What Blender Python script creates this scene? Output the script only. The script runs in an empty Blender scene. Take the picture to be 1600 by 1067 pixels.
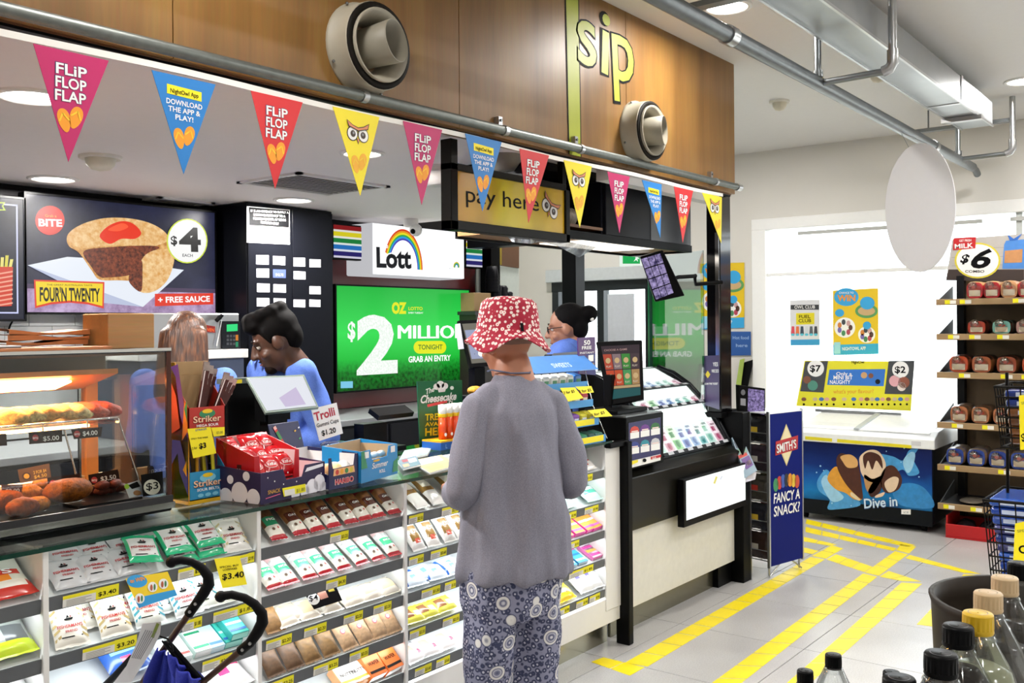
import bpy, bmesh, math, random
from mathutils import Vector as V, Matrix
random.seed(7)
S = bpy.context.scene
COL = S.collection
# ---------------------------------------------------------------- camera
CAM_H = 1.55; FPX = 1496.0; YAW = math.radians(37.8); ROLL = math.radians(0.46)
DV = V((math.cos(YAW), math.sin(YAW), 0)); RV0 = V((math.sin(YAW), -math.cos(YAW), 0)); UV0 = V((0, 0, 1))
RV = RV0*math.cos(ROLL) - UV0*math.sin(ROLL); UV = RV0*math.sin(ROLL) + UV0*math.cos(ROLL)
EYE = V((0, 0, CAM_H))
cd = bpy.data.cameras.new('camera'); cam = bpy.data.objects.new('camera', cd); COL.objects.link(cam)
cd.sensor_width = 36; cd.lens = FPX/1600*36; cd.shift_y = -24.5/1600; cd.clip_start = .05; cd.clip_end = 200
mw = Matrix.Identity(4)
for i, c in enumerate((RV, UV, -DV)):
    for j in range(3): mw[j][i] = c[j]
mw.translation = EYE; cam.matrix_world = mw
S.camera = cam
# ---------------------------------------------------------------- world, exposure, big lights
W = bpy.data.worlds.new('overcast_sky'); S.world = W; W.use_nodes = True
bg = W.node_tree.nodes['Background']; bg.inputs[0].default_value = (.93, .97, 1, 1); bg.inputs[1].default_value = 5.5
vs = S.view_settings; vs.view_transform = 'Standard'; vs.look = 'None'; vs.gamma = 1; vs.use_curve_mapping = False; vs.exposure = 0.0
S.cycles.max_bounces = 8; S.cycles.diffuse_bounces = 4; S.cycles.glossy_bounces = 4; S.cycles.transmission_bounces = 6
S.cycles.transparent_max_bounces = 16; S.cycles.caustics_reflective = False; S.cycles.caustics_refractive = False
S.cycles.sample_clamp_indirect = 6; S.cycles.use_denoising = True
def area(name, loc, rot, sx, sy, power, col=(1, 1, 1), portal=False, spread=180, shape='RECTANGLE'):
    l = bpy.data.lights.new(name, 'AREA'); l.shape = shape; l.size = sx; l.size_y = sy; l.energy = power; l.color = col
    l.spread = math.radians(spread)
    if portal: l.cycles.is_portal = True
    o = bpy.data.objects.new(name, l); o.location = loc; o.rotation_euler = rot; COL.objects.link(o); return o
area('window_portal', (8.32, .1, 1.55), (0, math.radians(90), 0), 1.8, 6.9, 1, portal=True)
area('door_portal', (8.32, 5.1, 1.3), (0, math.radians(90), 0), 2.2, 1.5, 1, portal=True)
# ---------------------------------------------------------------- picture rays on real planes
def ray(px, py): return DV + RV*((px-800)/FPX) - UV*((py-509)/FPX)
def PX(px, py, x): r = ray(px, py); return EYE + r*(x/r.x)
def PY(px, py, y): r = ray(px, py); return EYE + r*(y/r.y)
def PZ(px, py, z): r = ray(px, py); return EYE + r*((z-CAM_H)/r.z)
def PD(px, py, d): return EYE + ray(px, py)*d
def PP(px, py, o, n): r = ray(px, py); return EYE + r*((V(o)-EYE).dot(n)/r.dot(n))
# ---------------------------------------------------------------- materials
def lin(h):
    h = h.lstrip('#'); out = []
    for i in (0, 2, 4):
        c = int(h[i:i+2], 16)/255
        out.append(c/12.92 if c <= .04045 else ((c+.055)/1.055)**2.4)
    return (*out, 1)
_M = {}
def M(h, rough=.5, metal=0, emit=0, var=.04, trans=0, alpha=1, coat=0, scale=30):
    """A procedural surface: base colour with faint noise variation."""
    k = (h, rough, metal, emit, var, trans, alpha, coat, scale)
    if k in _M: return _M[k]
    m = bpy.data.materials.new('surface_%d' % len(_M)); _M[k] = m; m.use_nodes = True
    nt = m.node_tree; b = nt.nodes['Principled BSDF']; c = lin(h)
    b.inputs['Base Color'].default_value = c; b.inputs['Roughness'].default_value = rough; b.inputs['Metallic'].default_value = metal
    if max(c[:3]) < .025 and not metal: b.inputs['Specular IOR Level'].default_value = .1
    if emit:
        b.inputs['Emission Color'].default_value = c; b.inputs['Emission Strength'].default_value = emit
        b.inputs['Base Color'].default_value = (.01, .01, .01, 1); b.inputs['Specular IOR Level'].default_value = .06
    elif var:
        tc = nt.nodes.new('ShaderNodeTexCoord'); n = nt.nodes.new('ShaderNodeTexNoise'); n.inputs['Scale'].default_value = scale; n.inputs['Detail'].default_value = 3
        mx = nt.nodes.new('ShaderNodeMix'); mx.data_type = 'RGBA'
        mx.inputs[6].default_value = tuple(x*(1-var*2) for x in c[:3])+(1,); mx.inputs[7].default_value = tuple(min(1, x*(1+var*2)) for x in c[:3])+(1,)
        nt.links.new(tc.outputs['Object'], n.inputs['Vector']); nt.links.new(n.outputs['Fac'], mx.inputs[0]); nt.links.new(mx.outputs[2], b.inputs['Base Color'])
    if trans: b.inputs['Transmission Weight'].default_value = trans; b.inputs['IOR'].default_value = 1.45
    if alpha < 1: b.inputs['Alpha'].default_value = alpha
    if coat: b.inputs['Coat Weight'].default_value = coat; b.inputs['Coat Roughness'].default_value = .08
    return m
def E(h, s=1.0): return M(h, emit=s, rough=.3)
def nodemat(name):
    m = bpy.data.materials.new(name); m.use_nodes = True; nt = m.node_tree
    return m, nt, nt.nodes['Principled BSDF'], (lambda a, b: nt.links.new(a, b)), (lambda t, **k: _nn(nt, t, k))
def _nn(nt, t, k):
    n = nt.nodes.new(t)
    for a, v in k.items():
        if a in n.inputs: n.inputs[a].default_value = v
        else: setattr(n, a, v)
    return n
def ramp(nn, stops, interp='LINEAR'):
    r = nn('ShaderNodeValToRGB'); cr = r.color_ramp; cr.interpolation = interp
    while len(cr.elements) < len(stops): cr.elements.new(.5)
    for e, (p, c) in zip(cr.elements, stops): e.position = p; e.color = lin(c)
    return r
def glassmat(name, tint=(1, 1, 1), refl=.08, rough=.02, fres=True):
    """Thin clear sheet: see-through with a mirror-like share."""
    m = bpy.data.materials.new(name); m.use_nodes = True; nt = m.node_tree; nt.nodes.clear()
    o = nt.nodes.new('ShaderNodeOutputMaterial'); mx = nt.nodes.new('ShaderNodeMixShader'); t = nt.nodes.new('ShaderNodeBsdfTransparent'); g = nt.nodes.new('ShaderNodeBsdfGlossy')
    t.inputs[0].default_value = (*tint, 1); g.inputs['Roughness'].default_value = rough
    if fres:
        lw = nt.nodes.new('ShaderNodeLayerWeight'); lw.inputs[0].default_value = .25
        ma = nt.nodes.new('ShaderNodeMath'); ma.operation = 'MULTIPLY_ADD'; ma.inputs[1].default_value = .6; ma.inputs[2].default_value = refl; ma.use_clamp = True
        nt.links.new(lw.outputs['Fresnel'], ma.inputs[0]); nt.links.new(ma.outputs[0], mx.inputs[0])
    else: mx.inputs[0].default_value = refl
    nt.links.new(t.outputs[0], mx.inputs[1]); nt.links.new(g.outputs[0], mx.inputs[2]); nt.links.new(mx.outputs[0], o.inputs[0])
    return m
GLASS = glassmat('clear_glass', (.97, .99, .98), .03)
WINGLASS = glassmat('window_glass', (.97, .99, .99), .02)
PLAST = glassmat('clear_plastic', (.95, .95, .95), .06, .08)
def woodmat(name, c1, c2, c3, axis=2, stretch=.06, scale=9, rough=.45):
    m, nt, b, L, nn = nodemat(name)
    tc = nn('ShaderNodeTexCoord'); mp = nn('ShaderNodeMapping'); s = [1, 1, 1]; s[axis] = stretch; mp.inputs['Scale'].default_value = s
    n = nn('ShaderNodeTexNoise', Scale=scale, Detail=6, Roughness=.62, Distortion=.4); n2 = nn('ShaderNodeTexNoise', Scale=scale*14, Detail=2)
    r = ramp(nn, [(.25, c1), (.5, c2), (.78, c3)]); mx = nn('ShaderNodeMix', data_type='RGBA', blend_type='MULTIPLY'); mx.inputs[0].default_value = .25
    L(tc.outputs['Object'], mp.inputs['Vector']); L(mp.outputs[0], n.inputs['Vector']); L(mp.outputs[0], n2.inputs['Vector'])
    L(n.outputs['Fac'], r.inputs[0]); L(r.outputs[0], mx.inputs[6]); L(n2.outputs['Color'], mx.inputs[7]); L(mx.outputs[2], b.inputs['Base Color'])
    b.inputs['Roughness'].default_value = rough; return m
def lowspec(m, v=.1): m.node_tree.nodes['Principled BSDF'].inputs['Specular IOR Level'].default_value = v; return m
WHITE = M('#e8e6e2', .5, var=.01); BLACK = M('#070708', .4, var=0); INK = M('#0d0d0f', .6, var=0); PAPER = M('#f2f1ee', .6, var=.01)
YEL = M('#f5e313', .5, var=.01); DGREY = M('#4a4d50', .5); MGREY = M('#8b8c8e', .5); STEEL = M('#b9babb', .28, 1, var=.03); DSTEEL = M('#7e8284', .35, 1)
GALV = M('#767a76', .45, .85, var=.12, scale=40); BROWNCARD = M('#a98a5f', .7); RED = M('#c8141c', .4); CHROME = M('#dcdcdc', .12, 1, var=0)
# ---------------------------------------------------------------- mesh helpers
_TX = {}
def textmesh(s, bold=0.0, shear=0.0):
    bold *= .6; k = (s, bold, shear)
    if k not in _TX:
        cu = bpy.data.curves.new('t', 'FONT'); cu.body = s; cu.size = 1; cu.resolution_u = 3; cu.offset = bold; cu.shear = shear
        ob = bpy.data.objects.new('t', cu); me = bpy.data.meshes.new_from_object(ob)
        vs_ = [(v.co.x, v.co.y) for v in me.vertices]; fs = [tuple(p.vertices) for p in me.polygons]
        bpy.data.objects.remove(ob); bpy.data.curves.remove(cu); bpy.data.meshes.remove(me)
        if not vs_: vs_ = [(0, 0)]
        x0 = min(v[0] for v in vs_); x1 = max(v[0] for v in vs_)
        _TX[k] = ([(v[0]-x0, v[1]) for v in vs_], fs, x1-x0)
    return _TX[k]
class MB:
    def __init__(s, frame=None): s.v = []; s.f = []; s.m = []; s.mats = []; s.sm = []; s.fr = frame
    def mi(s, m):
        if m not in s.mats: s.mats.append(m)
        return s.mats.index(m)
    def add(s, vs_, fs, m, smooth=False):
        b = len(s.v); s.v += [tuple(v) for v in vs_]; k = s.mi(m)
        for f in fs: s.f.append(tuple(b+i for i in f)); s.m.append(k); s.sm.append(smooth)
    def obox(s, o, a, b, c, m):
        o, a, b, c = V(o), V(a), V(b), V(c)
        vs_ = [o, o+a, o+a+b, o+b, o+c, o+a+c, o+a+b+c, o+b+c]
        fs = [(0, 3, 2, 1), (4, 5, 6, 7), (0, 1, 5, 4), (1, 2, 6, 5), (2, 3, 7, 6), (3, 0, 4, 7)]
        if a.cross(b).dot(c) < 0: fs = [f[::-1] for f in fs]
        s.add(vs_, fs, m); return s
    def box(s, p, q, m):
        p, q = V(p), V(q); d = q-p
        return s.obox(p, (d.x, 0, 0), (0, d.y, 0), (0, 0, d.z), m)
    def slab(s, pts, ext, m, m2=None):
        """Polygon extruded by ext."""
        n = len(pts); pts = [V(p) for p in pts]; e = V(ext)
        s.add(pts+[p+e for p in pts], [tuple(range(n))[::-1], tuple(range(n, 2*n))], m)
        b = len(s.v)-2*n; k = s.mi(m2 or m)
        for i in range(n): j = (i+1) % n; s.f.append((b+i, b+j, b+n+j, b+n+i)); s.m.append(k); s.sm.append(False)
        return s
    def cyl(s, p, q, r0, m, r1=None, n=16, cap=True, smooth=True):
        r1 = r0 if r1 is None else r1; p, q = V(p), V(q); d = (q-p).normalized()
        a = d.orthogonal().normalized(); b = d.cross(a)
        cs = [(math.cos(2*math.pi*i/n), math.sin(2*math.pi*i/n)) for i in range(n)]
        s.add([p+(a*c+b*t)*r0 for c, t in cs]+[q+(a*c+b*t)*r1 for c, t in cs], [(i, (i+1) % n, n+(i+1) % n, n+i) for i in range(n)], m, smooth)
        if cap:
            s.add([p+(a*c+b*t)*r0 for c, t in cs], [tuple(range(n))[::-1]], m); s.add([q+(a*c+b*t)*r1 for c, t in cs], [tuple(range(n))], m)
        return s
    def lathe(s, o, ax, prof, m, n=24, smooth=True, ref=None):
        """prof: (radius, height) along axis ax."""
        o, d = V(o), V(ax).normalized(); a = (V(ref) if ref else d.orthogonal()).normalized(); b = d.cross(a); vs_ = []
        for r, h in prof:
            for i in range(n): t = 2*math.pi*i/n; vs_.append(o+d*h+(a*math.cos(t)+b*math.sin(t))*r)
        fs = [(j*n+i, j*n+(i+1) % n, (j+1)*n+(i+1) % n, (j+1)*n+i) for j in range(len(prof)-1) for i in range(n)]
        s.add(vs_, fs, m, smooth); return s
    def tube(s, pts, r, m, n=8, cap=True):
        pts = [V(p) for p in pts]; rs = r if isinstance(r, (list, tuple)) else [r]*len(pts); vs_ = []; up = None
        for i, p in enumerate(pts):
            d = (pts[min(i+1, len(pts)-1)]-pts[max(i-1, 0)]).normalized()
            a = (d.orthogonal() if up is None else up-d*up.dot(d)).normalized(); up = a; b = d.cross(a)
            for k in range(n): t = 2*math.pi*k/n; vs_.append(p+(a*math.cos(t)+b*math.sin(t))*rs[i])
        fs = [(j*n+k, j*n+(k+1) % n, (j+1)*n+(k+1) % n, (j+1)*n+k) for j in range(len(pts)-1) for k in range(n)]
        s.add(vs_, fs, m, True)
        if cap: s.add(vs_[:n], [tuple(range(n))[::-1]], m); s.add(vs_[-n:], [tuple(range(n))], m)
        return s
    def grid(s, fn, nu, nv, m, smooth=True, mfn=None):
        b = len(s.v)
        for j in range(nv+1):
            for i in range(nu+1): s.v.append(tuple(fn(i/nu, j/nv)))
        for j in range(nv):
            for i in range(nu):
                s.f.append((b+j*(nu+1)+i, b+j*(nu+1)+i+1, b+(j+1)*(nu+1)+i+1, b+(j+1)*(nu+1)+i))
                s.m.append(s.mi(mfn((i+.5)/nu, (j+.5)/nv) if mfn else m)); s.sm.append(smooth)
        return s
    def ball(s, c, r, m, n=12, k=8):
        c = V(c); r = V((r, r, r)) if not hasattr(r, '__len__') else V(r)
        return s.grid(lambda u, v: c+V((r.x*math.cos(u*2*math.pi)*math.sin(v*math.pi), r.y*math.sin(u*2*math.pi)*math.sin(v*math.pi), -r.z*math.cos(v*math.pi))), n, k, m)
    # ---- flat print on a frame: (a, b) in metres, lift in layers
    def P(s, a, b, k=0): return s.fr.at(a, b, k)
    def poly(s, pts, m, k=1): s.add([s.P(a, b, k) for a, b in pts], [tuple(range(len(pts)))], m); return s
    def rect(s, a0, b0, a1, b1, m, k=1): return s.poly([(a0, b0), (a1, b0), (a1, b1), (a0, b1)], m, k)
    def disc(s, a, b, r, m, k=1, rb=None, n=24, t0=0, t1=1):
        rb = rb or r; return s.poly([(a+r*math.cos(2*math.pi*(t0+(t1-t0)*i/n)), b+rb*math.sin(2*math.pi*(t0+(t1-t0)*i/n))) for i in range(n)], m, k)
    def stroke(s, pts, w, m, k=1):
        for (a, b), (c, d) in zip(pts, pts[1:]):
            dx, dy = c-a, d-b; l = math.hypot(dx, dy) or 1; ox, oy = -dy/l*w/2, dx/l*w/2
            s.poly([(a-ox, b-oy), (c-ox, d-oy), (c+ox, d+oy), (a+ox, b+oy)], m, k)
        return s
    def text(s, t, a, b, cap, m, k=2, width=None, bold=.02, align='L', rot=0, shear=0):
        vs_, fs, w = textmesh(t, bold, shear); sc = cap/.7; sx = width/w if width else sc
        o = {'L': 0, 'C': -w*sx/2, 'R': -w*sx}[align]; c, n = math.cos(rot), math.sin(rot)
        s.add([s.P(a+(x*sx+o)*c-y*sc*n, b+(x*sx+o)*n+y*sc*c, k) for x, y in vs_], fs, m); return s
    # ---- the same in picture points, cast onto the frame's plane
    def ppoly(s, pts, m, k=1): return s.poly([s.fr.px(*p) for p in pts], m, k)
    def pblob(s, pts, m, k=1, n=5):
        """Rounded outline through picture points."""
        out = []; N_ = len(pts)
        for i in range(N_):
            a, b, c, d = [pts[(i+j-1) % N_] for j in range(4)]
            for q in range(n):
                t = q/n; out.append(tuple(.5*(2*b[e]+(c[e]-a[e])*t+(2*a[e]-5*b[e]+4*c[e]-d[e])*t*t+(3*b[e]-a[e]-3*c[e]+d[e])*t**3) for e in (0, 1)))
        return s.ppoly(out, m, k)
    def ptext(s, t, p0, p1, cap, m, k=2, bold=.02, shear=0):
        """Text whose baseline runs from picture point p0 to p1; cap = cap height in picture points."""
        a, b = s.fr.px(*p0); c, d = s.fr.px(*p1); e = s.fr.px(p0[0], p0[1]-cap)
        return s.text(t, a, b, math.hypot(e[0]-a, e[1]-b), m, k, width=math.hypot(c-a, d-b), bold=bold, rot=math.atan2(d-b, c-a), shear=shear)
    def pdisc(s, x, y, rx, ry, m, k=1, n=28):
        return s.ppoly([(x+rx*math.cos(2*math.pi*i/n), y-ry*math.sin(2*math.pi*i/n)) for i in range(n)], m, k)
    def build(s, name, parent=None, bevel=0, kind=None, label=None, seg=1):
        me = bpy.data.meshes.new(name); me.from_pydata(s.v, [], s.f)
        for m in s.mats: me.materials.append(m)
        me.polygons.foreach_set('material_index', s.m); me.polygons.foreach_set('use_smooth', s.sm); me.update()
        o = bpy.data.objects.new(name, me); COL.objects.link(o)
        if parent is not None:
            o.parent = parent
            off = parent.get('_o')
            if off is not None: me.transform(Matrix.Translation(-V(off))); o['_o'] = off
        if bevel:
            b = o.modifiers.new('edge', 'BEVEL'); b.width = bevel; b.segments = seg; b.limit_method = 'ANGLE'; b.angle_limit = .6
        if kind: o['kind'] = kind
        if label: o['label'] = label
        return o
class Fr:
    """A flat frame: origin, unit right, unit up; normal towards the viewer."""
    def __init__(s, o, u, v):
        s.o = V(o); s.u = V(u).normalized(); v = V(v); s.v = (v-s.u*v.dot(s.u)).normalized(); s.n = s.u.cross(s.v)
    def at(s, a, b, k=0): return s.o+s.u*a+s.v*b+s.n*(k*.0007)
    def px(s, x, y): p = PP(x, y, s.o, s.n)-s.o; return p.dot(s.u), p.dot(s.v)
def FY(y, x=0, z=0): return Fr((x, y, z), (1, 0, 0), (0, 0, 1))       # faces -y (the customers)
def FX(x, y=0, z=0): return Fr((x, y, z), (0, -1, 0), (0, 0, 1))      # faces -x
def thing(name, label, cat, loc=(0, 0, 0), group=None, rot=None):
    """An Empty at the thing's base. Parts are modelled in world space (rot None) or about the base (rot given)."""
    o = bpy.data.objects.new(name, None); COL.objects.link(o); o.location = loc; o.empty_display_size = .05
    o['label'] = label; o['category'] = cat
    if group: o['group'] = group
    if rot is not None: o.rotation_euler = rot
    else: o['_o'] = tuple(loc)
    return o
def tag(o, label, cat, group=None):
    o['label'] = label; o['category'] = cat
    if group: o['group'] = group
    return o
def dup(src, label=None, parent=None, group=None):
    c = src.copy(); COL.objects.link(c)
    if parent is not None: c.parent = parent
    if label: c['label'] = label
    if group: c['group'] = group
    for ch in list(src.children): dup(ch, None, c)
    return c
def structure(o): o['kind'] = 'structure'; return o
def base(name):
    """An Empty for a piece of the setting that carries parts."""
    o = bpy.data.objects.new(name, None); COL.objects.link(o); o['_o'] = (0, 0, 0); o['kind'] = 'structure'; return o
ORD = ['first', 'second', 'third', 'fourth', 'fifth', 'sixth', 'seventh', 'eighth', 'ninth', 'tenth', 'eleventh', 'twelfth', 'thirteenth', 'fourteenth', 'fifteenth']
# ================================================================ the room
FARX = 8.3; CZ = 3.12; BZ = 2.35; BY = 5.4
TILEM, nt, b, L, nn = nodemat('floor_tile')
tc = nn('ShaderNodeTexCoord'); n = nn('ShaderNodeTexNoise', Scale=3.0, Detail=5); n2 = nn('ShaderNodeTexNoise', Scale=160, Detail=2)
r = ramp(nn, [(.3, '#b6b3b1'), (.7, '#c4c2c0')]); r2 = ramp(nn, [(.3, '#e8e8e8'), (.6, '#ffffff')]); mx = nn('ShaderNodeMix', data_type='RGBA', blend_type='MULTIPLY'); mx.inputs[0].default_value = 1
L(tc.outputs['Object'], n.inputs[0]); L(tc.outputs['Object'], n2.inputs[0]); L(n.outputs[0], r.inputs[0]); L(n2.outputs[0], r2.inputs[0]); L(r.outputs[0], mx.inputs[6]); L(r2.outputs[0], mx.inputs[7]); L(mx.outputs[2], b.inputs['Base Color']); b.inputs['Roughness'].default_value = .28
floor = base('floor')
MB().box((-3.5, -4.5, -.12), (FARX+.1, 6.5, -.006), M('#8b8886', .8)).build('grout_bed', floor)
T = .66; x0 = 4.445; y0 = 1.705; proto = None; g = .0022
for i in range(-12, 6):
    for j in range(-9, 8):
        a, c = x0+i*T, y0+j*T
        if a+T < -3.5 or a > FARX or c+T < -4.5 or c > 6.5: continue
        if proto is None:
            proto = MB().box((g, g, -.006), (T-g, T-g, 0), TILEM).build('tile', floor, bevel=.001); proto['_o'] = (0, 0, 0); t = proto
        else: t = dup(proto, None, floor)
        t.location = (a, c, 0)
TAPE = M('#f6dc12', .4, var=.06, scale=12)
def strip(quad, n):
    """Yellow floor marking laid as square pieces between two picture edges (p0-p1 and p3-p2)."""
    a, b_, c, d = [PZ(*p, .0) for p in quad]
    for k in range(n):
        t0, t1 = (k+.025)/n, (k+.975)/n
        q = [a.lerp(b_, t0), a.lerp(b_, t1), d.lerp(c, t1), d.lerp(c, t0)]
        MB().slab([p+V((0, 0, .0002)) for p in q], (0, 0, .0012), TAPE).build('yellow_marking', floor)
for q_, n_ in (([(923, 1034), (972, 1056), (1008, 1043), (942, 1027)][0:1]+[(985, 1056), (1008, 1043), (942, 1027)], 2), ([(976, 1036), (1267, 870), (1289, 874), (1011, 1042)], 14), ([(1268, 869), (1300, 852), (1318, 857), (1290, 873)], 2), ([(1060, 1105), (1349, 896), (1371, 901), (1110, 1105)], 13), ([(1351, 895), (1399, 861), (1419, 866), (1373, 900)], 3), ([(1400, 860), (1408, 850), (1432, 854), (1420, 865)], 1),
        ([(1215, 1080), (1409, 910), (1441, 912), (1252, 1080)], 10), ([(1291, 874), (1351, 894), (1364, 886), (1306, 866)], 3), ([(1374, 901), (1410, 908), (1440, 909), (1388, 892)], 2), ([(1414, 872), (1506, 895), (1533, 897), (1421, 867)], 4), ([(1506, 897), (1432, 976), (1462, 980), (1534, 899)], 5), ([(1258, 831), (1397, 861), (1402, 857), (1258, 823)], 5), ([(1258, 818), (1418, 855), (1431, 852), (1260, 811)], 6), ([(1252, 845), (1297, 853), (1308, 851), (1252, 838)], 2), ([(1250, 862), (1270, 866), (1280, 861), (1250, 854)], 1)):
    strip(q_, n_)
WALLP = M('#dcd9d2', .7, var=.02, scale=3); CEILP = M('#e2e0de', .8, var=.01)
structure(MB().box((-3.5, -4.5, CZ), (FARX+.1, 6.6, CZ+.1), CEILP).build('ceiling'))
structure(MB().box((-3.5, 2.52, BZ), (5.39, 6.6, BZ+.06), M('#efe9e6', .6, var=.01)).build('ceiling'))
structure(MB().box((-3.6, -4.5, 0), (-3.5, 6.5, CZ), WALLP).build('wall_left'))
structure(MB().box((-3.5, -4.6, 0), (FARX, -4.5, CZ), WALLP).build('wall_front'))
# far wall (x = FARX): window opening y -3..3.62, z .80..2.47; door opening y 4.72..5.82
w = base('wall_right'); m = MB(); d = .12
m.box((FARX, 3.63, 0), (FARX+d, 4.6, CZ), WALLP).box((FARX, -4.5, 2.5), (FARX+d, 3.63, CZ), WALLP).box((FARX, -4.5, 0), (FARX+d, 3.63, .62), WALLP)
m.box((FARX, -4.5, .62), (FARX+d, -3.4, 2.5), WALLP).box((FARX, 4.6, 2.0), (FARX+d, 6.5, CZ), WALLP).box((FARX, 5.86, 0), (FARX+d, 6.5, 2.0), WALLP)
m.build('plaster', w)
FRW = M('#f2f2f0', .4, var=.01)
wn = base('window_1'); m = MB()
m.box((FARX-.04, 3.5, .68), (FARX+.1, 3.63, 2.4), FRW).box((FARX-.04, -3.4, 2.4), (FARX+.1, 3.63, 2.5), FRW).box((FARX-.04, -3.4, .6), (FARX+.1, 3.63, .68), FRW)
for yy in (1.42, .35, -.75, -1.9): m.box((FARX, yy, .6), (FARX+.06, yy+.045, 2.42), M('#c8ccca', .4))
m.box((FARX, -3.4, 1.98), (FARX+.05, 3.55, 2.01), FRW)
m.build('window_frame', wn, bevel=.004)
for a, b_ in ((-3.4, -1.9), (-1.9, -.75), (-.75, .35), (.35, 1.42), (1.42, 3.52)): MB().box((FARX+.03, a, .66), (FARX+.036, b_, 2.42), WINGLASS).build('pane', wn)
m = MB()
for a, b_ in ((.55, 1.5), (1.7, 2.25), (2.35, 3.2)): m.box((FARX-.03, a, 2.335), (FARX+.0, b_, 2.365), M('#b9bab6', .5))
m.build('blind_rail', wn)
dr = base('door_1'); DK = M('#1b2226', .35, .3); m = MB()
for a, b_ in ((4.6, 4.74), (5.22, 5.3), (5.62, 5.66), (5.78, 5.86)): m.box((FARX-.05, a, 0), (FARX+.06, b_, 2.0), DK)
m.box((FARX-.06, 4.6, 1.9), (FARX-.051, 5.86, 2.0), DK); m.build('door_frame', dr)
for a, b_ in ((4.74, 5.22), (5.3, 5.62), (5.66, 5.78)): MB().box((FARX+.01, a, 0), (FARX+.018, b_, 1.9), WINGLASS).build('pane', dr)
MB().box((FARX-.12, 4.62, 2.0), (FARX, 5.9, 2.13), M('#c9cfd2', .35, .2)).build('door_operator', dr, bevel=.006)
MB().box((FARX-.07, 4.86, .45), (FARX-.05, 5.16, 1.86), M('#c3c8cf', .6)).build('door_reflection', dr)  # grey panel stands in for the figure reflected in the door glass
structure(MB().box((6.6, 6.4, 0), (FARX, 6.5, CZ), M('#d8dad3', .7)).build('wall_back'))
structure(MB().box((-3.5, BY, 0), (6.62, BY+.1, CZ), M('#1c1a1c', .5)).build('wall_back'))
structure(MB().box((6.62, BY, 0), (6.7, 6.4, CZ), M('#d8dad3', .7)).build('trim_1'))
# ground outside
structure(MB().box((FARX+.12, -14, -.3), (40, 22, -.1), M('#cfccc4', .9)).build('ground_outside'))
# ---- bulkhead with plywood panels
PLY = woodmat('plywood', '#745020', '#8a622f', '#9e783c', 2, .07, 7, .42)
bk = base('wall_bulkhead'); xs = [-3.5, -2.2, -.93, .335, 1.6, 2.87, 4.145, 5.41]
MB().box((-3.5, 2.5, 2.33), (5.4, 2.6, CZ), M('#6b4a2a', .6)).box((5.39, 2.5, BZ), (5.41, 6.4, CZ), WALLP).build("core", bk)
for a, c in zip(xs, xs[1:]): MB().box((a+.0015, 2.48, 2.335), (c-.0015, 2.5, CZ), PLY).build('plywood_panel', bk, bevel=.001)
MB().box((-3.5, 2.505, 2.322), (5.4, 2.53, 2.335), BLACK).build('edge_strip', bk)
MB().box((4.05, 2.53, 2.27), (5.3, 2.6, 2.33), WHITE).build('cornice', bk)
# ---- galvanised conduit on the bulkhead
p = thing('conduit_pipe', 'long galvanised conduit pipe clamped along the bottom of the wooden bulkhead', 'pipe', (2.4, 2.44, 2.36))
zz = lambda x: 2.342+.006*(x-1.1)
m = MB().tube([(x, 2.435, zz(x)) for x in (-1.2, 0, 1.1, 2, 3, 4, 5, 5.34)], .019, GALV, 10)
m.cyl((5.33, 2.435, zz(5.33)), (5.38, 2.435, zz(5.33)), .023, STEEL); m.build('tube', p)
for x in (2.31, 3.1, 3.66, 5.05):
    m = MB(); z = zz(x); m.cyl((x-.012, 2.435, z), (x+.012, 2.435, z), .0225, STEEL); m.box((x-.012, 2.455, z), (x+.012, 2.48, z+.06), STEEL); m.cyl((x, 2.455, z+.045), (x, 2.449, z+.045), .006, DSTEEL, n=8)
    m.build('clamp', p)
# ---- air nozzles
NOZ = M('#a49d8c', .5, var=.03); NZI = M('#8c8677', .5); BLKR = M('#1a1713', .6)
def nozzle(px, py, r, label, aim):
    c = PY(px, py, 2.48); t = thing('air_nozzle', label, 'air nozzle', c, 'air nozzles on the bulkhead'); A = (0, -1, 0)
    MB().lathe(c, A, [(r*1.03, 0), (r*1.03, .012), (r*.98, .014), (r*.96, .085), (r*.95, .09), (r*.93, .085)], NOZ, 40).build('housing', t)
    MB().lathe(c, A, [(r*.94, .08), (r*.94, .095), (r*.80, .095), (r*.80, .07)], BLKR, 40).build('gasket', t)
    MB().lathe(c, A, [(r*.76, .06), (r*.81, .105), (r*.785, .11), (r*.6, .06), (r*.5, -.01)], NOZ, 40).build('ring', t)
    a = V(aim).normalized(); s = c+V((0, .0, 0))
    MB().lathe(s, a, [(r*.42, -.03), (r*.44, .04), (r*.475, .145), (r*.455, .147), (r*.35, .05), (r*.30, .03), (.001, .03)], NZI, 36).build('jet', t)
    for k in (.5, 2.1, 3.6, 5.2):
        q = c+V((math.cos(k)*r*1.03, -.02, math.sin(k)*r*1.03)); MB().ball(q, .006, DSTEEL, 8, 5).build('screw', t)
nozzle(564, 79, .158, 'round cream air nozzle on the plywood left of the green stripe', (.25, -1, .12))
nozzle(994, 208, .156, 'round cream air nozzle under the green word sip', (.3, -1, .02))
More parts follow.
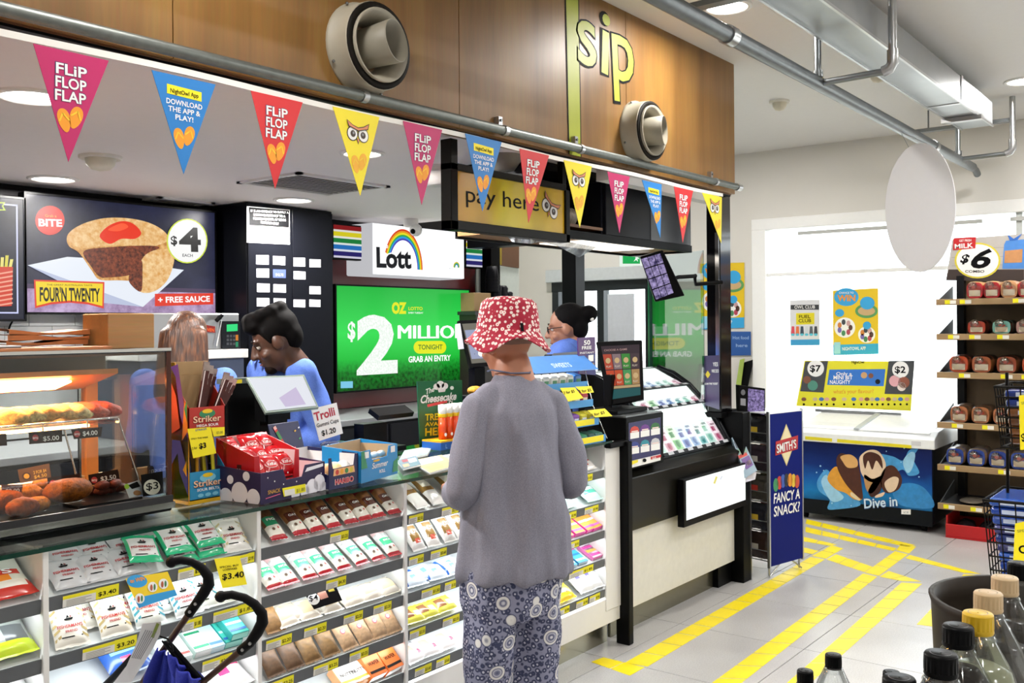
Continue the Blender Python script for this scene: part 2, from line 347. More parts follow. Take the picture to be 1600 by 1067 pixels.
# ---- green stripe and word
LIME = M('#a3ab1b', .5, var=.02); fr = FY(2.479)
st = thing('stripe_decal', 'vertical lime green stripe decal with dark outline on plywood bulkhead', 'decal', PY(897, 238, 2.48))
m = MB(fr); m.ppoly([(881.5, -30), (904, -30), (908.5, 246), (888, 241)], INK, 1).ppoly([(883.5, -30), (902.5, -30), (907, 245), (889.5, 241)], LIME, 2); m.build('stripe', st)
sp = thing('lettering_decal', 'lime green word sip in outlined lowercase letters beside the stripe', 'lettering', PY(950, 110, 2.479))
for ch, p0, p1, cap in (('s', (903, 96), (932, 105), 101), ('i', (938.5, 111), (950.5, 117), 101), ('p', (958, 121), (991, 129), 104)):
    m = MB(fr); m.ptext(ch, p0, p1, cap, LIME, 3, bold=.015)
    a = (p0[0]-1.8, p0[1]+1); c = (p1[0]+1.8, p1[1]+1); m.ptext(ch, a, c, cap*1.02, INK, 2, bold=.045)
    m.build('letter_'+ch, sp)
# ---- duct, pipes, detectors, lamps on the ceiling
du = thing('ceiling_duct', 'long grey sheet metal duct hanging under the white ceiling', 'duct', (5, 1.5, 2.87))
MB().box((1.5, 1.385, 2.87), (7.08, 1.575, 3.03), M('#9a9da0', .33, .85, var=.05, scale=8)).build('casing', du, bevel=.004)
m = MB()
for yy in (1.383, 1.577):
    m.box((1.5, yy-.006, 2.862), (7.08, yy+.006, 2.876), STEEL)
m.box((6.2, 1.38, 2.866), (6.24, 1.58, 3.034), STEEL); m.build('flange', du)
MB().box((6.62, 1.36, 2.84), (6.68, 1.60, 2.868), STEEL).build('hanger_clip', du)
cp = thing('ceiling_pipe', 'long grey steel pipe with welded brackets running below the sheet metal duct', 'pipe', (5, 1.68, 2.72)); PZ0 = 2.722; PY0 = 1.68
PIPE = M('#6f7376', .4, .8, var=.1, scale=25)
m = MB().tube([(1.2, PY0, PZ0), (7.86, PY0, PZ0)], .034, PIPE, 14); m.tube([(7.84, PY0, PZ0), (7.97, PY0, PZ0-.01), (8.03, PY0, PZ0-.035)], .026, PIPE, 10); m.build('main_tube', cp)
for x in (3.62, 6.75): MB().cyl((x-.03, PY0, PZ0), (x+.03, PY0, PZ0), .041, STEEL).build('coupling', cp)
for x in (1.9, 4.62, 7.42):
    br = MB(); br.cyl((x, PY0, PZ0), (x, PY0, 3.12), .017, DSTEEL, n=10); br.cyl((x, PY0, PZ0+.03), (x, PY0, PZ0+.06), .026, DSTEEL, n=10)
    br.tube([(x, PY0, PZ0), (x, 1.36, PZ0+.005)], .017, DSTEEL, 10); br.tube([(x, 1.37, PZ0+.005), (x, 1.34, PZ0+.015), (x, 1.325, PZ0+.04), (x, 1.325, PZ0+.1)], .026, STEEL, 10); br.cyl((x, 1.325, PZ0+.08), (x, 1.325, CZ), .02, STEEL, n=10)
    br.build('bracket', cp)
for x in (3.9, 7.5): MB().box((x-.03, 1.33, 2.96), (x+.03, 2.0, 2.985), DSTEEL).cyl((x, 1.9, 2.98), (x, 1.9, CZ), .006, DSTEEL, n=8).build('strut', cp)
def detector(c, r, label, name='smoke_detector', cat='detector'):
    c = V(c); t = thing(name, label, cat, c)
    MB().lathe(c, (0, 0, -1), [(r, 0), (r, .012), (r*.93, .016), (r*.9, .012), (.001, .012)], M('#e6e2d8', .5)).build('base_ring', t)
    MB().lathe(c, (0, 0, -1), [(r*.72, .01), (r*.66, .04), (r*.45, .062), (.001, .07)], M('#d9d2bf', .4)).build('dome', t)
detector(PZ(1218, 158, CZ), .07, 'small white round detector on the ceiling beside the bulkhead end')
detector(PZ(1372, 112, CZ), .07, 'small white round detector on the ceiling partly behind the duct')
detector(PZ(157, 244, BZ), .095, 'cream dome sensor on the low ceiling above the pie menu screen')
def downlight(c, r, power, label, col=(1, .97, .93), seen=True):
    c = V(c); t = thing('downlight', label, 'ceiling light', c, 'recessed round downlights')
    MB().lathe(c, (0, 0, -1), [(r*1.22, 0), (r*1.22, .006), (r, .01), (r, -.0)], WHITE).build('trim_ring', t)
    MB().lathe(c, (0, 0, -1), [(r*1.0, .004), (.001, .0045)], E('#fffaf2', 9)).build('diffuser', t)
    l = area('downlight_lamp', c+V((0, 0, -.03)), (0, 0, 0), r*1.8, r*1.8, power, col, shape='DISK'); l['kind'] = 'helper'
K = 55
downlight(PZ(52, 150, BZ), .105, K, 'round downlight near the magenta pennant, low ceiling')
downlight(PZ(83, 279, BZ), .105, K, 'round downlight just above the pie menu screen')
downlight(PZ(459, 312, BZ), .105, K, 'round downlight above the black price sticker panel')
downlight(PZ(566, 239, BZ), .085, K, 'round downlight behind the yellow owl pennant')
downlight(PZ(1600, 126, CZ), .1, 24, 'round downlight on the high ceiling beside the metal duct')
for i, (x, y) in enumerate([(-1.5, .9), (1.2, .9), (3.4, .2), (4.4, 2.05), (1.6, 2.0), (5.6, .2), (-1.5, -1.6), (1.2, -1.6), (3.4, -1.8), (5.8, -2), (6.9, 3.3), (7.0, 5.2), (6.9, -.6)]):
    if True: downlight((x, y, CZ), .1, 13 if x < 2 and y > 0 else 25, 'added fill downlight out on the shop ceiling, number %s from the tills' % ORD[i])  # added lamps light the shop; the last three brighten entrance and far wall
def vent(px, py, sx, sy, label, dark):
    c = PZ(px, py, BZ); t = thing('ceiling_vent', label, 'air vent', c)
    m = MB(); m.box(c+V((-sx, -sy, -.012)), c+V((sx, -sy+.03, 0)), WHITE).box(c+V((-sx, sy-.03, -.012)), c+V((sx, sy, 0)), WHITE).box(c+V((-sx, -sy, -.012)), c+V((-sx+.03, sy, 0)), WHITE).box(c+V((sx-.03, -sy, -.012)), c+V((sx, sy, 0)), WHITE); m.build('frame', t)
    MB().box(c+V((-sx+.03, -sy+.03, -.004)), c+V((sx-.03, sy-.03, -.003)), M(dark, .8)).build('backing', t)
    n = int((sy*2-.06)/.045)
    for k in range(n):
        y = -sy+.045+k*.045; MB().obox(c+V((-sx+.03, y, -.012)), (2*sx-.06, 0, 0), (0, .02, .008), (0, -.002, .003), M('#c9c6c2', .5)).build('slat', t)
vent(492, 287, .33, .26, 'square slatted air vent on the low ceiling near the lottery sign', '#3a3836')
vent(276, 314, .2, .12, 'small dark slot vent on the low ceiling above the pie screen corner', '#5a4c30')
# white oval board
o = thing('oval_board', 'blank pale grey oval board hanging from the ceiling pipe', 'hanging sign', (6.0, 1.573, 1.86)); m = MB()
m.slab([(6.0, 1.573+.2*math.cos(t*math.pi/24), 2.235+.385*math.sin(t*math.pi/24)) for t in range(48)], (.012, 0, 0), M('#d9d8da', .6, var=.01)); m.build('board', o, bevel=.002)
for s in (-.06, .06): MB().cyl((6.006, 1.573+s, 2.6), (6.006, PY0-.0, 2.7), .0015, MGREY, n=6).build('wire', o)
# ================================================================ bunting
bt = thing('bunting', 'paper bunting of twelve coloured pennants strung along the conduit pipe', 'bunting', (3, 2.41, 2.28))
m = MB(); zt = lambda x: 2.276+.004*math.sin(x*5)+.012*(x-1.1)/4
xs_ = [i*.1-1.2 for i in range(64)]
for a, c in zip(xs_, xs_[1:]): m.slab([(a, 2.412, zt(a)-.006), (c, 2.412, zt(c)-.006), (c, 2.412, zt(c)+.012), (a, 2.412, zt(a)+.012)], (0, .001, 0), M('#e9e6e0', .7, var=0))
m.build('tape', bt)
OR = M('#f09a1e', .5, var=0); OY = M('#f7c62a', .5, var=0)
def sole(m, a, b, l, ang, mo, mi_, k):
    c, n = math.cos(ang), math.sin(ang); pts = []
    for i in range(22):
        t = i/22*2*math.pi; y = math.sin(t)*l/2; x = math.cos(t)*l*.27*(1+.22*math.sin(t)); pts.append((a+x*c-y*n, b+x*n+y*c))
    m.poly(pts, mo, k); q = lambda x, y: (a+x*c-y*n, b+x*n+y*c)
    m.stroke([q(-l*.22, -l*.02), q(0, l*.3), q(l*.22, -l*.02)], l*.07, mi_, k+1)
def owl(m, a, b, s, k, ang=0):
    c, n = math.cos(ang), math.sin(ang); q = lambda x, y: (a+(x*c-y*n)*s, b+(x*n+y*c)*s)
    BR = M('#d8895e', .5, var=0); OUT = M('#3c2a20', .5, var=0)
    for sx in (-1, 1):
        m.disc(*q(sx*.52, 0), s*.52, OUT, k); m.disc(*q(sx*.52, 0), s*.45, PAPER, k+1); m.disc(*q(sx*.48, 0), s*.24, OUT, k+2); m.disc(*q(sx*.44, .05), s*.1, MGREY, k+3)
    m.poly([q(-1.08, .92), q(-.5, .62), q(0, .5), q(.5, .62), q(1.08, .92), q(.95, .45), q(.35, .32), q(0, .2), q(-.35, .32), q(-.95, .45)], OUT, k+3)
    m.poly([q(-1.0, .83), q(-.5, .56), q(0, .44), q(.5, .56), q(1.0, .83), q(.88, .5), q(.35, .38), q(0, .28), q(-.35, .38), q(-.88, .5)], BR, k+4)
    m.poly([q(-.16, -.3), q(.16, -.3), q(0, -.72)], OUT, k+2); m.poly([q(-.11, -.32), q(.11, -.32), q(0, -.62)], BR, k+3)
PEN = [((52, 68), (170, 95), (107, 253), 'm'), ((237, 110), (337, 132), (287, 272), 'b'), ((392, 145), (473, 160), (430, 295), 'r'), ((520, 168), (593, 183), (563, 306), 'y'),
       ((630, 191), (691, 203), (659, 320), 'm'), ((727, 212), (784, 222), (754, 330), 'b'), ((812, 234), (858, 243), (826, 348), 'r'), ((881, 250), (925, 261), (906, 356), 'y'),
       ((949, 268), (984, 276), (968, 364), 'm'), ((1003, 281), (1034, 289), (1032, 372), 'b'), ((1053, 292), (1083, 298), (1067, 379), 'r'), ((1097, 302), (1128, 308), (1127, 380), 'y')]
PC = {'m': M('#bb1660', .45, var=0), 'b': M('#1579c4', .45, var=0), 'r': M('#cf1c22', .45, var=0), 'y': M('#f0dc1e', .45, var=0)}
PL = {'m': 'magenta pennant reading flip flop flap', 'b': 'blue app pennant', 'r': 'red pennant reading flip flop flap', 'y': 'yellow pennant with owl eyes'}
for p0, p1, tip, c in PEN:
    fr = FY(2.411-.004); m = MB(fr); A, B, C_ = fr.px(*p0), fr.px(*p1), fr.px(*tip); z1 = max(A[1], B[1]); w = B[0]-A[0]; cx = (A[0]+B[0])/2; h = z1-C_[1]
    tx = C_[0]-cx
    m.slab([fr.at(A[0], z1), fr.at(B[0], z1), fr.at(C_[0], C_[1])], (0, .0015, 0), PC[c]); o = m.build('pennant', bt, label=PL[c])
    Q = lambda a, b: (cx+a*w+tx*(-b), z1+b*h)
    m = MB(fr)
    if c in 'mr':
        for i, s in enumerate(('FLiP', 'FLOP', 'FLAP')):
            a, b = Q(0, -.215-.12*i); m.text(s, a, b, h*.098, M('#23305e', .5, var=0), 1, width=w*.43, bold=.07, align='C'); m.text(s, a, b, h*.095, PAPER, 2, width=w*.41, bold=.035, align='C')
        sc = 1
    elif c == 'b':
        a, b = Q(0, -.2); m.poly([(a-w*.27, b), (a+w*.27, b-w*.02), (a+w*.27, b+w*.11), (a-w*.27, b+w*.13)], YEL, 1); m.text('NightOwl App', a, b+w*.02, w*.06, INK, 2, width=w*.44, align='C')
        for i, (s, ww) in enumerate((('DOWNLOAD', .56), ('THE APP &', .5), ('PLAY!', .28))):
            a, b = Q(0, -.30-.075*i); m.text(s, a, b, h*.052, PAPER, 2, width=w*ww, align='C', bold=.03)
    else:
        a, b = Q(0, -.27); owl(m, a, b, w*.225, 1)
    o2 = m.build('lettering' if c != 'y' else 'owl_emblem', o)
    m = MB(fr); f = {'y': (M('#eeae2a', .5, var=0), M('#f2c832', .5, var=0))}.get(c, (OR, OY)); k = -.62 if c != 'b' else -.63
    a, b = Q(-.075, k-.01); sole(m, a, b, h*.215, .22, f[0], f[1], 1); a, b = Q(.075, k+.03); sole(m, a, b, h*.215, -.32, f[0], f[1], 1); m.build('flip_flop_print', o)
# ================================================================ display counter
CY = 2.45; RAILS = [.862, .71, .575, .44, .295]
BAYS = [(.55, 1.19, 'first'), (1.205, 1.852, 'second'), (1.868, 2.5, 'third'), (2.516, 3.16, 'fourth'), (3.176, 3.86, 'fifth')]
LAM = M('#e9e7e3', .4, var=.01); RAIL = M('#5b5e60', .45); LED = E('#f4fbff', 15)
TK1, TK2 = M('#e9e6dd', .6, var=0), M('#f2e81d', .5, var=0)
SLOPE = math.radians(27); SV = V((0, math.cos(SLOPE), math.sin(SLOPE))); SN = V((0, -math.sin(SLOPE), math.cos(SLOPE)))
TICK = {(0, 0): [], (1, 0): [(.06, .3, '3.40'), (.58, .72, ''), (.9, .99, '')], (1, 1): [(.14, .38, '3.20'), (.6, .7, ''), (.76, .99, '')], (1, 2): [(.2, .35, ''), (.7, .86, '')], (2, 0): [(.45, .58, '')], (2, 1): [(.42, .56, '')], (2, 2): [(.03, .19, ''), (.27, .42, ''), (.54, .68, ''), (.76, .9, '')],
        (2, 3): [(.03, .2, ''), (.33, .5, ''), (.58, .72, '')], (3, 0): [(.02, .14, ''), (.3, .45, '')], (3, 1): [(.02, .14, ''), (.2, .34, '')], (3, 2): [(.12, .28, ''), (.32, .42, '')], (3, 3): [(.02, .15, ''), (.3, .45, '')], (3, 4): [(.06, .2, ''), (.24, .36, '')],
        (4, 0): [(.68, .85, '')], (4, 1): [(.5, .65, ''), (.75, .92, '')], (4, 2): [(.55, .68, '')], (4, 3): [(.56, .85, '')], (4, 4): [(.42, .56, ''), (.64, .78, ''), (.8, .93, '')]}
BAYO = []
for bi, (a, c, nm) in enumerate(BAYS):
    what = ['of wrapped lollies at the picture edge', 'of throat lozenges under the hot food cabinet', 'of wrapped cookies under the sweet boxes', 'of snack bars beside the customer, under the magazines', 'of chewing gum at the black post'][bi]
    t = thing('display_bay', 'white lit counter display bay '+what, 'display unit', ((a+c)/2, CY, 0), 'counter display bays'); BAYO.append(t)
    e0 = .0155 if bi < 4 else .13
    MB().box((c, CY-.01, .19), (c+e0, 2.795, .985), LAM).build('side_panel', t, bevel=.0015)
    if bi == 0: MB().box((a-.016, CY-.01, .19), (a, 2.795, .985), LAM).build('side_panel', t, bevel=.0015)
    MB().box((a, 2.775, .19), (c, 2.79, .985), M('#f3f3f0', .5, var=0)).build('back_panel', t)
    MB().box((a, CY-.005, .125), (c+e0, CY+.02, .245), LAM).build('base_panel', t, bevel=.0015)
    MB().box((a, CY+.07, 0), (c+e0, CY+.085, .13), M('#a9a48f', .22, .9, var=.03)).build('kick_plate', t)
    for si, z in enumerate(RAILS):
        m = MB(); o = V((a, CY+.012, z-.006)); m.obox(o, (c-a, 0, 0), SV*.31, SN*.005, M('#d9dcdc', .3, var=0)); sh = m.build('shelf', t)
        m = MB(); m.obox((a+.002, CY, z-.037), (c-a-.004, 0, 0), (0, .006, 0), (0, -.004, .037), RAIL); m.build('price_rail', sh)
        MB().box((a+.02, CY+.012, z-.036), (c-.02, CY+.028, z-.031), LED).build('light_strip', sh)
        for u0, u1, s in TICK.get((bi, si), []):
            fr = Fr((a+(c-a)*u0, CY-.001, z-.034), (1, 0, 0), (0, -.1, 1)); w = (c-a)*(u1-u0); m = MB(fr)
            m.rect(0, 0, w*.58, .03, TK1, 2).rect(w*.58, 0, w, .031, TK2, 2).rect(0, .021, w*.58, .03, TK2, 3)
            for k in range(4): m.rect(w*.06, .003+k*.004, w*(.4+.1*(k % 2)), .0045+k*.004, M('#9b988e', .7, var=0), 3)
            m.text('$'+(s or '%.2f' % (1.5+.35*((bi*7+si*3) % 9))), w*.62, .008, .011, INK, 3, width=w*.33); m.build('price_ticket', sh)
    # the LED bar under the glass lip is missing in the top row: only the lower rows glow
core = thing('counter_carcass', 'dark counter carcass behind the lit display bays, under the glass top', 'counter', (2.2, 2.9, 0))
MB().box((.4, 2.8, 0), (3.98, 3.1, .97), M('#17181a', .5)).build('body', core); MB().box((.4, 2.8, .97), (2.1, 3.1, .982), M('#d5d8d4', .5)).build('white_top', core); MB().box((2.1, 2.8, .97), (3.98, 3.1, .982), M('#4a504e', .5)).build('grey_top', core)
gt = thing('glass_countertop', 'long glass countertop with dark green polished edge', 'countertop', (2.2, 2.7, .986))
m = MB(); GE = M('#12382c', .15, 0, var=0); GTOP = glassmat('counter_glass', (.93, .98, .96), .03, .03)
m.slab([(.4, 2.425, .986), (3.9, 2.425, .986), (3.9, 3.1, .986), (.4, 3.1, .986)], (0, 0, .012), GTOP, GE); m.build('sheet', gt)
m = MB()
for x in (1.2, 1.86, 2.51, 3.17, 3.86): m.cyl((x+.008, 2.5, .984), (x+.008, 2.5, .987), .01, STEEL)
m.build('standoff', gt)
# ---------------------------------------------------------------- wrapped goods
class PF:
    """Frame lying on a pillow-shaped packet (local: x across, y up its length, z out)."""
    def __init__(s, w, l, t, p=2.6): s.w, s.l, s.t, s.p = w, l, t, p
    def h(s, x, y): return s.t*.5*max(0, 1-abs(2*x/s.w)**s.p)**.55*max(0, 1-abs(2*y/s.l-1)**s.p)**.55
    def at(s, a, b, k=0): return V((a, b, s.t*.5+s.h(a, b)+.0006+k*.0005))
def pouch(name, w, l, t, basem, bands=(), patches=(), nu=12, nv=14, crimp=True):
    f = PF(w, l, t); m = MB()
    def mf(u, v):
        r_ = basem
        for v0, v1, q in bands:
            if v0 <= v < v1: r_ = q
        for u0, u1, v0, v1, q in patches:
            if u0 <= u < u1 and v0 <= v < v1: r_ = q
        return r_
    rz = random.Random(name)
    ph = rz.random()*6
    def wob(u, v): return .0016*math.sin(u*9+ph+v*4)*math.sin(v*7+ph)
    m.grid(lambda u, v: (((u-.5)*w*(1-.05*math.sin(v*math.pi))), v*l, t*.5+f.h((u-.5)*w, v*l)+wob(u, v)), nu, nv, basem, True, mf)
    m.grid(lambda u, v: ((.5-u)*w*(1-.05*math.sin(v*math.pi)), v*l, t*.5-f.h((u-.5)*w, v*l)*.9+wob(1-u, v)), nu, 6, basem)
    if crimp:
        for y0, y1 in ((-.007, .002), (l-.002, l+.007)):
            n = 9; q = mf(.5, .01 if y0 < 0 else .99); z = t*.5
            m.slab([(-w/2+w*i/n, (y0 if y0 < 0 else y1)+(.002 if i % 2 else 0)*(1 if y0 < 0 else -1), z) for i in range(n+1)][::(1 if y0 < 0 else -1)]+[(w/2, y1, z), (-w/2, y1, z)][::1] if y0 < 0 else [(-w/2, y0, z), (w/2, y0, z)]+[(w/2-w*i/n, y1-(.002 if i % 2 else 0), z) for i in range(n+1)], (0, 0, .0008), q)
    return m, f
def carton(w, l, h, top, side, frontm=None):
    """Small box lying on its back: w across, l up the shelf, h thick."""
    m = MB(); m.box((-w/2, 0, 0), (w/2, l, h), side); e = .0004
    m.add([(-w/2+.002, .002, h+e), (w/2-.002, .002, h+e), (w/2-.002, l-.002, h+e), (-w/2+.002, l-.002, h+e)], [(0, 1, 2, 3)], top)
    m.add([(-w/2+.002, -e, .002), (w/2-.002, -e, .002), (w/2-.002, -e, h-.002), (-w/2+.002, -e, h-.002)], [(0, 1, 2, 3)], frontm or top); return m
class LF:
    def __init__(s, h): s.z = h
    def at(s, a, b, k=0): return V((a, b, s.z+.0008+k*.0004))
PROTO = {}
def proto(kind):
    if kind in PROTO: return PROTO[kind]
    o = KINDS[kind](kind); COL.objects.unlink(o) if False else None; PROTO[kind] = o; o['_used'] = 0; return o
def put(kind, M4, label, cat, group):
    o = proto(kind)
    if o['_used']: o = dup(o)
    else: o['_used'] = 1
    o.matrix_world = M4; tag(o, label, cat, group); return o
def prod(name, m, children=()):
    o = m.build(name)
    for cn, cm in children: c = cm.build(cn, o)
    return o
GLOSS = lambda h: M(h, .22, coat=.4, var=.02)
def ship(m, a, b, s, k):
    m.poly([(a-s, b), (a+s*.9, b+.1*s), (a+s*.6, b-.35*s), (a-.7*s, b-.35*s)], INK, k); m.poly([(a-.5*s, b+.1*s), (a+.1*s, b+.15*s), (a-.1*s, b+.8*s)], INK, k); m.poly([(a+.2*s, b+.15*s), (a+.7*s, b+.2*s), (a+.3*s, b+.7*s)], M('#7a2020', .5, var=0), k)
def menthol(bg, stripe, border=None):
    def f(kind):
        w, l = .094, .105; g = GLOSS(bg)
        m, fr = pouch('menthol_packet', w, l, .022, g, bands=[(0, .12, GLOSS(border)), (.86, 1, GLOSS(border))] if border else (), patches=[(0, .1, 0, 1, GLOSS(border)), (.9, 1, 0, 1, GLOSS(border))] if border else ())
        t = MB(fr)
        if stripe:
            for k in range(5):
                for sx in (-1, 1): x = sx*w*.47; y = l*(.1+.17*k); t.poly([(x, y), (x-sx*w*.17, y+l*.1), (x-sx*w*.17, y+l*.17), (x, y+l*.07)], M(stripe, .4, var=0), 1)
        ship(t, 0, l*.66, w*.15, 2); t.text("FISHERMAN'S", 0, l*.42, l*.085, M('#b01822', .4, var=0), 2, width=w*.72, align='C', bold=.03); t.text('FRIEND', 0, l*.3, l*.06, M('#b01822', .4, var=0), 2, width=w*.34, align='C', bold=.03); t.rect(-w*.3, l*.17, w*.3, l*.2, INK, 2)
        return prod('menthol_packet', m, [('lettering', t)])
    return f
def cookie(top, label, brown, txt=None, foot='#b3202a', w=.062, l=.17):
    def f(kind):
        br = M(brown, .6, var=.35, scale=60); clear = GLOSS('#cfc5b4')
        m, fr = pouch('cookie_packet', w, l, .035, clear, bands=[(0, .06, GLOSS(foot)), (.06, .3, GLOSS('#e9e2d6')), (.3, .66, br), (.66, 1, GLOSS(top))], patches=[(.12, .88, .3, .52, GLOSS(label))], nv=18)
        t = MB(fr); t.text(txt or 'OAT', 0, l*.39, l*.055, PAPER, 2, width=w*.5, align='C', bold=.04); t.disc(-w*.15, l*.18, w*.09, M('#5d432c', .5, var=0), 1); t.disc(w*.17, l*.2, w*.07, M('#b93b32', .5, var=0), 1)
        t.text('FRESH', 0, l*.86, l*.04, PAPER, 2, width=w*.6, align='C', bold=.03)
        return prod('cookie_packet', m, [('lettering', t)])
    return f
def oat(top, brown, txt, dot=None):
    def f(kind):
        w, l = .072, .135; m, fr = pouch('oat_cookie_pack', w, l, .03, M(brown, .5, var=.3, scale=70), bands=[(.62, 1, GLOSS(top))]); t = MB(fr)
        t.text(txt, -w*.4, l*.74, l*.08, PAPER, 2, width=w*.5, bold=.02)
        if dot: t.disc(-w*.12, l*.42, w*.14, M(dot, .5, var=0), 1); t.disc(-w*.12, l*.42, w*.09, PAPER, 2)
        return prod('oat_cookie_pack', m, [('lettering', t)])
    return f
def cake(kind):
    w, l = .085, .075; m, fr = pouch('sponge_cake_pack', w, l, .035, GLOSS('#efe6d6'), patches=[(.2, .8, .2, .8, M('#e0c79c', .6))]); return prod('sponge_cake_pack', m)
def generic(name, w, l, t, base, bands=(), patches=(), txt=None, tc='#ffffff'):
    def f(kind):
        m, fr = pouch(name, w, l, t, GLOSS(base), [(a, b_, GLOSS(c)) for a, b_, c in bands], [(a, b_, c, d, GLOSS(e)) for a, b_, c, d, e in patches]); ch = []
        if txt: tm = MB(fr); tm.text(txt, 0, l*.45, l*.12, M(tc, .5, var=0), 2, width=w*.6, align='C', bold=.03); ch = [('lettering', tm)]
        return prod(name, m, ch)
    return f
def boxy(name, w, l, h, top, side, front=None, txt=None, tc='#ffffff', stripe=None):
    def f(kind):
        m = carton(w, l, h, M(top, .4, var=.02), M(side, .4, var=.02), M(front or top, .4, var=.02)); ch = []; tm = MB(LF(h))
        if stripe:
            for k, c in enumerate(stripe): tm.rect(-w*.5+.002, l*(.12+.3*k), w*.5-.002, l*(.22+.3*k), M(c, .4, var=0), 1)
        if txt: tm.text(txt, 0, l*.42, l*.14, M(tc, .5, var=0), 2, width=w*.7, align='C', bold=.03)
        if tm.v: ch = [('lettering' if txt else 'stripe', tm)]
        return prod(name, m, ch)
    return f
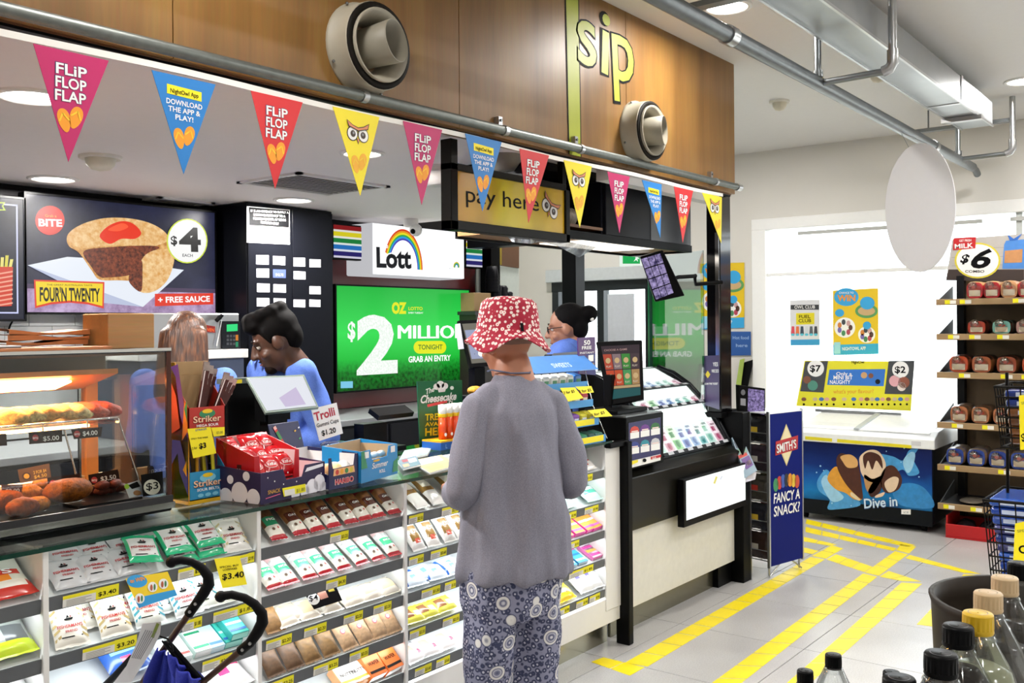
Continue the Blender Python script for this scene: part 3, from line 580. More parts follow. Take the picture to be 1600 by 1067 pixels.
KINDS = {
 'men_w': menthol('#c9c9cc', None), 'men_g': menthol('#e3e3e3', None, '#27b37e'), 'men_gold': menthol('#e6e2d6', '#b9a369'), 'men_blue': menthol('#e3e9ea', '#3f9db5'),
 'ck_r': cookie('#8e3038', '#5a2a1c', '#8d5a2c'), 'ck_gr': cookie('#70402a', '#2f8f63', '#6a4426', 'FIG'), 'ck_w': cookie('#e8c6c4', '#39b77e', '#e5dccd', 'RICE', w=.064, l=.15), 'ck_w2': cookie('#f3ece4', '#5cc491', '#efe6da', 'RICE', w=.064, l=.15),
 'oat': oat('#201d1c', '#7a5a30', 'Oat'), 'oat_c': oat('#201d1c', '#8a6434', 'Oat'), 'oat_d': oat('#201d1c', '#5d4127', 'Oat'), 'blk_r': oat('#2a1516', '#b08d68', 'Choc', '#d9596a'), 'cake': cake,
 'lolly_bag': generic('lolly_bag', .2, .15, .04, '#dfe3da', [(0, .3, '#c9352a')], [(.05, .4, .3, .55, '#3fae57'), (.4, .75, .25, .6, '#e88a2b'), (.6, .95, .4, .6, '#c9352a'), (.1, .9, .16, .28, '#f2efe8')], 'KIDS'),
 'neon_bag': generic('sweet_bag', .18, .14, .05, '#9aa09a', [(.0, .2, '#c7de2c')], [(.1, .5, .3, .7, '#cdd6cd'), (.6, .9, .2, .6, '#55595a'), (.1, .45, .72, .95, '#d9e24a')]),
 'pink_bag': generic('sweet_bag', .16, .14, .04, '#f0eeee', (), [(.3, .6, .3, .6, '#d9346d'), (.65, .9, .5, .7, '#d9346d')]),
 'blue_bag': generic('mint_bag', .13, .16, .04, '#2455a8', [(.8, 1, '#1a3775')], [(.2, .8, .35, .6, '#7fc0ea'), (.3, .6, .15, .28, '#d7365a')], 'BLUE'),
 'tic_w': boxy('mint_box', .045, .09, .022, '#eef0ee', '#e4ece8', '#e8f0ee', None, stripe=['#e5574f']), 'tic_g': boxy('mint_box', .055, .1, .025, '#e9f2ee', '#d6eae2', '#f2f4f2', None, stripe=['#3aa57a', '#e9f2ee', '#1f8a5c']),
 'tic_b': boxy('mint_box', .055, .1, .022, '#b9dbe8', '#9fcbe0', '#d8ecf2', None, stripe=['#4d86c6', '#e7f3f5']), 'tic_t': boxy('mint_box', .06, .1, .024, '#41b7a5', '#2c9c92', '#9adfd2', None, stripe=['#1e5fa8', '#bfe9e2']),
 'men_s': menthol('#e4e2dd', '#c9b98d'), 'grey_bag': generic('mint_bag', .11, .11, .02, '#e9ebe8', [(.0, .1, '#c8cbc4')]),
 'orange_box': boxy('lozenge_box', .09, .06, .05, '#e8641c', '#d9501a', '#ef7a2a', 'ORANGE', '#7a2a10'), 'red_box': boxy('lozenge_box', .09, .06, .05, '#e9e4e0', '#e5552c', '#e5552c', 'HONEY', '#c02a1c'),
 'bar_w': generic('oat_bar', .075, .15, .028, '#8f6a2c', [(0, .42, '#e4e2de')], [(.2, .8, .55, .85, '#d8d0c0')], 'OAT', '#6b4a1c'), 'bar_p': generic('nut_bar', .075, .13, .035, '#ece9e4', (), [(.2, .8, .25, .75, '#8d6a30'), (.3, .7, .15, .3, '#c1452c')], 'NUT', '#f6f2ea'),
 'blu': generic('yoghurt_bar', .11, .075, .03, '#dce8f4', (), [(0, .12, 0, 1, '#2f66b8'), (.88, 1, 0, 1, '#2f66b8'), (.3, .6, .3, .6, '#6fa3de')]), 'yel': generic('banana_bar', .11, .07, .035, '#e9e34a', (), [(.1, .5, .2, .8, '#8d5b34'), (.6, .9, .2, .6, '#f4f0b0')]),
 'flesh': generic('nougat_pack', .1, .085, .035, '#f4f0f0', (), [(.2, .6, .3, .8, '#e6b09a'), (.65, .8, .2, .4, '#e0486c')]), 'redw': generic('gum_bag', .1, .08, .03, '#e9e3dd', (), [(.1, .4, .2, .45, '#c13a30'), (.55, .85, .5, .75, '#c13a30')]),
 'teal': generic('gum_bag', .13, .12, .035, '#c9efe4', (), [(.1, .9, .3, .6, '#2fa58c'), (.4, .8, .62, .8, '#1d5a4e')], 'MINT'), 'pinkbx': boxy('gum_carton', .08, .13, .02, '#f4a23c', '#e0409a', '#e0409a', None, stripe=['#e85fb0', '#f7d7e8', '#f09a3c']),
 'strp': boxy('gum_pack', .075, .12, .014, '#eef2f6', '#c9d8e8', '#d24a96', None, stripe=['#d24a96', '#2f9fc4', '#e9eef4']), 'strb': boxy('gum_pack', .075, .12, .014, '#3aa9cf', '#2b88b8', '#d9ecf4', None, stripe=['#e9f4f8', '#1f78b0', '#d24a96']),
 'pnk': boxy('gum_pack', .08, .09, .016, '#f6d9e8', '#e878b4', '#e878b4', None, stripe=['#e0409a', '#f4a23c', '#e0409a']), 'yelb': generic('gum_bag', .15, .11, .04, '#f2d01f', (), [(.1, .6, .3, .7, '#f7ec9a'), (.0, .15, 0, 1, '#f0a01c'), (.55, .7, .2, .5, '#e07a2a')]), 'whp': generic('gum_bag', .13, .12, .05, '#eef0f4', (), [(.2, .45, .5, .8, '#5d54a8'), (.6, .85, .3, .55, '#c9ccd8')]),
 'cyan': boxy('gum_pack', .07, .05, .02, '#57b9e6', '#3a9fd2', '#bfe3f4'),
 'org_blk': boxy('wafer_box', .075, .1, .04, '#e8752a', '#e8752a', '#f4f0ea', 'WAFER', '#2a1a14', stripe=['#2a2422']), 'wht_org': boxy('wafer_box', .085, .09, .035, '#f2efe9', '#f2b07a', '#e8952a', 'NUTTY', '#3a2a20', stripe=['#e5b52a']),
}
def shelf_plane(si): return V((0, CY+.012, RAILS[si]))
def lay(kind, bi, si, px, py, name, cat, extra=0.0, yaw=None, lift=0.0, base_=True):
    """Lay a packet on a shelf so that its centre falls at a picture point; lean extra radians up from the shelf."""
    o = proto(kind); bb = [V(c) for c in o.bound_box]; l = max(v.y for v in bb); hw = max(v.x for v in bb)
    a = SLOPE+extra; v_ = V((0, math.cos(a), math.sin(a))); n_ = V((0, -math.sin(a), math.cos(a))); o0 = shelf_plane(si)+SN*(.003+lift)
    p = PP(px, py, o0+SN*.02, SN); d = (p-o0).dot(SV)-l/2*math.cos(extra); d = max(.004, min(d, .25)); x = max(BAYS[bi][0]+hw+.003, min(p.x, BAYS[bi][1]-hw-.003))
    M4 = Matrix.Identity(4); y_ = random.uniform(-.06, .06) if yaw is None else yaw
    u_ = V((1, 0, 0))*math.cos(y_)+v_*math.sin(y_); w_ = v_*math.cos(y_)-V((1, 0, 0))*math.sin(y_)
    for i, c in enumerate((u_, w_, n_)):
        for j in range(3): M4[j][i] = c[j]
    M4.translation = V((x, 0, 0))+V((0, o0.y, o0.z))+SV*d
    return M4
SH = ['top', 'second', 'third', 'fourth', 'lowest']; BN = ['edge bay', 'lozenge bay', 'cookie bay', 'snack bar bay', 'gum bay']
GRP = {}
def row(desc, cat, bi, si, items, kind=None, extra=0.0, lift=0.0, yaw=None):
    n = len(items); k0 = GRP.get((desc, bi, si), 0)
    for i, it in enumerate(items):
        kd = it[2] if len(it) > 2 and isinstance(it[2], str) else kind; e = it[3] if len(it) > 3 else extra; lf = it[4] if len(it) > 4 else lift
        lb = '%s, %s shelf of the %s' % (desc, SH[si], BN[bi]) if n == 1 else '%s, %s on the %s shelf of the %s' % (desc, ORD[i+k0], SH[si], BN[bi])
        put(kd, lay(kd, bi, si, it[0], it[1], desc, cat, e, yaw, lf), lb, cat, '%ss on the %s shelf of the %s' % (desc, SH[si], BN[bi]) if n > 1 else None)
    GRP[(desc, bi, si)] = k0+n
row('silver lozenge packet', 'sweets', 1, 0, [(102, 893), (150, 885), (200, 876)], 'men_w', .05); row('upper silver lozenge packet', 'sweets', 1, 0, [(98, 862), (146, 855), (196, 848)], 'men_w', .05)
row('green lozenge packet', 'sweets', 1, 0, [(281, 862), (326, 853)], 'men_g', .1); row('upper green lozenge packet', 'sweets', 1, 0, [(268, 840), (316, 829)], 'men_g', .15, .024)
row('loose tilted green lozenge packet', 'sweets', 1, 0, [(232, 874)], 'men_g', .05, .03, -.25); row('gold striped lozenge packet', 'sweets', 1, 0, [(364, 845)], 'men_s', .35)
row('gold striped lozenge packet', 'sweets', 1, 1, [(101, 982), (172, 968)], 'men_gold', .5); row('gold striped packet behind', 'sweets', 1, 1, [(118, 957), (185, 946)], 'men_gold', .3)
row('blue striped lozenge packet', 'sweets', 1, 1, [(228, 957), (291, 945)], 'men_blue', .45); row('blue striped packet behind', 'sweets', 1, 1, [(240, 935), (312, 925)], 'men_blue', .3)
row('flat white mint bag', 'sweets', 1, 1, [(350, 935)], 'grey_bag', 0)
row('blue mint bag', 'sweets', 1, 2, [(185, 1018)], 'blue_bag', .1); row('small white mint box', 'sweets', 1, 2, [(283, 1018), (262, 1022)], 'tic_w'); row('green topped mint box', 'sweets', 1, 2, [(308, 1005)], 'tic_g'); row('pale blue mint box', 'sweets', 1, 2, [(333, 1003)], 'tic_b'); row('teal mint box', 'sweets', 1, 2, [(362, 998)], 'tic_t'); row('teal mint box lying on top', 'sweets', 1, 2, [(372, 985)], 'tic_t', 0, .026)
row('orange lozenge box', 'sweets', 1, 3, [(92, 1056)], 'orange_box'); row('red and white lozenge box', 'sweets', 1, 3, [(132, 1056)], 'red_box'); row('white sweet bag with pink print', 'sweets', 1, 3, [(365, 1045)], 'pink_bag')
row('clear red and green lolly bag', 'sweets', 0, 0, [(14, 912)], 'lolly_bag'); row('grey and neon green sweet bag', 'sweets', 0, 1, [(-12, 985), (24, 990)], 'neon_bag', .1); row('white sweet bag with pink print', 'sweets', 0, 2, [(20, 1055)], 'pink_bag')
row('cookie packet', 'biscuits', 2, 0, [(424, 827, 'ck_gr'), (459, 820), (483, 813), (507, 806), (533, 799), (558, 797), (583, 796), (610, 789)], 'ck_r', .12)
row('white and green rice cake packet', 'biscuits', 2, 1, [(421, 906), (446, 899), (475, 891, 'ck_w2'), (501, 885), (529, 877), (559, 871, 'ck_w2'), (586, 866), (613, 860)], 'ck_w', .1)
row('pale sponge cake pack', 'biscuits', 2, 2, [(457, 978), (491, 968), (526, 957), (559, 948), (590, 940), (616, 931)], 'cake'); row('sponge cake pack in the back row', 'biscuits', 2, 2, [(447, 955), (480, 948), (549, 932), (578, 925), (607, 918)], 'cake'); row('brown oat cookie pack', 'biscuits', 2, 2, [(422, 972)], 'oat_c', .25)
row('black topped oat cookie pack', 'biscuits', 2, 3, [(424, 1040, 'oat_d'), (456, 1032, 'oat_d'), (485, 1023), (514, 1013)], 'oat', .35); row('black and red chocolate cookie pack', 'biscuits', 2, 3, [(543, 1003), (570, 995), (594, 988), (618, 980)], 'blk_r', .35)
row('white and orange wafer box', 'biscuits', 2, 4, [(540, 1062), (560, 1056)], 'wht_org', .1); row('orange and black wafer box', 'biscuits', 2, 4, [(586, 1054), (616, 1048)], 'org_blk', .3)
row('brown and white oat bar', 'snack', 3, 0, [(648, 778), (674, 773), (705, 762)], 'bar_w', .1); row('white nut bar', 'snack', 3, 1, [(647, 848), (668, 840), (692, 832), (712, 826)], 'bar_p', .35)
row('blue and white yoghurt bar', 'snack', 3, 2, [(650, 908), (686, 900), (716, 893)], 'blu'); row('yoghurt bar in the back row', 'snack', 3, 2, [(660, 890), (700, 878)], 'blu', 0, .0, .15); row('yellow banana bar', 'snack', 3, 3, [(652, 975), (680, 968), (708, 958)], 'yel'); row('nougat pack', 'snack', 3, 4, [(656, 1033), (682, 1026), (708, 1014)], 'flesh')
row('white gum bag with red marks', 'sweets', 4, 0, [(905, 722), (926, 732), (903, 740)], 'redw', .1); row('teal mint gum bag', 'sweets', 4, 1, [(892, 790), (925, 776)], 'teal', .1); row('pink and orange gum carton', 'sweets', 4, 2, [(890, 838), (908, 832), (925, 826), (938, 820)], 'pinkbx', .05)
row('striped gum pack', 'sweets', 4, 3, [(888, 894), (905, 889, 'strb'), (922, 883, 'strb')], 'strp'); row('pink gum pack', 'sweets', 4, 3, [(922, 858), (938, 856)], 'pnk'); row('yellow gum bag', 'sweets', 4, 4, [(888, 938)], 'yelb', .1); row('pale purple gum bag', 'sweets', 4, 4, [(916, 922), (936, 918)], 'whp', .15); row('small cyan gum pack', 'sweets', 4, 4, [(870, 955)], 'cyan')
# ---- cards hanging from the price rails
fr = Fr((0, CY-.016, 0), (1, 0, 0), (0, -.25, 1)); 
def card(name, label, cat, pts, mat, fr, thick=.0012):
    t = thing(name, label, cat, PP(*pts[0], fr.o, fr.n)); m = MB(fr); q = [fr.at(*fr.px(*p)) for p in pts]; m.slab(q, -fr.n*thick, mat); m.build('card', t); return t, MB(fr)
fr = Fr((0, CY-.02, .84), (1, 0, 0), (0, .18, 1))
t, m = card('price_card', 'yellow hanging price card reading 3.40 on the lozenge bay rail', 'price card', [(335, 873), (374, 868), (386, 913), (348, 919)], YEL, fr)
m.ptext('$3.40', (347, 906), (381, 901), 9, INK, 2, bold=.03).ptext('SPECIAL BUY', (343, 888), (373, 884), 3, INK, 2).ptext('LOZENGES', (348, 892), (370, 889), 3, INK, 2); m.build('lettering', t)
t, m = card('promotion_card', 'yellow and blue win promotion card clipped to the lozenge bay rail', 'promotion card', [(196, 904), (262, 893), (277, 929), (217, 950)], M('#f2cf1e', .5, var=0), fr)
m.ppoly([(209, 935), (273, 921), (277, 930), (217, 950)], M('#2f9ad6', .5, var=0), 1).pdisc(214, 908, 16, 10, M('#2f9ad6', .5, var=0), 1).ptext('to WIN', (203, 911), (226, 906), 6, OR, 2, bold=.05)
for x, y in ((238, 917), (255, 912), (218, 935)): m.pdisc(x, y, 7.5, 8, PAPER, 2).pdisc(x-2, y+1, 2, 5, M('#b0583c', .5, var=0), 3).pdisc(x+3, y, 1.6, 5, M('#3c7a4c', .5, var=0), 3)
m.build('print', t)
fr = Fr((0, CY-.02, .56), (1, 0, 0), (0, .35, 1))
t, m = card('price_card', 'black price card with white 4 dollar roundel on the cookie bay rail', 'price card', [(471, 919), (523, 911), (535, 938), (491, 952)], INK, fr)
m.pdisc(490, 936, 9.5, 9, PAPER, 1).ptext('$4', (483, 940), (497, 937), 9, INK, 2, bold=.01).ppoly([(495, 926), (508, 922), (513, 933), (501, 937)], M('#d99a86', .5, var=0), 1).ppoly([(512, 921), (521, 919), (523, 923), (514, 925)], M('#b9a23a', .5, var=0), 1); m.build('print', t)
# ---- black end post
t = thing('counter_post', 'slim black steel post at the end of the glass counter', 'post', (4.0, 2.41, 0))
MB().box((3.992, 2.395, 0), (4.035, 2.47, .985), BLACK).build('upright', t, bevel=.004); MB().box((3.86, 2.41, .965), (4.035, 2.45, .99), BLACK).build('top_arm', t, bevel=.003)
# ================================================================ things on the glass top
GZ = .998
# ---- hot food cabinet
hc = thing('hot_food_cabinet', 'glass fronted hot food cabinet with chrome corner post and warm lamp', 'food cabinet', (1.0, 2.85, GZ))
X0, X1, Y0, Y1, Z1 = .35, 1.655, 2.60, 3.02, 1.484
ORG = M('#e0985a', .4, .3, var=.05)
MB().box((X0, Y0-.012, GZ+.002), (X1, Y1, GZ+.03), M('#232326', .35)).build('base', hc, bevel=.004)
MB().box((X0, Y0-.02, GZ+.012), (X1+.004, Y0-.012, GZ+.03), CHROME).box((X0, Y0-.016, GZ+.03), (X1, Y0-.004, GZ+.05), M('#2c2c2e', .3)).build('front_trim', hc)
MB().box((X0, Y0-.004, GZ+.03), (X1-.006, Y0, Z1), GLASS).build('front_glass', hc)
MB().box((X1-.006, Y0, GZ+.03), (X1-.002, Y1, Z1), GLASS).build('end_glass', hc)
MB().box((X1-.012, Y0-.006, GZ+.03), (X1+.004, Y0+.006, Z1+.004), M('#5a3c36', .15, .8)).build('corner_post', hc, bevel=.002)
MB().box((X0, Y0-.006, Z1-.004), (X1+.003, Y0+.03, Z1+.006), M('#3c3f46', .2, .6)).box((X0, Y0-.008, Z1-.001), (X1+.003, Y0-.005, Z1+.008), CHROME).build('top_rail', hc)
MB().box((X0, Y0+.03, Z1-.012), (X1-.002, Y1, Z1+.004), M('#8a5a3a', .4)).build('top_panel', hc)
MB().box((X0, 2.955, 1.385), (1.69-.04, 2.985, Z1-.012), M('#6d675c', .4, .5)).build('hood', hc)
for i in range(16): MB().box((1.02+i*.03, 2.952, 1.40), (1.032+i*.03, 2.955, 1.418), M('#c47a3c' if i < 12 else '#1a1814', .5, var=0)).build('vent_slot', hc)
MB().slab([(X0, 2.74, 1.415), (X0, 2.955, 1.36), (X0, 2.955, 1.385), (X0, 2.74, 1.43)], (1.57-X0, 0, 0), ORG).build('lamp_shade', hc)
MB().obox((.45, 2.79, 1.398), (1.0, 0, 0), (0, .10, -.0256), (0, -.001, -.005), E('#ffb765', 55)).build('heat_and_fill_lamp', hc); MB().box((.45, 2.78, 1.256), (1.5, 2.80, 1.264), E('#ffb765', 45)).build('heat_and_fill_lamp', hc)  # the second strip, under the shelf, is added to brighten the food
MB().box((1.575, 2.94, GZ+.03), (1.615, 2.975, 1.40), ORG).box((1.555, 2.945, GZ+.03), (1.562, 2.955, 1.38), CHROME).build('back_post', hc)
MB().box((X0, 2.95, GZ+.03), (1.65, 2.98, GZ+.085), M('#d9b98a', .5)).build('back_sill', hc)
MB().box((X0, 2.70, 1.268), (1.548, 2.94, 1.274), GLASS).build('glass_shelf', hc)
m = MB(); m.tube([(X0, 2.70, 1.285), (1.545, 2.70, 1.285), (1.60, 2.66, 1.06)], .0035, CHROME, 6); m.tube([(1.49, 2.93, 1.275), (1.535, 2.90, 1.04)], .003, CHROME, 6)
for x in (1.19, 1.32, 1.45): m.tube([(x, 2.70, 1.262), (x, 2.70, 1.287)], .0025, CHROME, 6)
m.build('shelf_rail', hc)
MB().box((.40, 2.63, GZ+.031), (1.395, 2.86, GZ+.038), M('#1a1a1c', .3)).build('tray', hc); MB().box((1.40, 2.66, GZ+.031), (1.60, 2.86, GZ+.045), M('#17171a', .3)).build('tray', hc)
def crumb(h, rough):
    c = lin(h); m, nt, b, L, nn = nodemat('crumb_crust'); tc = nn('ShaderNodeTexCoord'); n = nn('ShaderNodeTexNoise', Scale=75, Detail=5, Roughness=.7); r = nn('ShaderNodeValToRGB'); bp = nn('ShaderNodeBump', Strength=.8, Distance=.006)
    r.color_ramp.elements[0].position = .35; r.color_ramp.elements[0].color = tuple(x*.45 for x in c[:3])+(1,); r.color_ramp.elements[1].position = .65; r.color_ramp.elements[1].color = tuple(min(1, x*1.25) for x in c[:3])+(1,)
    L(tc.outputs['Object'], n.inputs['Vector']); L(n.outputs[0], r.inputs[0]); L(r.outputs[0], b.inputs['Base Color']); L(n.outputs[0], bp.inputs['Height']); L(bp.outputs[0], b.inputs['Normal']); b.inputs['Roughness'].default_value = rough; b.inputs['Specular IOR Level'].default_value = .25; return m
def lump(name, c, r, colr, label, cat, group=None, yaw=0, amp=.12, sd=1, n=16, k=10, rough=.55, pinch=0):
    rnd = random.Random(sd); ph = [rnd.random()*6 for _ in range(6)]; c = V(c); t = MB(); cy, sy = math.cos(yaw), math.sin(yaw)
    def fn(u, v):
        a, b = u*2*math.pi, v*math.pi; d = 1+amp*(math.sin(3*a+ph[0]+2*b)*.4+math.sin(5*a*1+ph[1])*math.sin(4*b+ph[2])*.4+math.sin(2*a+ph[3])*.3)*math.sin(b)
        x, y, z = r[0]*math.cos(a)*math.sin(b)*d, r[1]*math.sin(a)*math.sin(b)*d, -r[2]*math.cos(b)*d
        if pinch: y *= 1-pinch*(x/r[0])
        return (c.x+x*cy-y*sy, c.y+x*sy+y*cy, c.z+z)
    t.grid(fn, n, k, crumb(colr, rough) if cat == 'food' else M(colr, rough, var=.16, scale=45)); o = t.build(name); tag(o, label, cat, group); return o
def food(nm, px, py, z, r, col, label, yaw=0, amp=.12, sd=1, pinch=0, cat='food'):
    p = PZ(px, py, z+r[2]); lump(nm, (p.x, p.y, z+r[2]*.96), r, col, label, cat, None, yaw, amp, sd, pinch=pinch)
ZF = GZ+.038
food('chicken_fillet', 5, 783, ZF, (.06, .045, .035), '#8a3c08', 'orange brown crumbed piece at the picture edge of the lower tray', .3, .15, 1)
food('fritter', 34, 792, ZF, (.045, .038, .028), '#843a0c', 'craggy brown fritter in front of the two dollar tag', .1, .25, 2)
food('nugget', 42, 770, ZF+.02, (.046, .034, .026), '#b06a14', 'golden nugget on top of the nugget pile', .2, .1, 3)
food('nugget', 58, 787, ZF, (.036, .03, .022), '#b06c16', 'golden nugget at the front of the nugget pile', -.2, .1, 4)
food('potato_wedge', 66, 776, ZF, (.045, .022, .02), '#965610', 'brown wedge behind the long golden wedge', .3, .1, 5)
food('potato_wedge', 86, 779, ZF, (.045, .022, .018), '#b4741a', 'long golden wedge at the end of the nugget pile', .5, .08, 6)
food('hash_brown', 108, 765, ZF+.012, (.07, .045, .035), '#96500e', 'large golden crumbed schnitzel beside the red sausages', -.15, .1, 7, .35)
food('croquette', 66, 754, ZF+.03, (.03, .02, .018), '#b87014', 'small golden croquette behind the lower price tags', .1)
food('croquette', 133, 745, ZF+.02, (.03, .02, .018), '#b06a12', 'small golden croquette between the two lower price tags', .1, .1, 8)
food('croquette', 131, 752, ZF+.0, (.03, .02, .018), '#a86410', 'small golden croquette under another between the price tags', .1, .1, 9)
for i, (x, y, dz) in enumerate(((146, 766, 0), (160, 766, 0), (174, 763, 0), (186, 761, 0), (160, 758, .018), (180, 755, .018))):
    food('sausage', x, y, GZ+.045+dz, (.028, .016, .014), '#6a2412', 'small red brown sausage, %s of the pile behind the dollar 3 card' % ORD[i], .4*(i % 3)-.2, .12, 10+i)
for i, (x, r, c) in enumerate(((10, .055, '#e8c47a'), (34, .05, '#f0cf8a'), (62, .055, '#dca35c'), (92, .055, '#e9c07c'), (112, .045, '#f2d79a'), (137, .05, '#d2604a'), (158, .045, '#cc5040'))):
    p = PY(x, 648, 2.8); lump('toasted_roll', (p.x, 2.8, 1.274+.027), (r, .075, .028), c, ('red wrapped roll' if i > 4 else 'pale toasted roll')+', %s along the upper glass shelf' % ORD[i], 'food', None, .1, .3, 30+i, 24, 14)
def tagcard(label, pts, y, mat, txts=(), extra=None, lean=.15, under=None):
    fr = Fr((0, y, 1.1), (1, 0, 0), (0, lean, 1)); t, m = card('price_card', label, 'price card', pts, mat, fr)
    for s, p0, p1, cap, c in txts: m.ptext(s, p0, p1, cap, c, 3, bold=.02)
    if extra: extra(m)
    if m.v: m.build('print', t)
BT = M('#2a1a17', .5, var=0); RDT = M('#b3282c', .5, var=0)
def badge(x, y): return lambda m: (m.pdisc(x, y, 5, 5, RDT, 2), m.ptext('BITE', (x-4, y+2), (x+4, y+2), 3, PAPER, 3))
tagcard('black five dollar price card under the upper shelf rail', [(45, 675), (97, 671), (97, 690), (46, 694)], 2.694, BT, [('$5.00', (67, 689), (92, 687), 7, PAPER)], badge(55, 684))
tagcard('black four dollar price card under the upper shelf rail', [(111, 671), (160, 667), (158, 682), (116, 686)], 2.694, BT, [('$4.00', (129, 681), (152, 679), 7, PAPER)], badge(120, 678))
tagcard('black price card cut by the picture edge under the upper rail', [(-20, 679), (10, 677), (11, 696), (-20, 698)], 2.694, BT)
tagcard('brown egg price card reading 4.50 behind the nuggets', [(28, 734), (77, 724), (80, 746), (32, 755)], 2.80, M('#6a4a2c', .5, var=0), [('2 FOR $4', (52, 741), (72, 737), 5, M('#f0c95a', .5, var=0)), ('$4.50', (53, 748), (73, 744), 5, M('#f0c95a', .5, var=0))], lambda m: (m.pdisc(41, 744, 7, 6, M('#3a2414', .5, var=0), 2), m.pdisc(41, 744, 4.5, 4, M('#e8b53a', .5, var=0), 3)))
tagcard('black 3.50 price card standing behind the large schnitzel', [(74, 746), (125, 740), (126, 762), (76, 766)], 2.80, BT, [('$3.50', (94, 756), (119, 753), 7, PAPER)], badge(82, 755))
tagcard('black 3.50 price card standing behind the red sausages', [(138, 742), (184, 733), (188, 754), (140, 758)], 2.80, BT, [('$3.50', (157, 752), (181, 748), 7, PAPER)], badge(147, 750))
tagcard('dark red two dollar price card behind the fritter', [(2, 757), (36, 757), (33, 773), (4, 773)], 2.76, M('#57201c', .5, var=0), [('$2.00', (8, 770), (30, 769), 6, PAPER)])
tagcard('black card with a white three dollar roundel at the cabinet end', [(220, 742), (254, 736), (256, 770), (224, 776)], 2.64, INK, [('$3', (228, 766), (247, 763), 11, INK)], lambda m: m.pdisc(237, 761, 13, 12, M('#efe9d8', .5, var=0), 2), .1)
tagcard('small pastry photo card with a green dot beside the dollar 3 card', [(194, 757), (218, 750), (228, 772), (202, 778)], 2.66, M('#cfd3d6', .5, var=0), (), lambda m: (m.pdisc(198, 760, 4, 4, M('#a8d02a', .5, var=0), 2), m.ppoly([(200, 758), (214, 752), (219, 760), (206, 764)], INK, 2), m.pdisc(214, 770, 6, 4, M('#b07a4a', .5, var=0), 2)))
# ---- on top of the cabinet
bx = thing('wooden_box', 'square edged bamboo box on top of the hot food cabinet', 'box', (1.62, 2.82, 1.49)); BAM = woodmat('bamboo', '#a87d4c', '#b98c58', '#c79c68', 0, .08, 12, .4)
MB().box((1.545, 2.75, 1.4895), (1.70, 2.90, 1.597), BAM).build('body', bx, bevel=.002)
MB().box((1.55, 2.755, 1.597), (1.695, 2.895, 1.5985), M('#c9a172', .4)).build('lid', bx)
KRAFT = M('#a5683a', .7, var=.1, scale=15)
def sheetstack(name, label, cat, x0, x1, y0, y1, z, h, mat, sd, n=3):
    t = thing(name, label, cat, ((x0+x1)/2, (y0+y1)/2, z)); rnd = random.Random(sd)
    for k in range(n):
        ph = rnd.random()*6; zz_ = z+h*k/n; m = MB(); f = lambda u, v: V((x0+(x1-x0)*u+.004*k, y0+(y1-y0)*v, zz_+.004*math.sin(u*8+ph)*math.sin(v*3)+.004))
        m.grid(f, 14, 6, mat); m.grid(lambda u, v: f(1-u, v)+V((0, 0, h/n*.8+.006*math.sin(u*5+ph))), 14, 6, mat); m.grid(lambda u, v: f(u, 0)+V((0, 0, (h/n*.8+.006*math.sin((1-u)*5+ph))*v)), 14, 1, mat); m.build('paper_bag', t)
sheetstack('paper_bag_stack', 'stack of crumpled brown paper bags on top of the hot food cabinet', 'paper bags', 1.29, 1.535, 2.85, 2.98, 1.50, .045, KRAFT, 3)
bd = thing('bamboo_board', 'thin brown board under the paper bags on the food cabinet', 'board', (1.3, 2.85, 1.489)); MB().box((.5, 2.72, 1.4893), (1.54, 2.995, 1.4985), M('#b07a50', .5)).build('board', bd, bevel=.001)
tr = thing('steel_tray', 'flat steel tray with a white napkin at the picture edge on the food cabinet', 'tray', (1.15, 2.76, 1.4987)); MB().box((.8, 2.73, 1.4988), (1.28, 2.84, 1.506), STEEL).build('tray', tr, bevel=.003)
lump('white_napkin', (1.14, 2.79, 1.523), (.07, .04, .017), '#f4f3f0', 'bunched white napkin on the steel tray', 'napkin', None, 0, .2, 5)
# ---- striker stand (two tier acrylic rack)
AC = glassmat('yellow_acrylic', (.98, .82, .25), .06, .05); R8 = random.Random(8)
RX, RY = 1.735, 2.625
sk = thing('acrylic_rack', 'yellow edged acrylic two tier counter rack beside the hot food cabinet', 'display rack', (RX, RY, GZ), rot=(0, 0, 0))
RW, RD = .142, .1
m = MB(); m.box((0, 0, .001), (RW, RD, .012), M('#d8a818', .25, coat=.4)).build('base', sk)
m = MB(); m.slab([(0, 0, .012), (0, RD, .012), (0, RD, .445), (0, .07, .445), (0, .0, .22)], (.003, 0, 0), AC, M('#e0951a', .3)); m.build('side_wall', sk)
m = MB(); m.slab([(RW-.003, 0, .012), (RW-.003, RD, .012), (RW-.003, RD, .40), (RW-.003, .07, .40), (RW-.003, .0, .2)], (.003, 0, 0), glassmat('clear_acrylic', (.97, .96, .9), .05, .05)); m.build('side_wall', sk)
MB().box((.003, RD-.004, .012), (RW-.003, RD, .445), BROWNCARD).build('back_wall', sk); MB().box((.003, .0, .205), (RW-.003, RD, .21), AC).build('tier', sk)
fr = Fr((-.001, .1, 0), (0, -1, 0), (0, 0, 1)); fr.u = fr.u*.5; m = MB(fr)
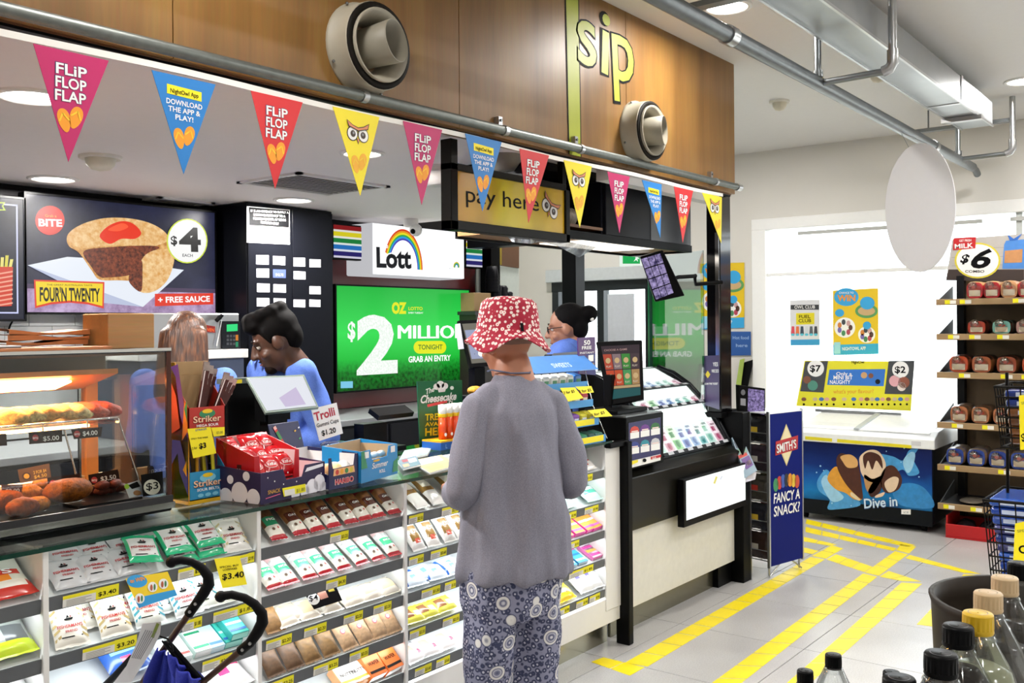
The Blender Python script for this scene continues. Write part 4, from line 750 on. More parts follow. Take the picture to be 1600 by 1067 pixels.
m.poly([(.02, .43), (.075, .40), (.12, .28), (.16, .24), (.2, .21), (.2, .24), (.1, .44)], M('#6a3c9a', .5, var=0), 1).poly([(.02, .12), (.09, .16), (.11, .10), (.2, .03), (.2, .1), (.12, .2), (.03, .2)], M('#3c3c9c', .5, var=0), 1).poly([(.14, .2), (.2, .23), (.2, .3), (.17, .33)], M('#e88a1e', .5, var=0), 2).poly([(.03, .22), (.12, .24), (.08, .34), (.03, .38)], M('#e2592a', .5, var=0), 2).poly([(.17, .3), (.2, .26), (.2, .33)], M('#2f8f52', .5, var=0), 3).poly([(.15, .11), (.19, .09), (.19, .14)], M('#f0b21e', .5, var=0), 3)
m.build('side_print', sk)
def tierbox(z, colr, ell, label, txt2):
    t = thing('display_carton', label, 'carton', (RX+.0035, RY+.002, GZ+z), rot=(0, 0, 0)); m = MB(); W_, D_, H_ = .134, .09, .098
    w = .0025; mt = M(colr, .45, var=.03)
    m.box((0, 0, 0), (W_, w, H_*.9), mt).box((0, D_-w, 0), (W_, D_, H_*1.9), BROWNCARD).box((0, 0, 0), (W_, D_, w), BROWNCARD)
    for x in (0, W_-w): m.slab([(x, 0, 0), (x, D_, 0), (x, D_, H_*1.9), (x, 0, H_*.9)], (w, 0, 0), mt)
    m.build('box', t); fr = Fr((0, -.0005, 0), (1, 0, 0), (0, 0, 1)); m = MB(fr)
    m.disc(W_*.5, H_*.68, W_*.22, M(ell, .5, var=0), 1, rb=H_*.14).disc(W_*.5, H_*.76, W_*.14, M('#e8c21e', .5, var=0), 2, rb=H_*.07).text('Striker', W_*.5, H_*.40, H_*.2, M('#7a2a22', .5, var=0), 3, width=W_*.76, align='C', bold=.05).text('Striker', W_*.49, H_*.42, H_*.2, M('#f4c9a4', .5, var=0), 4, width=W_*.76, align='C', bold=.02).text(txt2, W_*.5, H_*.27, H_*.08, PAPER, 3, width=W_*.6, align='C', bold=.03)
    for k in range(3): m.disc(W_*(.3+.2*k), H_*.13, W_*.08, M(ell, .5, var=0), 2, rb=H_*.06)
    m.build('lettering', t)
tierbox(.013, '#2b8cba', '#7cc4de', 'blue sour stick carton on the lower tier of the acrylic rack', 'SOUR BELTS')
tierbox(.215, '#b02a20', '#2f8058', 'red sour stick carton on the upper tier of the acrylic rack', 'MEGA SOUR')
for i in range(12):
    x = 1.748+.0103*i; t = thing('sour_stick', 'yellow and black sour stick, %s along the lower carton' % ORD[i], 'sweets', (x, 2.66, GZ+.03), 'sour sticks in the blue carton'); m = MB(); dx = R8.uniform(-.006, .01); h = .155+R8.uniform(0, .022); c1 = M(['#c9c02a', '#d8cf3a', '#b8a820', '#e0a01e'][i % 4], .3, coat=.3)
    y0_ = 2.635+.012*(i % 3); m.obox((x-.006, y0_, GZ+.02), (.0125, 0, 0), (0, .006, 0), (dx, .02, h), c1); m.build('wrapper', t); m = MB(); m.obox((x+.001, y0_-.0006, GZ+.06), (.004, 0, 0), (0, .0005, 0), (dx*.5, .01, h*.5), M('#2a2440', .4, var=0)); m.build('lettering', t)
FOIL = M('#b9a8a4', .18, .9, var=.25, scale=30); DKF = M('#45201c', .25, .3, var=.2, scale=20)
for i in range(6):
    x = 1.765+.015*i; t = thing('chocolate_stick', 'silver and brown wrapped stick, %s along the red carton' % ORD[i], 'sweets', (x, 2.66, GZ+.25), 'leaning sticks in the red carton'); h = .235-.014*i; lean = .05+.01*i; y0_ = 2.636+.016*(i % 3)
    m = MB(); m.obox((x, y0_, GZ+.235), (.02, 0, -.004), (0, .007, 0), (lean, .02, h*.78), DKF); m.build('wrapper', t); m = MB(); m.obox((x+lean*.78, y0_+.0155, GZ+.235+h*.60), (.021, 0, -.004), (0, .0072, 0), (lean*.3, .008, h*.3), FOIL).obox((x+.002, y0_-.0007, GZ+.24), (.004, 0, 0), (0, .0005, 0), (lean, .02, h*.75), M('#d9c9c6', .3, var=0)); m.build('foil', t)
fr = Fr((0, 2.610, 1.1), (1, 0, 0), (0, .05, 1))
t, m = card('price_card', 'yellow three dollar price card hanging between the two cartons', 'price card', [(293, 670), (329, 667), (338, 708), (302, 716)], YEL, fr); m.ptext('$3', (311, 701), (322, 699), 8, INK, 2, bold=.05).ptext('2 for', (300, 703), (308, 701), 4, INK, 2).ptext('STRIKER', (305, 674), (323, 671), 3, M('#3a5a8a', .5, var=0), 2); m.ptext('ONLY THIS WEEK', (298, 687), (325, 684), 2.5, INK, 2); m.build('lettering', t)
fr = Fr((0, 2.618, 1.1), (1, 0, 0), (0, .05, 1)); t, m = card('price_ticket', 'small yellow shelf ticket on the upper tier of the acrylic rack', 'price ticket', [(330, 668), (351, 667), (351, 680), (334, 682)], YEL, fr); m.ptext('$3.00', (338, 678), (348, 677), 4, M('#8a8a20', .5, var=0), 2); m.build('lettering', t)
# ---- open cartons of sweets
def opencarton(name, label, o, yaw, w, d, hf, hb, mats, name2='carton', notch=None, hl=None, hr=None):
    """Origin at the front corner; mats: front, side, inside."""
    t = thing(name, label, name2, o, rot=(0, 0, yaw)); k = .003; f_, s_, i_ = mats; m = MB()
    if notch:
        a, b, z = notch; m.slab([(0, 0, 0), (w, 0, 0), (w, 0, hf), (w*b, 0, hf), (w*(b-.05), 0, z), (w*(a+.05), 0, z), (w*a, 0, hf), (0, 0, hf)], (0, k, 0), f_)
    else: m.box((0, 0, 0), (w, k, hf), f_)
    m.build('front_wall', t)
    MB().box((0, d-k, 0), (w, d, hb), f_).build('back_wall', t); MB().box((0, k, 0), (w, d-k, k), i_).build('bottom', t)
    for x, h in ((0, hl or hf), (w-k, hr or hf)): MB().slab([(x, k, 0), (x, d-k, 0), (x, d-k, hb), (x, k, h)], (k, 0, 0), s_).build('side_wall', t)
    m = MB(); m.box((k, d-k-.001, k), (w-k, d-k, hb-.001), i_).box((w-k-.001, k, k), (w-k, d-k, min(hf, hb)-.002), i_); m.build('lining', t); return t
PURP = M('#231742', .45, var=.02); CLOUD = M('#e9e6ee', .6, var=0); PINKIN = M('#d9c3c4', .6)
kc = opencarton('sweet_carton', 'long purple carton with white clouds holding red chocolate bags', (1.876, 2.452, GZ), math.radians(8), .30, .25, .098, .115, (PURP, PURP, PINKIN), notch=(.33, .68, .062))
m = MB(Fr((0, -.0008, 0), (1, 0, 0), (0, 0, 1)))
for x, z, r in ((.235, .018, .03), (.27, .03, .028), (.2, .012, .022), (.29, .01, .02), (.155, .008, .02)): m.disc(x, z, r, CLOUD, 1, rb=min(r, z-.0005) if z < r else r) if False else m.poly([(x+r*math.cos(a*math.pi/12), max(.001, z+r*math.sin(a*math.pi/12))) for a in range(24)], CLOUD, 1)
m.poly([(.2, .075), (.29, .083), (.29, .093), (.21, .088)], CLOUD, 1); m.poly([(.02, .015), (.085, .02), (.085, .0225), (.02, .0175)], M('#d9628a', .5, var=0), 1)
for x, z in ((.03, .08), (.1, .05), (.06, .065), (.16, .05), (.28, .06), (.12, .085)): m.disc(x, z, .0025, PAPER, 1, n=8)
m.text('SNACK', .03, .028, .012, M('#c99a3c', .5, var=0), 1); m.build('front_print', kc)
m = MB(Fr((-.0008, .25, 0), (0, -1, 0), (0, 0, 1)))
for x, z, r in ((.04, .02, .04), (.1, .012, .03), (.16, .03, .035), (.22, .02, .028), (.12, .07, .014), (.19, .085, .015)): m.poly([(min(.249, x+r*math.cos(a*math.pi/12)), max(.001, z+r*math.sin(a*math.pi/12))) for a in range(24)], CLOUD, 1)
m.build('side_print', kc)
fr = Fr((0, 2.44, 1.05), (1, .14, 0), (0, .02, 1)); o_, m = card('price_ticket', 'yellow and white shelf ticket on the purple carton front', 'price ticket', [(441, 763), (477, 756), (478, 768), (444, 776)], TK2, Fr((1.876, 2.449, GZ), (math.cos(.14), math.sin(.14), 0), (0, 0, 1))); m.ppoly([(444, 766), (460, 763), (461, 772), (445, 775)], TK1, 1).ptext('$1.80', (463, 769), (476, 766), 5, M('#8a8a20', .5, var=0), 2); m.build('lettering', o_)
rb = opencarton('red_carton', 'red carton of chocolate bags standing in the purple carton', (1.893, 2.505, GZ+.0045), math.radians(8), .205, .17, .14, .19, (M('#b8141c', .4), M('#c0171f', .35, coat=.3), PINKIN), notch=(.1, .92, .05))
m = MB(Fr((-.0008, .17, 0), (0, -1, 0), (0, 0, 1))); m.rect(.095, .03, .115, .11, M('#4a1216', .5, var=0), 1); m.text('CHOC', .11, .04, .014, PAPER, 2, rot=math.pi/2); m.build('side_print', rb)
RB = M('#b01018', .2, coat=.6, var=.15, scale=20)
KINDS['kit'] = lambda kind: (lambda mf: prod('chocolate_bag', mf[0], [('lettering', (lambda t: (t.disc(0, .04, .026, PAPER, 1, rb=.013), t.disc(0, .04, .0245, M('#c3141c', .4, var=0), 2, rb=.0115), t.text('KitKat', 0, .036, .011, PAPER, 3, width=.038, align='C', bold=.04), t)[-1])(MB(mf[1])))]))(pouch('chocolate_bag', .075, .08, .03, RB))
c8, s8 = math.cos(math.radians(8)), math.sin(math.radians(8)); NB = 0
for j, (y, z, n) in enumerate(((.03, .055, 3), (.075, .085, 3), (.12, .115, 3))):
    for i in range(n):
        lx = .038+.07*i+(.006 if j == 1 else 0); a = .9; M4 = Matrix.Translation((1.893+lx*c8-y*s8, 2.505+lx*s8+y*c8, GZ+z)) @ Matrix.Rotation(math.radians(8)+R8.uniform(-.2, .2), 4, 'Z') @ Matrix.Rotation(a+R8.uniform(-.15, .15), 4, 'X')
        put('kit', M4, 'red chocolate bag, %s of the %s row in the red carton' % (ORD[i], ('front', 'middle', 'back')[j]), 'chocolate', 'red chocolate bags in the carton'); NB += 1
t, m = card('price_card', 'round white two dollar card among the red chocolate bags', 'price card', [(431+17*math.cos(a*.2617), 752+12.5*math.sin(a*.2617)) for a in range(24)], INK, Fr((0, 2.475, 1.08), (1, .14, 0), (0, .25, 1)))
m.pdisc(444, 747, .1, .1, PAPER, 1) if False else None
m.pdisc(431, 752, 15.5, 11.5, M('#eeeadf', .5, var=0), 1).ptext('$2', (424, 759), (440, 757), 10, INK, 2, bold=.05); m.build('lettering', t)
NAVY = M('#161a4a', .4, var=.02)
hb = opencarton('gummy_carton', 'navy gummy carton with a tall printed header card', (2.178, 2.478, GZ), math.radians(8), .155, .235, .108, .12, (NAVY, NAVY, M('#e9e6e4', .6)), notch=(.08, .9, .07), hl=.05)
m = MB(Fr((0, -.0008, 0), (1, 0, 0), (0, 0, 1))); m.text('HARIBO', .078, .014, .018, PAPER, 1, width=.1, align='C', bold=.08).text('HARIBO', .078, .0148, .0165, M('#d62a3a', .5, var=0), 2, width=.096, align='C', bold=.04); m.poly([(.02, .045), (.135, .045), (.13, .068), (.024, .068)], M('#e8b27a', .5, var=0), 1)
for k, c in enumerate(('#c23a30', '#e8a02a', '#3c8a4a', '#d8c03a')): m.disc(.04+.025*k, .056, .009, M(c, .4, var=0), 2)
m.build('front_print', hb)
MB().obox((.0, .232, .06), (.155, 0, 0), (0, .003, 0), (0, .045, .15), NAVY).build('header_card', hb, bevel=.001)
m = MB(Fr((0, .2305, .06), (1, 0, 0), (0, .045, .15))); m.text('HARIBO', .08, .012, .018, PAPER, 1, width=.085, align='C', bold=.06).text('HARIBO', .08, .0125, .017, M('#e05a5a', .5, var=0), 2, width=.083, align='C', bold=.03)
m.stroke([(.025, .145), (.07, .04)], .014, M('#d8352c', .5, var=0), 1).stroke([(.032, .128), (.045, .098)], .014, M('#3c8a4a', .5, var=0), 2).stroke([(.025, .147), (.03, .136)], .014, M('#e9b8b0', .5, var=0), 2)
for k, (a, b_, c) in enumerate(((.12, .12, '#e8b53a'), (.135, .09, '#3c9a5a'), (.1, .06, '#d84a8a'), (.12, .045, '#e8762a'), (.142, .13, '#e9e9e9'))): m.stroke([(a, b_), (a+.008, b_+.004)], .005, M(c, .5, var=0), 2)
m.build('header_print', hb)
for i in range(3):
    lump('gummy_bag', (2.212+.045*i, 2.53+.007*i, GZ+.045), (.026, .035, .038), ['#d9a06a', '#e9c28a', '#e6e2de'][i], 'translucent gummy bag, %s along the navy carton' % ORD[i], 'sweets', 'gummy bags in the navy carton', .1, .1, 40+i)
BLU = M('#2086c4', .4, var=.03)
sb = opencarton('roll_carton', 'bright blue open carton with brown inside and small white labels', (2.338, 2.492, GZ), math.radians(14), .25, .165, .112, .125, (BLU, BLU, M('#b79c78', .7)), notch=(.24, .76, .075))
m = MB(Fr((0, -.0008, 0), (1, 0, 0), (0, 0, 1))); m.text('Summer', .125, .042, .02, PAPER, 1, width=.11, align='C', bold=.03, shear=.25).text('ROLL', .14, .02, .012, PAPER, 1, align='C', bold=.03).disc(.1, .069, .024, M('#d8a82a', .5, var=0), 2, rb=.004).rect(.02, .085, .05, .108, PAPER, 1).rect(.2, .085, .23, .108, PAPER, 1).poly([(.0, .05), (.04, .05), (.02, .112), (0, .112)], M('#2f8a5c', .5, var=0), 1).poly([(.21, .01), (.25, .01), (.25, .06), (.22, .05)], M('#2f8a5c', .5, var=0), 1); m.build('front_print', sb)
for i in range(4): lump('candy_roll', (2.40+.05*i, 2.57+.013*i, GZ+.075), (.032, .013, .012), '#cfe0ea', 'pale wrapped candy roll, %s along the bright blue carton' % ORD[i], 'sweets', 'candy rolls in the blue carton', .3, .08, 50+i)
# ---- cup with its paper sign
cu = thing('gummy_cup', 'clear lidded cup of gummies behind the blue carton', 'sweets', (2.5, 2.80, GZ)); c = V((2.49, 2.80, GZ)); m = MB(); m.lathe(c, (0, 0, 1), [(.001, .002), (.042, .002), (.052, .10), (.05, .10)], PLAST, 24); m.build('cup', cu); MB().lathe(c, (0, 0, 1), [(.055, .098), (.055, .106), (.04, .112), (.001, .112)], PLAST, 24).build('lid', cu); MB().lathe(c, (0, 0, 1), [(.001, .006), (.04, .006), (.047, .085), (.001, .09)], M('#a5482c', .5, var=.5, scale=90), 16).build('gummies', cu)
t, m = card('paper_sign', 'white paper sign for gummi cups standing behind the cup', 'sign', [(486, 639), (526, 629), (536, 677), (499, 689)], PAPER, Fr((0, 2.86, 1.1), (1, 0, 0), (0, .12, 1)))
m.ptext('Trolli', (492, 658), (524, 648), 13, M('#9c1c34', .5, var=0), 1, bold=.05).ptext('Trolli', (492.5, 657.5), (523.5, 647.5), 12, M('#c4283e', .5, var=0), 2, bold=.01).ptext('Gummi Cups', (495, 668), (529, 659), 6, INK, 2, bold=.02).ptext('$1.20', (503, 681), (525, 675), 8, INK, 2, bold=.04); m.build('lettering', t)
# ---- magazines, lollies, cheesecake sign
def magazine(label, pts, dz, cover, bits):
    z = GZ+dz; t = thing('magazine', label, 'magazine', PZ(*pts[0], z)); q = [PZ(*p, z) for p in pts]; m = MB(); m.slab(q, (0, 0, .006), PAPER); m.build('pages', t); m = MB(); m.slab([p+V((0, 0, .006)) for p in q], (0, 0, .0006), M(cover, .3, coat=.4, var=.15, scale=14)); m.build('cover', t)
    m = MB()
    for u, v, su, sv, c in bits:
        L = lambda a, b: (q[0].lerp(q[1], a)).lerp(q[3].lerp(q[2], a), b)+V((0, 0, .007)); m.add([L(u, v), L(u+su, v), L(u+su, v+sv), L(u, v+sv)], [(0, 1, 2, 3)], M(c, .4, var=0))
    m.build('print', t)
magazine('pale blue magazine lying at the back of the glass top', [(623, 722), (668, 712), (676, 698), (632, 706)], 0, '#9fb4b4', [(.1, .1, .5, .3, '#d9e4e2'), (.5, .5, .4, .3, '#c4a8a8')])
magazine('mixed colour magazine lying near the glass edge', [(630, 735), (658, 728), (650, 714), (620, 722)], .0075, '#6a7a94', [(.1, .1, .3, .3, '#d88a6a'), (.5, .4, .4, .4, '#c9d8dc'), (.2, .6, .3, .3, '#8a3c4a')])
magazine('open yellow and white magazine lying beside the customer', [(672, 741), (712, 729), (690, 713), (642, 722)], .0, '#d0c890', [(.05, .55, .8, .4, '#eceadf'), (.1, .1, .5, .3, '#b8b070'), (.6, .2, .3, .2, '#8aa078')])
lb = thing('lolly_display', 'blue and yellow lolly display base holding orange tubes', 'display', (3.25, 2.90, GZ)); MB().box((3.16, 2.855, GZ+.001), (3.38, 2.97, GZ+.035), M('#1f5aa8', .4)).build('base', lb); MB().box((3.16, 2.855, GZ+.035), (3.38, 2.97, GZ+.043), M('#e8b01e', .4)).build('base_top', lb)
m = MB(FY(2.8545, 3.16, GZ)); [m.text(s, .03+.035*i, .008, .018, M('#8ab4e0', .5, var=0), 1) for i, s in enumerate('LOLLY')]; m.build('lettering', lb)
for i in range(4):
    x = 3.215+.042*i; c = (x, 2.895, GZ+.043); t = thing('lolly_tube', 'orange lolly tube with white cap, %s from the sign edge' % ORD[i], 'sweets', c, 'orange lolly tubes'); MB().lathe(c, (0, 0, 1), [(.001, .001), (.018, .001), (.0185, .10), (.001, .10)], M('#e84a12', .3, coat=.4), 18).build('tube', t); MB().lathe(c, (0, 0, 1), [(.019, .10), (.02, .108), (.02, .114), (.019, .116)], M('#f2c21e', .4), 18).build('band', t); MB().lathe(c, (0, 0, 1), [(.0185, .116), (.0195, .122), (.019, .155), (.001, .158)], M('#efeeea', .4), 18).build('cap', t)
    m = MB(); m.cyl((x, 2.8762, GZ+.065), (x, 2.8755, GZ+.065), .008, PAPER, n=14); m.build('logo', t)
cs = thing('cheesecake_sign', 'dark green upright sign for cheesecakes behind the orange lollies', 'sign', (3.3, 2.99, GZ)); fr = FY(2.985); q = [fr.px(*p) for p in ((652, 596), (722, 594), (724, 706), (657, 708))]; zb = GZ+.001; q[2] = (q[2][0], zb); q[3] = (q[3][0], zb)
MB().slab([fr.at(*p) for p in q], (0, .006, 0), M('#0f5a34', .5, var=.02)).build('board', cs)
m = MB(fr); m.ptext('The', (666, 616), (679, 611), 8, PAPER, 1, bold=.04, shear=.3).ptext('Cheesecake', (657, 630), (713, 624), 12, PAPER, 2, bold=.05, shear=.3).ptext('Shop', (699, 633), (717, 637), 8, PAPER, 1, bold=.03, shear=.3).ppoly([(667, 632), (698, 625), (699, 629), (668, 636)], M('#d8484a', .5, var=0), 1)
for x, y, r in ((682, 604, 5), (688, 601, 6), (695, 603, 5)): m.pdisc(x, y, r, r, PAPER, 1)
m.ppoly([(683, 606), (697, 605), (695, 612), (685, 613)], PAPER, 2).pdisc(706, 606, 3, 3, PAPER, 1, 10)
for s, y, x1, cp in (('TREATS', 657, 704, 10), ('AVAILABLE', 666, 713, 6), ('HERE', 681, 700, 12)): m.ptext(s, (664, y), (x1, y-3), cp, M('#d8dc2a', .5, var=0), 1, bold=.05)
m.ptext('cheesecake.com', (661, 695), (705, 692), 4, PAPER, 1); m.build('lettering', cs)
# ---- tills
tl = thing('till_tablet', 'bright white tilted till screen on a dark housing behind the sweets', 'till', (2.37, 2.95, GZ)); n_ = V((-.45, -.75, .48)).normalized(); o0 = PD(440, 612, 3.6); fr = Fr(o0, V((0, 0, 1)).cross(n_), n_.cross(V((0, 0, 1)).cross(n_)))
q = [fr.at(*fr.px(*p)) for p in ((385, 590), (475, 585), (498, 636), (415, 645))]; m = MB(); m.slab(q, -n_*.02, M('#9fb0a8', .2, .3)); m.build('frame', tl); m = MB(fr); m.ppoly([(388, 592), (473, 588), (494, 634), (417, 642)], E('#e9ecf4', .95), 2); m.ppoly([(436, 622), (462, 605), (478, 632), (446, 636)], E('#d5c8e6', .9), 3); m.build('display', tl)
m = MB(); m.obox(o0-n_*.022+V((-.06, .02, -.1)), (.12, 0, 0), (0, .06, 0), (0, 0, .09), BLACK).box((o0.x-.09, o0.y-.02, GZ+.001), (o0.x+.12, o0.y+.1, GZ+.05), BLACK).box((o0.x-.04, o0.y+.03, GZ+.05), (o0.x+.05, o0.y+.08, o0.z-.08), BLACK); m.build('stand', tl)
hs = thing('till_housing', 'tall dark till housing with grey top behind the acrylic rack', 'till', (2.2, 3.0, GZ)); a = PY(352, 592, 3.05); MB().box((a.x, 3.04, GZ+.001), (a.x+.24, 3.09, a.z-.02), BLACK).build('body', hs, bevel=.004); MB().box((a.x-.01, 3.03, a.z-.02), (a.x+.26, 3.09, a.z), M('#5c6464', .3, .4)).build('top_plate', hs); MB().box((a.x+.03, 3.0295, a.z-.018), (a.x+.06, 3.0305, a.z-.004), YEL).build('sticker', hs)
mt = thing('till_monitor', 'black framed till monitor partly hidden by the floral hat', 'till', (3.62, 3.05, GZ)); n_ = V((-.55, -.8, .2)).normalized(); fr = Fr(PD(745, 540, 4.75), V((0, 0, 1)).cross(n_), n_.cross(V((0, 0, 1)).cross(n_)))
q = [fr.at(*fr.px(*p)) for p in ((716, 501), (775, 498), (792, 570), (735, 574))]; MB().slab(q, -n_*.03, BLACK).build('frame', mt); m = MB(fr); m.ppoly([(722, 506), (771, 503), (785, 564), (737, 568)], E('#7e7a6e', .8), 1).ppoly([(726, 516), (772, 513), (783, 558), (737, 561)], E('#a9b2d4', .8), 2).pdisc(752, 552, 5, 5, E('#f4eedc', 1.6), 3); m.build('display', mt); c = fr.at(*fr.px(755, 568)); MB().box((c.x-.03, c.y+.03, GZ+.001), (c.x+.05, c.y+.07, c.z+.05), BLACK).box((c.x-.09, c.y-.02, GZ+.001), (c.x+.1, c.y+.09, GZ+.03), BLACK).build('stand', mt)
fr2 = fr; m = MB(); q = [fr2.at(*fr2.px(*p), 2) for p in ((711, 507), (719, 505), (725, 545), (716, 546))]; 
nt_ = thing('paper_note', 'small grey paper note stuck on the till monitor edge', 'note', q[3]); m.slab(q, DV*.002, M('#a7a9b4', .6)); m.build('note', nt_)
# ---- tiered sweet rack right of the customer
rk = thing('tiered_rack', 'tiered wire and acrylic sweet rack with blue sloping header board', 'display rack', (4.0, 2.7, GZ))
TI = [(.0, 2.44, 1.0), (.075, 2.49, 1.0), (.16, 2.535, 1.0), (.245, 2.58, 1.0)]
for k, (dz, y, _) in enumerate(TI):
    m = MB(); m.box((3.44, y, GZ+dz+.001), (3.86+.02*k, y+.10, GZ+dz+.006), M('#3a3c3e', .3)); m.build('tier', rk)
    m = MB(); m.box((3.44, y-.003, GZ+dz+.001), (3.86+.02*k, y, GZ+dz+.035), M('#3c94d8', .4, var=0)); m.box((3.62, y-.004, GZ+dz+.006), (3.84, y-.003, GZ+dz+.034), YEL) if k in (0, 1) else None; m.build('price_rail', rk)
m = MB(); m.tube([(3.885, 2.445, GZ+.01), (3.91, 2.54, GZ+.16), (3.93, 2.60, GZ+.34)], .003, CHROME, 6); m.tube([(3.435, 2.445, GZ+.01), (3.435, 2.60, GZ+.34)], .003, CHROME, 6); m.box((3.44, 2.68, GZ+.001), (3.94, 2.686, GZ+.34), BLACK); m.build('side_frame', rk)
m = MB(); m.obox((3.44, 2.54, GZ+.335), (.52, 0, 0), (0, .0, .004), (0, .09, .07), M('#4a86cc', .35, coat=.3)); m.build('header_board', rk); m = MB(Fr((3.44, 2.5395, GZ+.337), (1, 0, 0), (0, .09, .07))); m.text('SWEETS', .18, .03, .03, M('#cfe0f4', .5, var=0), 2); m.build('header_lettering', rk)
RK = random.Random(4); TC = [['#2f5a54', '#3c6a60', '#1f4a3c', '#2f7a5a', '#274a44', '#31685a'], ['#3c8ad0', '#2c6ab8', '#5aa0dc', '#7a4a9a', '#c9c23a', '#d8cc3a'], ['#2a3a7a', '#a8503a', '#d8d2c8', '#e0dcd2', '#c9c9c4', '#b83a48'], ['#e6e4da', '#dfe0d6', '#eae8e0', '#e2e0d4', '#e8e6dc', '#3c7ac4']]
for k, (dz, y, _) in enumerate(TI):
    for i in range(6):
        x = 3.47+.066*i+.01*k; t = thing('sweet_pack', '%s sweet pack, %s along the %s tier of the wire rack' % (['dark green', 'blue or yellow', 'mixed colour', 'white'][k], ORD[i], ['lowest', 'second', 'third', 'top'][k]), 'sweets', (x+.03, y+.04, GZ+dz+.006), 'packs on the %s tier of the wire rack' % ['lowest', 'second', 'third', 'top'][k])
        h = [.035, .05, .055, .06][k]; m = MB(); m.obox((x, y+.012, GZ+dz+.007), (.058, 0, 0), (0, .06, .012), (0, -.004, h), M(TC[k][i], .3, coat=.3)); m.build('pack', t, bevel=.006); m = MB(); m.obox((x+.012, y+.0095, GZ+dz+.007+h*.3), (.034, 0, 0), (0, .001, 0), (0, -.002, h*.4), M(['#9fc4b4', '#e9e9f0', '#f0ead0', '#4a8a5a'][k], .4, var=0)); m.build('label', t)
for pts, lab in (([(875, 606), (898, 605), (912, 622), (888, 627)], 'yellow price card on the third tier, nearest the customer'), ([(899, 604), (924, 603), (928, 613), (910, 615)], 'yellow price card on the third tier, beside the wire frame'), ([(918, 641), (945, 638), (957, 650), (930, 652)], 'yellow and blue card on the second tier end')):
    t, m = card('price_card', lab, 'price card', pts, YEL, Fr((0, 2.50, 1.2), (1, 0, 0), (0, .3, 1))); m.ptext('2 for $5', (pts[0][0]+6, pts[0][1]+10), (pts[1][0], pts[1][1]+8), 4, INK, 1); m.build('lettering', t)
t, m = card('purple_sign', 'small purple and navy sign standing on top of the tiered rack', 'sign', [(903, 528), (930, 526), (931, 586), (905, 584)], M('#4a1f5c', .4, var=.03), Fr((0, 2.62, 1.4), (1, 0, 0), (0, 0, 1)), .006)
m.ppoly([(916, 553), (930, 552), (931, 586), (917, 585)], M('#26236a', .4, var=0), 1).ptext('50', (912, 539), (922, 538), 7, PAPER, 2, bold=.04).ptext('FREE', (909, 546), (924, 545), 5, PAPER, 2, bold=.03).ptext('INSTANT', (906, 553), (928, 552), 3, PAPER, 2).ppoly([(919, 555), (927, 554), (927, 564), (919, 565)], PAPER, 2).ppoly([(919, 568), (928, 567), (928, 577), (919, 578)], M('#b8923a', .5, var=0), 2); m.build('lettering', t)
MB().box((3.93, 2.625, GZ+.30), (3.95, 2.635, GZ+.42), INK).build('stem', t)

pb = thing('pastry_box', 'small black box with a golden pastry on top behind the customer', 'box', PY(745, 640, 2.98)); c = PY(744, 610, 2.98); MB().box((c.x-.05, 2.94, GZ+.001), (c.x+.05, 3.04, c.z-.022), BLACK).build('box', pb, bevel=.003); lump('golden_pastry', (c.x, 2.985, c.z), (.045, .04, .022), '#c98f2c', 'round golden pastry sitting by the shoulder of the customer', 'food', None, 0, .1, 91)
# ================================================================ behind the counter
def EN(h1, h2, scale=20, s=1.0, detail=5):
    m, nt, b, L, nn = nodemat('screen_texture'); tc = nn('ShaderNodeTexCoord'); n = nn('ShaderNodeTexNoise', Scale=scale, Detail=detail, Roughness=.7); r = ramp(nn, [(.35, h1), (.65, h2)])
    L(tc.outputs['Object'], n.inputs['Vector']); L(n.outputs['Fac'], r.inputs[0]); L(r.outputs[0], b.inputs['Emission Color']); b.inputs['Emission Strength'].default_value = s; b.inputs['Base Color'].default_value = (.01, .01, .01, 1); b.inputs['Specular IOR Level'].default_value = .06; b.inputs['Roughness'].default_value = .25; return m
def Zf(ox, oy, sc): return lambda *ps: [(ox+x/sc, oy+y/sc) for x, y in ps]
def screen(name, label, pts, y, cat='screen', bez=.012):
    fr = FY(y); t = thing(name, label, cat, PY(*pts[3], y)); q = [fr.px(*p) for p in pts]; x0 = min(a for a, b in q); x1 = max(a for a, b in q); z0 = (q[2][1]+q[3][1])/2; z1 = (q[0][1]+q[1][1])/2
    MB().box((x0-bez, y+.002, z0-bez), (x1+bez, y+.07, z1+bez), BLACK).build('housing', t, bevel=.004); m = MB()
    for a, b_, c, d in ((x0-bez, z0-bez, x1+bez, z0), (x0-bez, z1, x1+bez, z1+bez), (x0-bez, z0, x0, z1), (x1, z0, x1+bez, z1)): m.box((a, y-.006, b_), (c, y+.002, d), BLACK)
    m.build('bezel', t); return t, fr, (x0, z0, x1, z1)
# ---- pie menu screen
t, fr, (x0, z0, x1, z1) = screen('menu_screen', 'large menu screen showing a meat pie with red sauce and dollar 4 price', [(42, 306), (335, 330), (335, 483), (42, 495)], 5.25, 'menu screen')
z5 = Zf(0, 280, 3.81); m = MB(fr); m.rect(x0, z0, x1, z1, EN('#14172e', '#262a48', 3, 1), 1); m.rect(x0, z0, x1, z0+(z1-z0)*.2, EN('#8a6f96', '#c9b0d6', 9, 1), 2); m.rect(x0, z0+(z1-z0)*.2, x1, z0+(z1-z0)*.24, E('#4a3a58'), 2); m.build('picture_ground', t)
m = MB(fr); m.ppoly(z5((163, 512), (400, 462), (700, 480), (1094, 540), (850, 760), (600, 720)), E('#e6ecf6', 1.0), 3); m.ppoly(z5((163, 512), (520, 640), (850, 760), (600, 735)), E('#b9c2dc', 1), 4)
CR = EN('#b9742c', '#f0c078', 26, 1); CR2 = EN('#d99a48', '#f6d49c', 30, 1); FI = EN('#3c160c', '#96482a', 60, 1)
